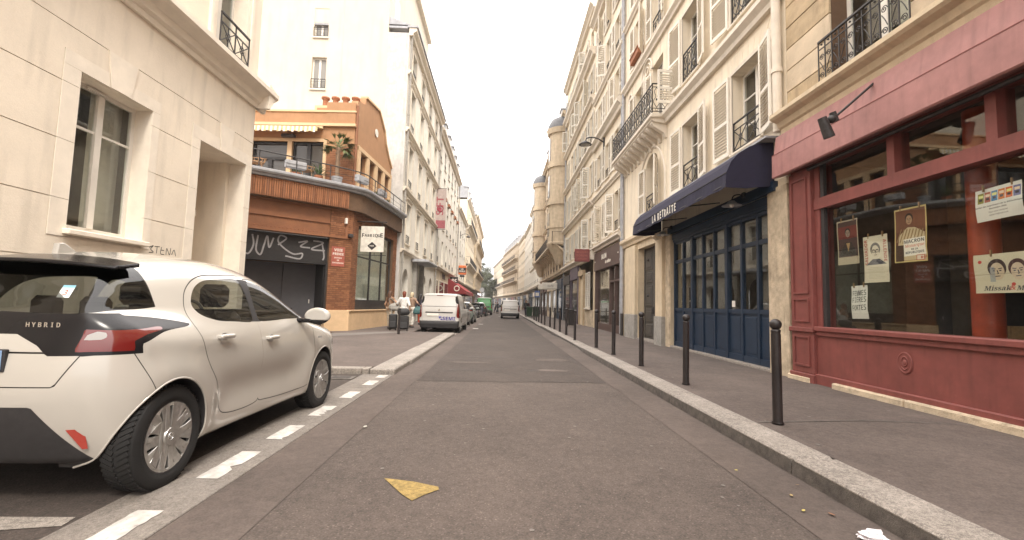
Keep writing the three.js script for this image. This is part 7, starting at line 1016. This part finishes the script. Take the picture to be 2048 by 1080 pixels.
// faces -z; p gives joints: feet spread, arm targets
function person(label, pos, turn, o) {
  const { skin = [.42, .25, .17], hair, hairCol = [.05, .03, .02], top, topCol, sleeve = .45, bottomCol, shoeCol = [.03, .025, .025], stride = .12, rArm = [.28, .82, -.1], lArm = [-.28, .82, -.1], s = 1, female = true, skirtFlare = 0, group, legLen = 1, coarse = 1 } = o;
  const P = thing('person', label, 'person', pos, turn, group); P.scale.setScalar(s);
  const hip = [.09, .92, 0], sh = [female ? .165 : .19, 1.4, .01], foot = (k) => [k * .1, .07, k * stride];
  const arm = (k, h) => { const S = [k * sh[0], sh[1], sh[2]], dx = h[0] - S[0], dy = h[1] - S[1], dz = h[2] - S[2]; return { S, E: [S[0] + dx * .5 + k * .04, S[1] + dy * .5 - .02, S[2] + dz * .5 + .07], H: h }; };
  const A = [arm(1, rArm), arm(-1, lArm)], legs = [1, -1].map((k) => ({ Hp: [k * hip[0], hip[1], 0], K: [k * .095, .5, k * stride * .45 - .04], F: foot(k) }));
  const fs = [capsule([0, .98, 0], [0, 1.16, .0], .135, .115), capsule([0, 1.16, 0], [0, 1.36, .0], .118, .13), ellip([0, 1.27, -.02], [.16, .16, .105]), ellip([0, .94, .01], [.17, .12, .12]), capsule([-.13, 1.41, 0], [.13, 1.41, 0], .055, .055), capsule([0, 1.4, .01], [0, 1.52, -.005], .058, .05)];
  for (const a of A) fs.push(capsule(a.S, a.E, .05, .04), capsule(a.E, a.H, .038, .027));
  for (const l of legs) fs.push(capsule(l.Hp, l.K, .088, .055), capsule(l.K, [l.F[0], .1, l.F[2]], .056, .036), capsule([l.F[0], .05, l.F[2] + .04], [l.F[0], .04, l.F[2] - .12], .04, .032));
  const body = [field(fs, .045, [-.55, -.02, -.5], [.55, 1.56, .5], .017 * coarse)];
  // head: skull, jaw, nose, ears, brow
  const hd = [ellip([0, 1.63, .005], [.074, .1, .092]), ellip([0, 1.57, -.03], [.055, .065, .06]), capsule([0, 1.63, -.09], [0, 1.6, -.107], .009, .014), ellip([.077, 1.61, .01], [.01, .03, .02]), ellip([-.077, 1.61, .01], [.01, .03, .02]), capsule([-.03, 1.645, -.085], [.03, 1.645, -.085], .012, .012), capsule([-.018, 1.565, -.085], [.018, 1.565, -.085], .009, .009), capsule([0, 1.48, 0], [0, 1.56, 0], .048, .05)];
  body.push(field(hd, .018, [-.12, 1.46, -.14], [.12, 1.78, .13], .008 * coarse));
  // hands: palm, four fingers, thumb
  for (const a of A) { const d = [0, 1, 2].map((i) => a.H[i] - a.E[i]), L = Math.hypot(...d), u = d.map((v) => v / L), k = Math.sign(a.S[0]), w = [0, 0, 1], h = a.H, at = (t, sd, out = 0) => [h[0] + u[0] * t + out * -k, h[1] + u[1] * t, h[2] + u[2] * t + sd]; const hs = [capsule(at(0, 0), at(.07, -.015), .026, .026), capsule(at(.02, .0), at(.075, .018), .024, .02)]; [[-.03, .068], [-.01, .078], [.012, .072], [.03, .056]].forEach(([sd, l]) => { hs.push(capsule(at(.075, sd), at(.075 + l * .6, sd, .008), .0095, .009), capsule(at(.075 + l * .6, sd, .008), at(.075 + l, sd * .9, .026), .009, .0075)); }); hs.push(capsule(at(.015, -.028), at(.06, -.055, .012), .011, .0095), capsule(at(.06, -.055, .012), at(.085, -.055, .025), .0095, .008)); const c = at(.07, 0); body.push(field(hs, .006, c.map((v) => v - .13), c.map((v) => v + .13), .007 * coarse)); }
  const M1 = (c, r = .6) => plain(c, r, { sheen: 0 });
  mesh('body', body, M1(skin, .55), P);
  if (topCol) { const ts = [capsule([0, top?.hem ?? .9, 0], [0, 1.14, 0], .155 + skirtFlare, .13), capsule([0, 1.14, 0], [0, 1.36, 0], .135, .15), ellip([0, 1.27, -.02], [.18, .18, .125]), capsule([-.14, 1.41, 0], [.14, 1.41, 0], .066, .066)]; for (const a of A) { const e = [0, 1, 2].map((i) => lerp(a.S[i], a.E[i], Math.min(1, sleeve * 2))); ts.push(capsule(a.S, e, .068, .06)); if (sleeve > .5) ts.push(capsule(a.E, [0, 1, 2].map((i) => lerp(a.E[i], a.H[i], (sleeve - .5) * 2)), .055, .045)); } const u = uni(ts, .05), hem = (top?.hem ?? .9) - .02; mesh('top', [soupGeo(soup(surfaceNets((x, y, z) => Math.max(u(x, y, z) + .008 * Math.sin(y * 37 + x * 30) * ss(1.3, 1.0, y) * .5, hem - y, y - 1.475 + Math.abs(z + .03) * .12), [-.6, hem - .05, -.55], [.6, 1.56, .55], .016 * coarse)))], surf(topCol, { size: .6, grain: .05, mid: .12, coarse: .08, rough: .95 }), P); }
  { const ps = [ellip([0, .94, .01], [.19, .13, .14])]; for (const l of legs) ps.push(capsule(l.Hp, l.K, .108, .078 + (o.wide ?? 0)), capsule(l.K, [l.F[0], .12, l.F[2]], .08 + (o.wide ?? 0), .062 + (o.wide ?? 0))); const u = uni(ps, .03); mesh('trousers', [soupGeo(soup(surfaceNets((x, y, z) => Math.max(u(x, y, z) + .004 * Math.sin(y * 45 + z * 30), (o.cuff ?? .14) - y, y - 1.03), [-.4, .05, -.6], [.4, 1.1, .6], .016 * coarse)))], surf(bottomCol, { size: .6, grain: .05, mid: .12, coarse: .08, rough: .95 }), P); }
  for (const l of legs) mesh('shoe', [field([capsule([l.F[0], .055, l.F[2] + .05], [l.F[0], .04, l.F[2] - .13], .048, .04), ellip([l.F[0], .03, l.F[2] - .04], [.045, .03, .14])], .02, [l.F[0] - .1, -.03, l.F[2] - .25], [l.F[0] + .1, .2, l.F[2] + .2], .014 * coarse)], plain(shoeCol, .6), P);
  const hs = [ellip([0, 1.66, .02], [.088, .098, .1])]; if (hair === 'long') hs.push(capsule([0, 1.6, .07], [0, 1.3, .115], .085, .06), capsule([.05, 1.6, .04], [.06, 1.36, .1], .05, .04), capsule([-.05, 1.6, .04], [-.06, 1.36, .1], .05, .04)); else if (hair === 'bob') hs.push(capsule([0, 1.6, .05], [0, 1.53, .06], .085, .07)); else hs.push(ellip([0, 1.63, .05], [.082, .07, .07]));
  const hu = uni(hs, .03), fn = (x, y, z) => Math.max(hu(x, y, z) + .004 * Math.sin(x * 160) * Math.sin(z * 90 + y * 20), -ellip([0, 1.58, -.11], [.085, .1, .08])(x, y, z)); mesh('hair', [soupGeo(soup(surfaceNets(fn, [-.2, 1.1, -.2], [.2, 1.82, .28], .011 * coarse)))], surf(hairCol, { size: .3, mid: .3, grain: .1, rough: .6 }), P);
  for (const k of [-1, 1]) mesh('eye', [new THREE.SphereGeometry(.011, 8, 6).translate(k * .03, 1.628, -.086)], plain([.05, .04, .03], .2), P);
  return P;
}
const PV = .1;
person('long haired woman in tan top and cream trousers with a grey shoulder bag', [-5.1, PV, -21.1], -.5, { hair: 'long', hairCol: [.09, .04, .02], topCol: [.26, .15, .09], bottomCol: [.55, .47, .37], sleeve: .12, rArm: [.38, 1.12, -.24], lArm: [-.25, .9, -.05], stride: .1, skin: [.42, .24, .15], wide: .015 });
person('auburn haired traveller in white shirt pulling dark suitcases', [-4.42, PV, -20.9], .15, { hair: 'bob', hairCol: [.16, .035, .015], topCol: [.68, .66, .63], bottomCol: [.6, .55, .5], sleeve: .48, rArm: [.26, .86, .05], lArm: [-.36, 1.0, -.2], stride: .06, top: { hem: .82 }, skirtFlare: .02 });
person('blonde woman in beige top and white trousers holding a teal bag', [-4.38, PV, -22.6], -.4, { hair: 'bob', hairCol: [.55, .45, .3], topCol: [.3, .2, .14], bottomCol: [.62, .58, .52], sleeve: .2, rArm: [.34, 1.1, -.2], lArm: [-.3, .95, -.05], stride: .1 });
person('dark haired woman in navy top and orange red trousers', [-4.5, PV, -25.6], -.3, { hair: 'long', hairCol: [.02, .015, .015], topCol: [.035, .03, .05], bottomCol: [.5, .07, .025], sleeve: .8, stride: .14, rArm: [.26, .85, -.14], s: .98 });
const walkers = 'distant pedestrians';
person('distant pedestrian in black beside the green bins', [2.75, .14, -47.5], 2.6, { hair: 'long', topCol: [.02, .02, .022], bottomCol: [.03, .03, .04], sleeve: .9, stride: .16, group: walkers, coarse: 1.7 });
person('distant pedestrian in dark red on the bollard pavement', [3.1, .14, -52], .3, { hair: 'short', topCol: [.12, .04, .035], bottomCol: [.06, .06, .08], sleeve: .9, female: false, stride: .15, group: walkers, coarse: 1.7 });
person('distant pedestrian in grey crossing behind the driving van', [-.7, .0, -72], 1.3, { hair: 'short', topCol: [.12, .11, .11], bottomCol: [.04, .04, .05], sleeve: .9, female: false, stride: .16, group: walkers, coarse: 1.7 });
person('distant pedestrian in black jacket near the green van', [-.35, .0, -66], -1.2, { hair: 'short', topCol: [.025, .024, .026], bottomCol: [.03, .03, .035], sleeve: .9, female: false, stride: .15, group: walkers, coarse: 1.7 });
person('distant pedestrian in brown coat far down the street', [.4, .0, -84], .4, { hair: 'bob', topCol: [.12, .07, .045], bottomCol: [.04, .035, .04], sleeve: .9, stride: .14, group: walkers, coarse: 1.7 });
// bags and suitcases
{
  const bag = thing('shoulder_bag', 'large grey slouchy bag hanging at the long haired woman\'s side', 'bag', [-4.86, 1.02, -20.98], .3); mesh('pouch', [field([ellip([0, .1, 0], [.27, .17, .11]), ellip([.03, .03, .01], [.24, .12, .13])], .05, [-.4, -.2, -.25], [.4, .4, .25], .02)], surf([.3, .28, .25], { size: .5, mid: .2, rough: .8 }), bag); mesh('strap', [tube([[-.2, .2, 0], [-.26, .42, .0], [-.22, .5, 0], [-.1, .42, .02], [.12, .22, .02]], .016, 24)], surf([.25, .23, .2], { size: .5 }), bag);
  const tb = thing('teal_bag', 'teal tote bag in the blonde woman\'s hand', 'bag', [-4.06, .86, -22.45], .2); mesh('pouch', [field([capsule([-.1, .1, 0], [.1, .1, 0], .1, .1), capsule([-.13, 0, 0], [.13, 0, 0], .1, .1), ellip([0, .2, 0], [.16, .1, .06])], .05, [-.35, -.2, -.2], [.35, .4, .2], .02)], surf([.05, .12, .12], { size: .5, mid: .2 }), tb); mesh('handles', [tube([[-.1, .25, 0], [-.08, .4, 0], [.08, .4, 0], [.1, .25, 0]], .012, 20)], M.iron, tb);
  const sc = (x, d, w, h, lab, extra) => { const s = thing('suitcase', lab, 'suitcase', [x, PV, -d], .12, 'dark suitcases'); mesh('shell', [cbox(-w / 2, w / 2, .06, h, -.14, .14, .05)], surf([.02, .019, .02], { size: .5, mid: .2, rough: .6 }), s); mesh('front_pocket', [cbox(-w / 2 + .04, w / 2 - .04, .12, h * .55, .14, .18, .03), box(-w / 2 + .03, w / 2 - .03, h * .62, h * .64, .14, .15)], surf([.03, .029, .03], { size: .5, mid: .2, rough: .7 }), s); for (const k of [-1, 1]) { mesh('wheel', [cyl(.04, .04, .03, 12).rotateZ(PI / 2).translate(k * (w / 2 - .06) + .015, .04, .1)], MV.rubber, s); mesh('wheel', [cyl(.04, .04, .03, 12).rotateZ(PI / 2).translate(k * (w / 2 - .06) + .015, .04, -.1)], MV.rubber, s); } mesh('pull_handle', [bar([-.1, h, -.1], [-.1, h + .32, -.1], .016), bar([.1, h, -.1], [.1, h + .32, -.1], .016), bar([-.12, h + .32, -.1], [.12, h + .32, -.1], .03)], MV.silver, s); return s; };
  sc(-4.72, 20.2, .36, .72, 'tall black suitcase standing beside the bollard'); sc(-4.2, 19.9, .46, .66, 'dark grey suitcase carrying a holdall on top');
  const hb = thing('holdall', 'black holdall lying on top of the dark grey suitcase', 'bag', [-4.2, .77, -19.86], .12); mesh('shell', [field([capsule([-.12, .15, 0], [.12, .15, 0], .15, .15)], .04, [-.4, -.1, -.3], [.4, .4, .3], .02)], surf([.018, .017, .018], { size: .5, mid: .2, rough: .7 }), hb); mesh('zip', [box(-.2, .2, .295, .305, -.01, .01)], MV.silver, hb);
}
// litter
{ const t = thing('crumpled_tissue', 'crumpled white tissue lying in the gutter by the granite kerb', 'litter', [2.3, .006, -2.8]); t.scale.setScalar(.8); const g = new THREE.IcosahedronGeometry(.09, 3), p = g.attributes.position, r = rng(6); for (let i = 0; i < p.count; i++) { const a = p.getX(i), b = p.getY(i), c = p.getZ(i), k = 1 + .3 * Math.sin(a * 60 + 1) * Math.sin(c * 75) + .2 * Math.sin(b * 90 + a * 40); p.setXYZ(i, a * k * 1.05, Math.max(0, (b + .05) * .36 * k), c * k * .7); } g.computeVertexNormals(); mesh('paper', g, surf([.68, .64, .66], { size: .2, mid: .1, rough: .95 }), t);
  const lf = [[2.05, 3.9, [.35, .3, .08]], [2.2, 3.4, [.3, .22, .1]], [2.28, 3.1, [.22, .1, .05]], [2.38, 3.6, [.2, .12, .06]], [2.12, 3.15, [.4, .32, .1]], [-1.42, 5.02, [.4, .38, .33]]]; lf.forEach(([x, d, c], i) => { const l = mesh('dry_leaf', [(() => { const q = new THREE.CircleGeometry(.015 + .005 * (i % 3), 7).scale(1, .6, 1).rotateX(-PI / 2 + .15).rotateY(i); return q; })()], plain(c, .8)); l.position.set(x, .016, -d); tag(l, i === 5 ? 'small pale scrap of paper on the left of the asphalt' : 'tiny dry leaf lying in the gutter', i === 5 ? 'litter' : 'leaf', i === 5 ? null : 'dry leaves in the gutter'); if (i === 5) { l.name = 'paper_scrap'; l.scale.setScalar(1.4); } }); }
renderer.render(scene, camera);
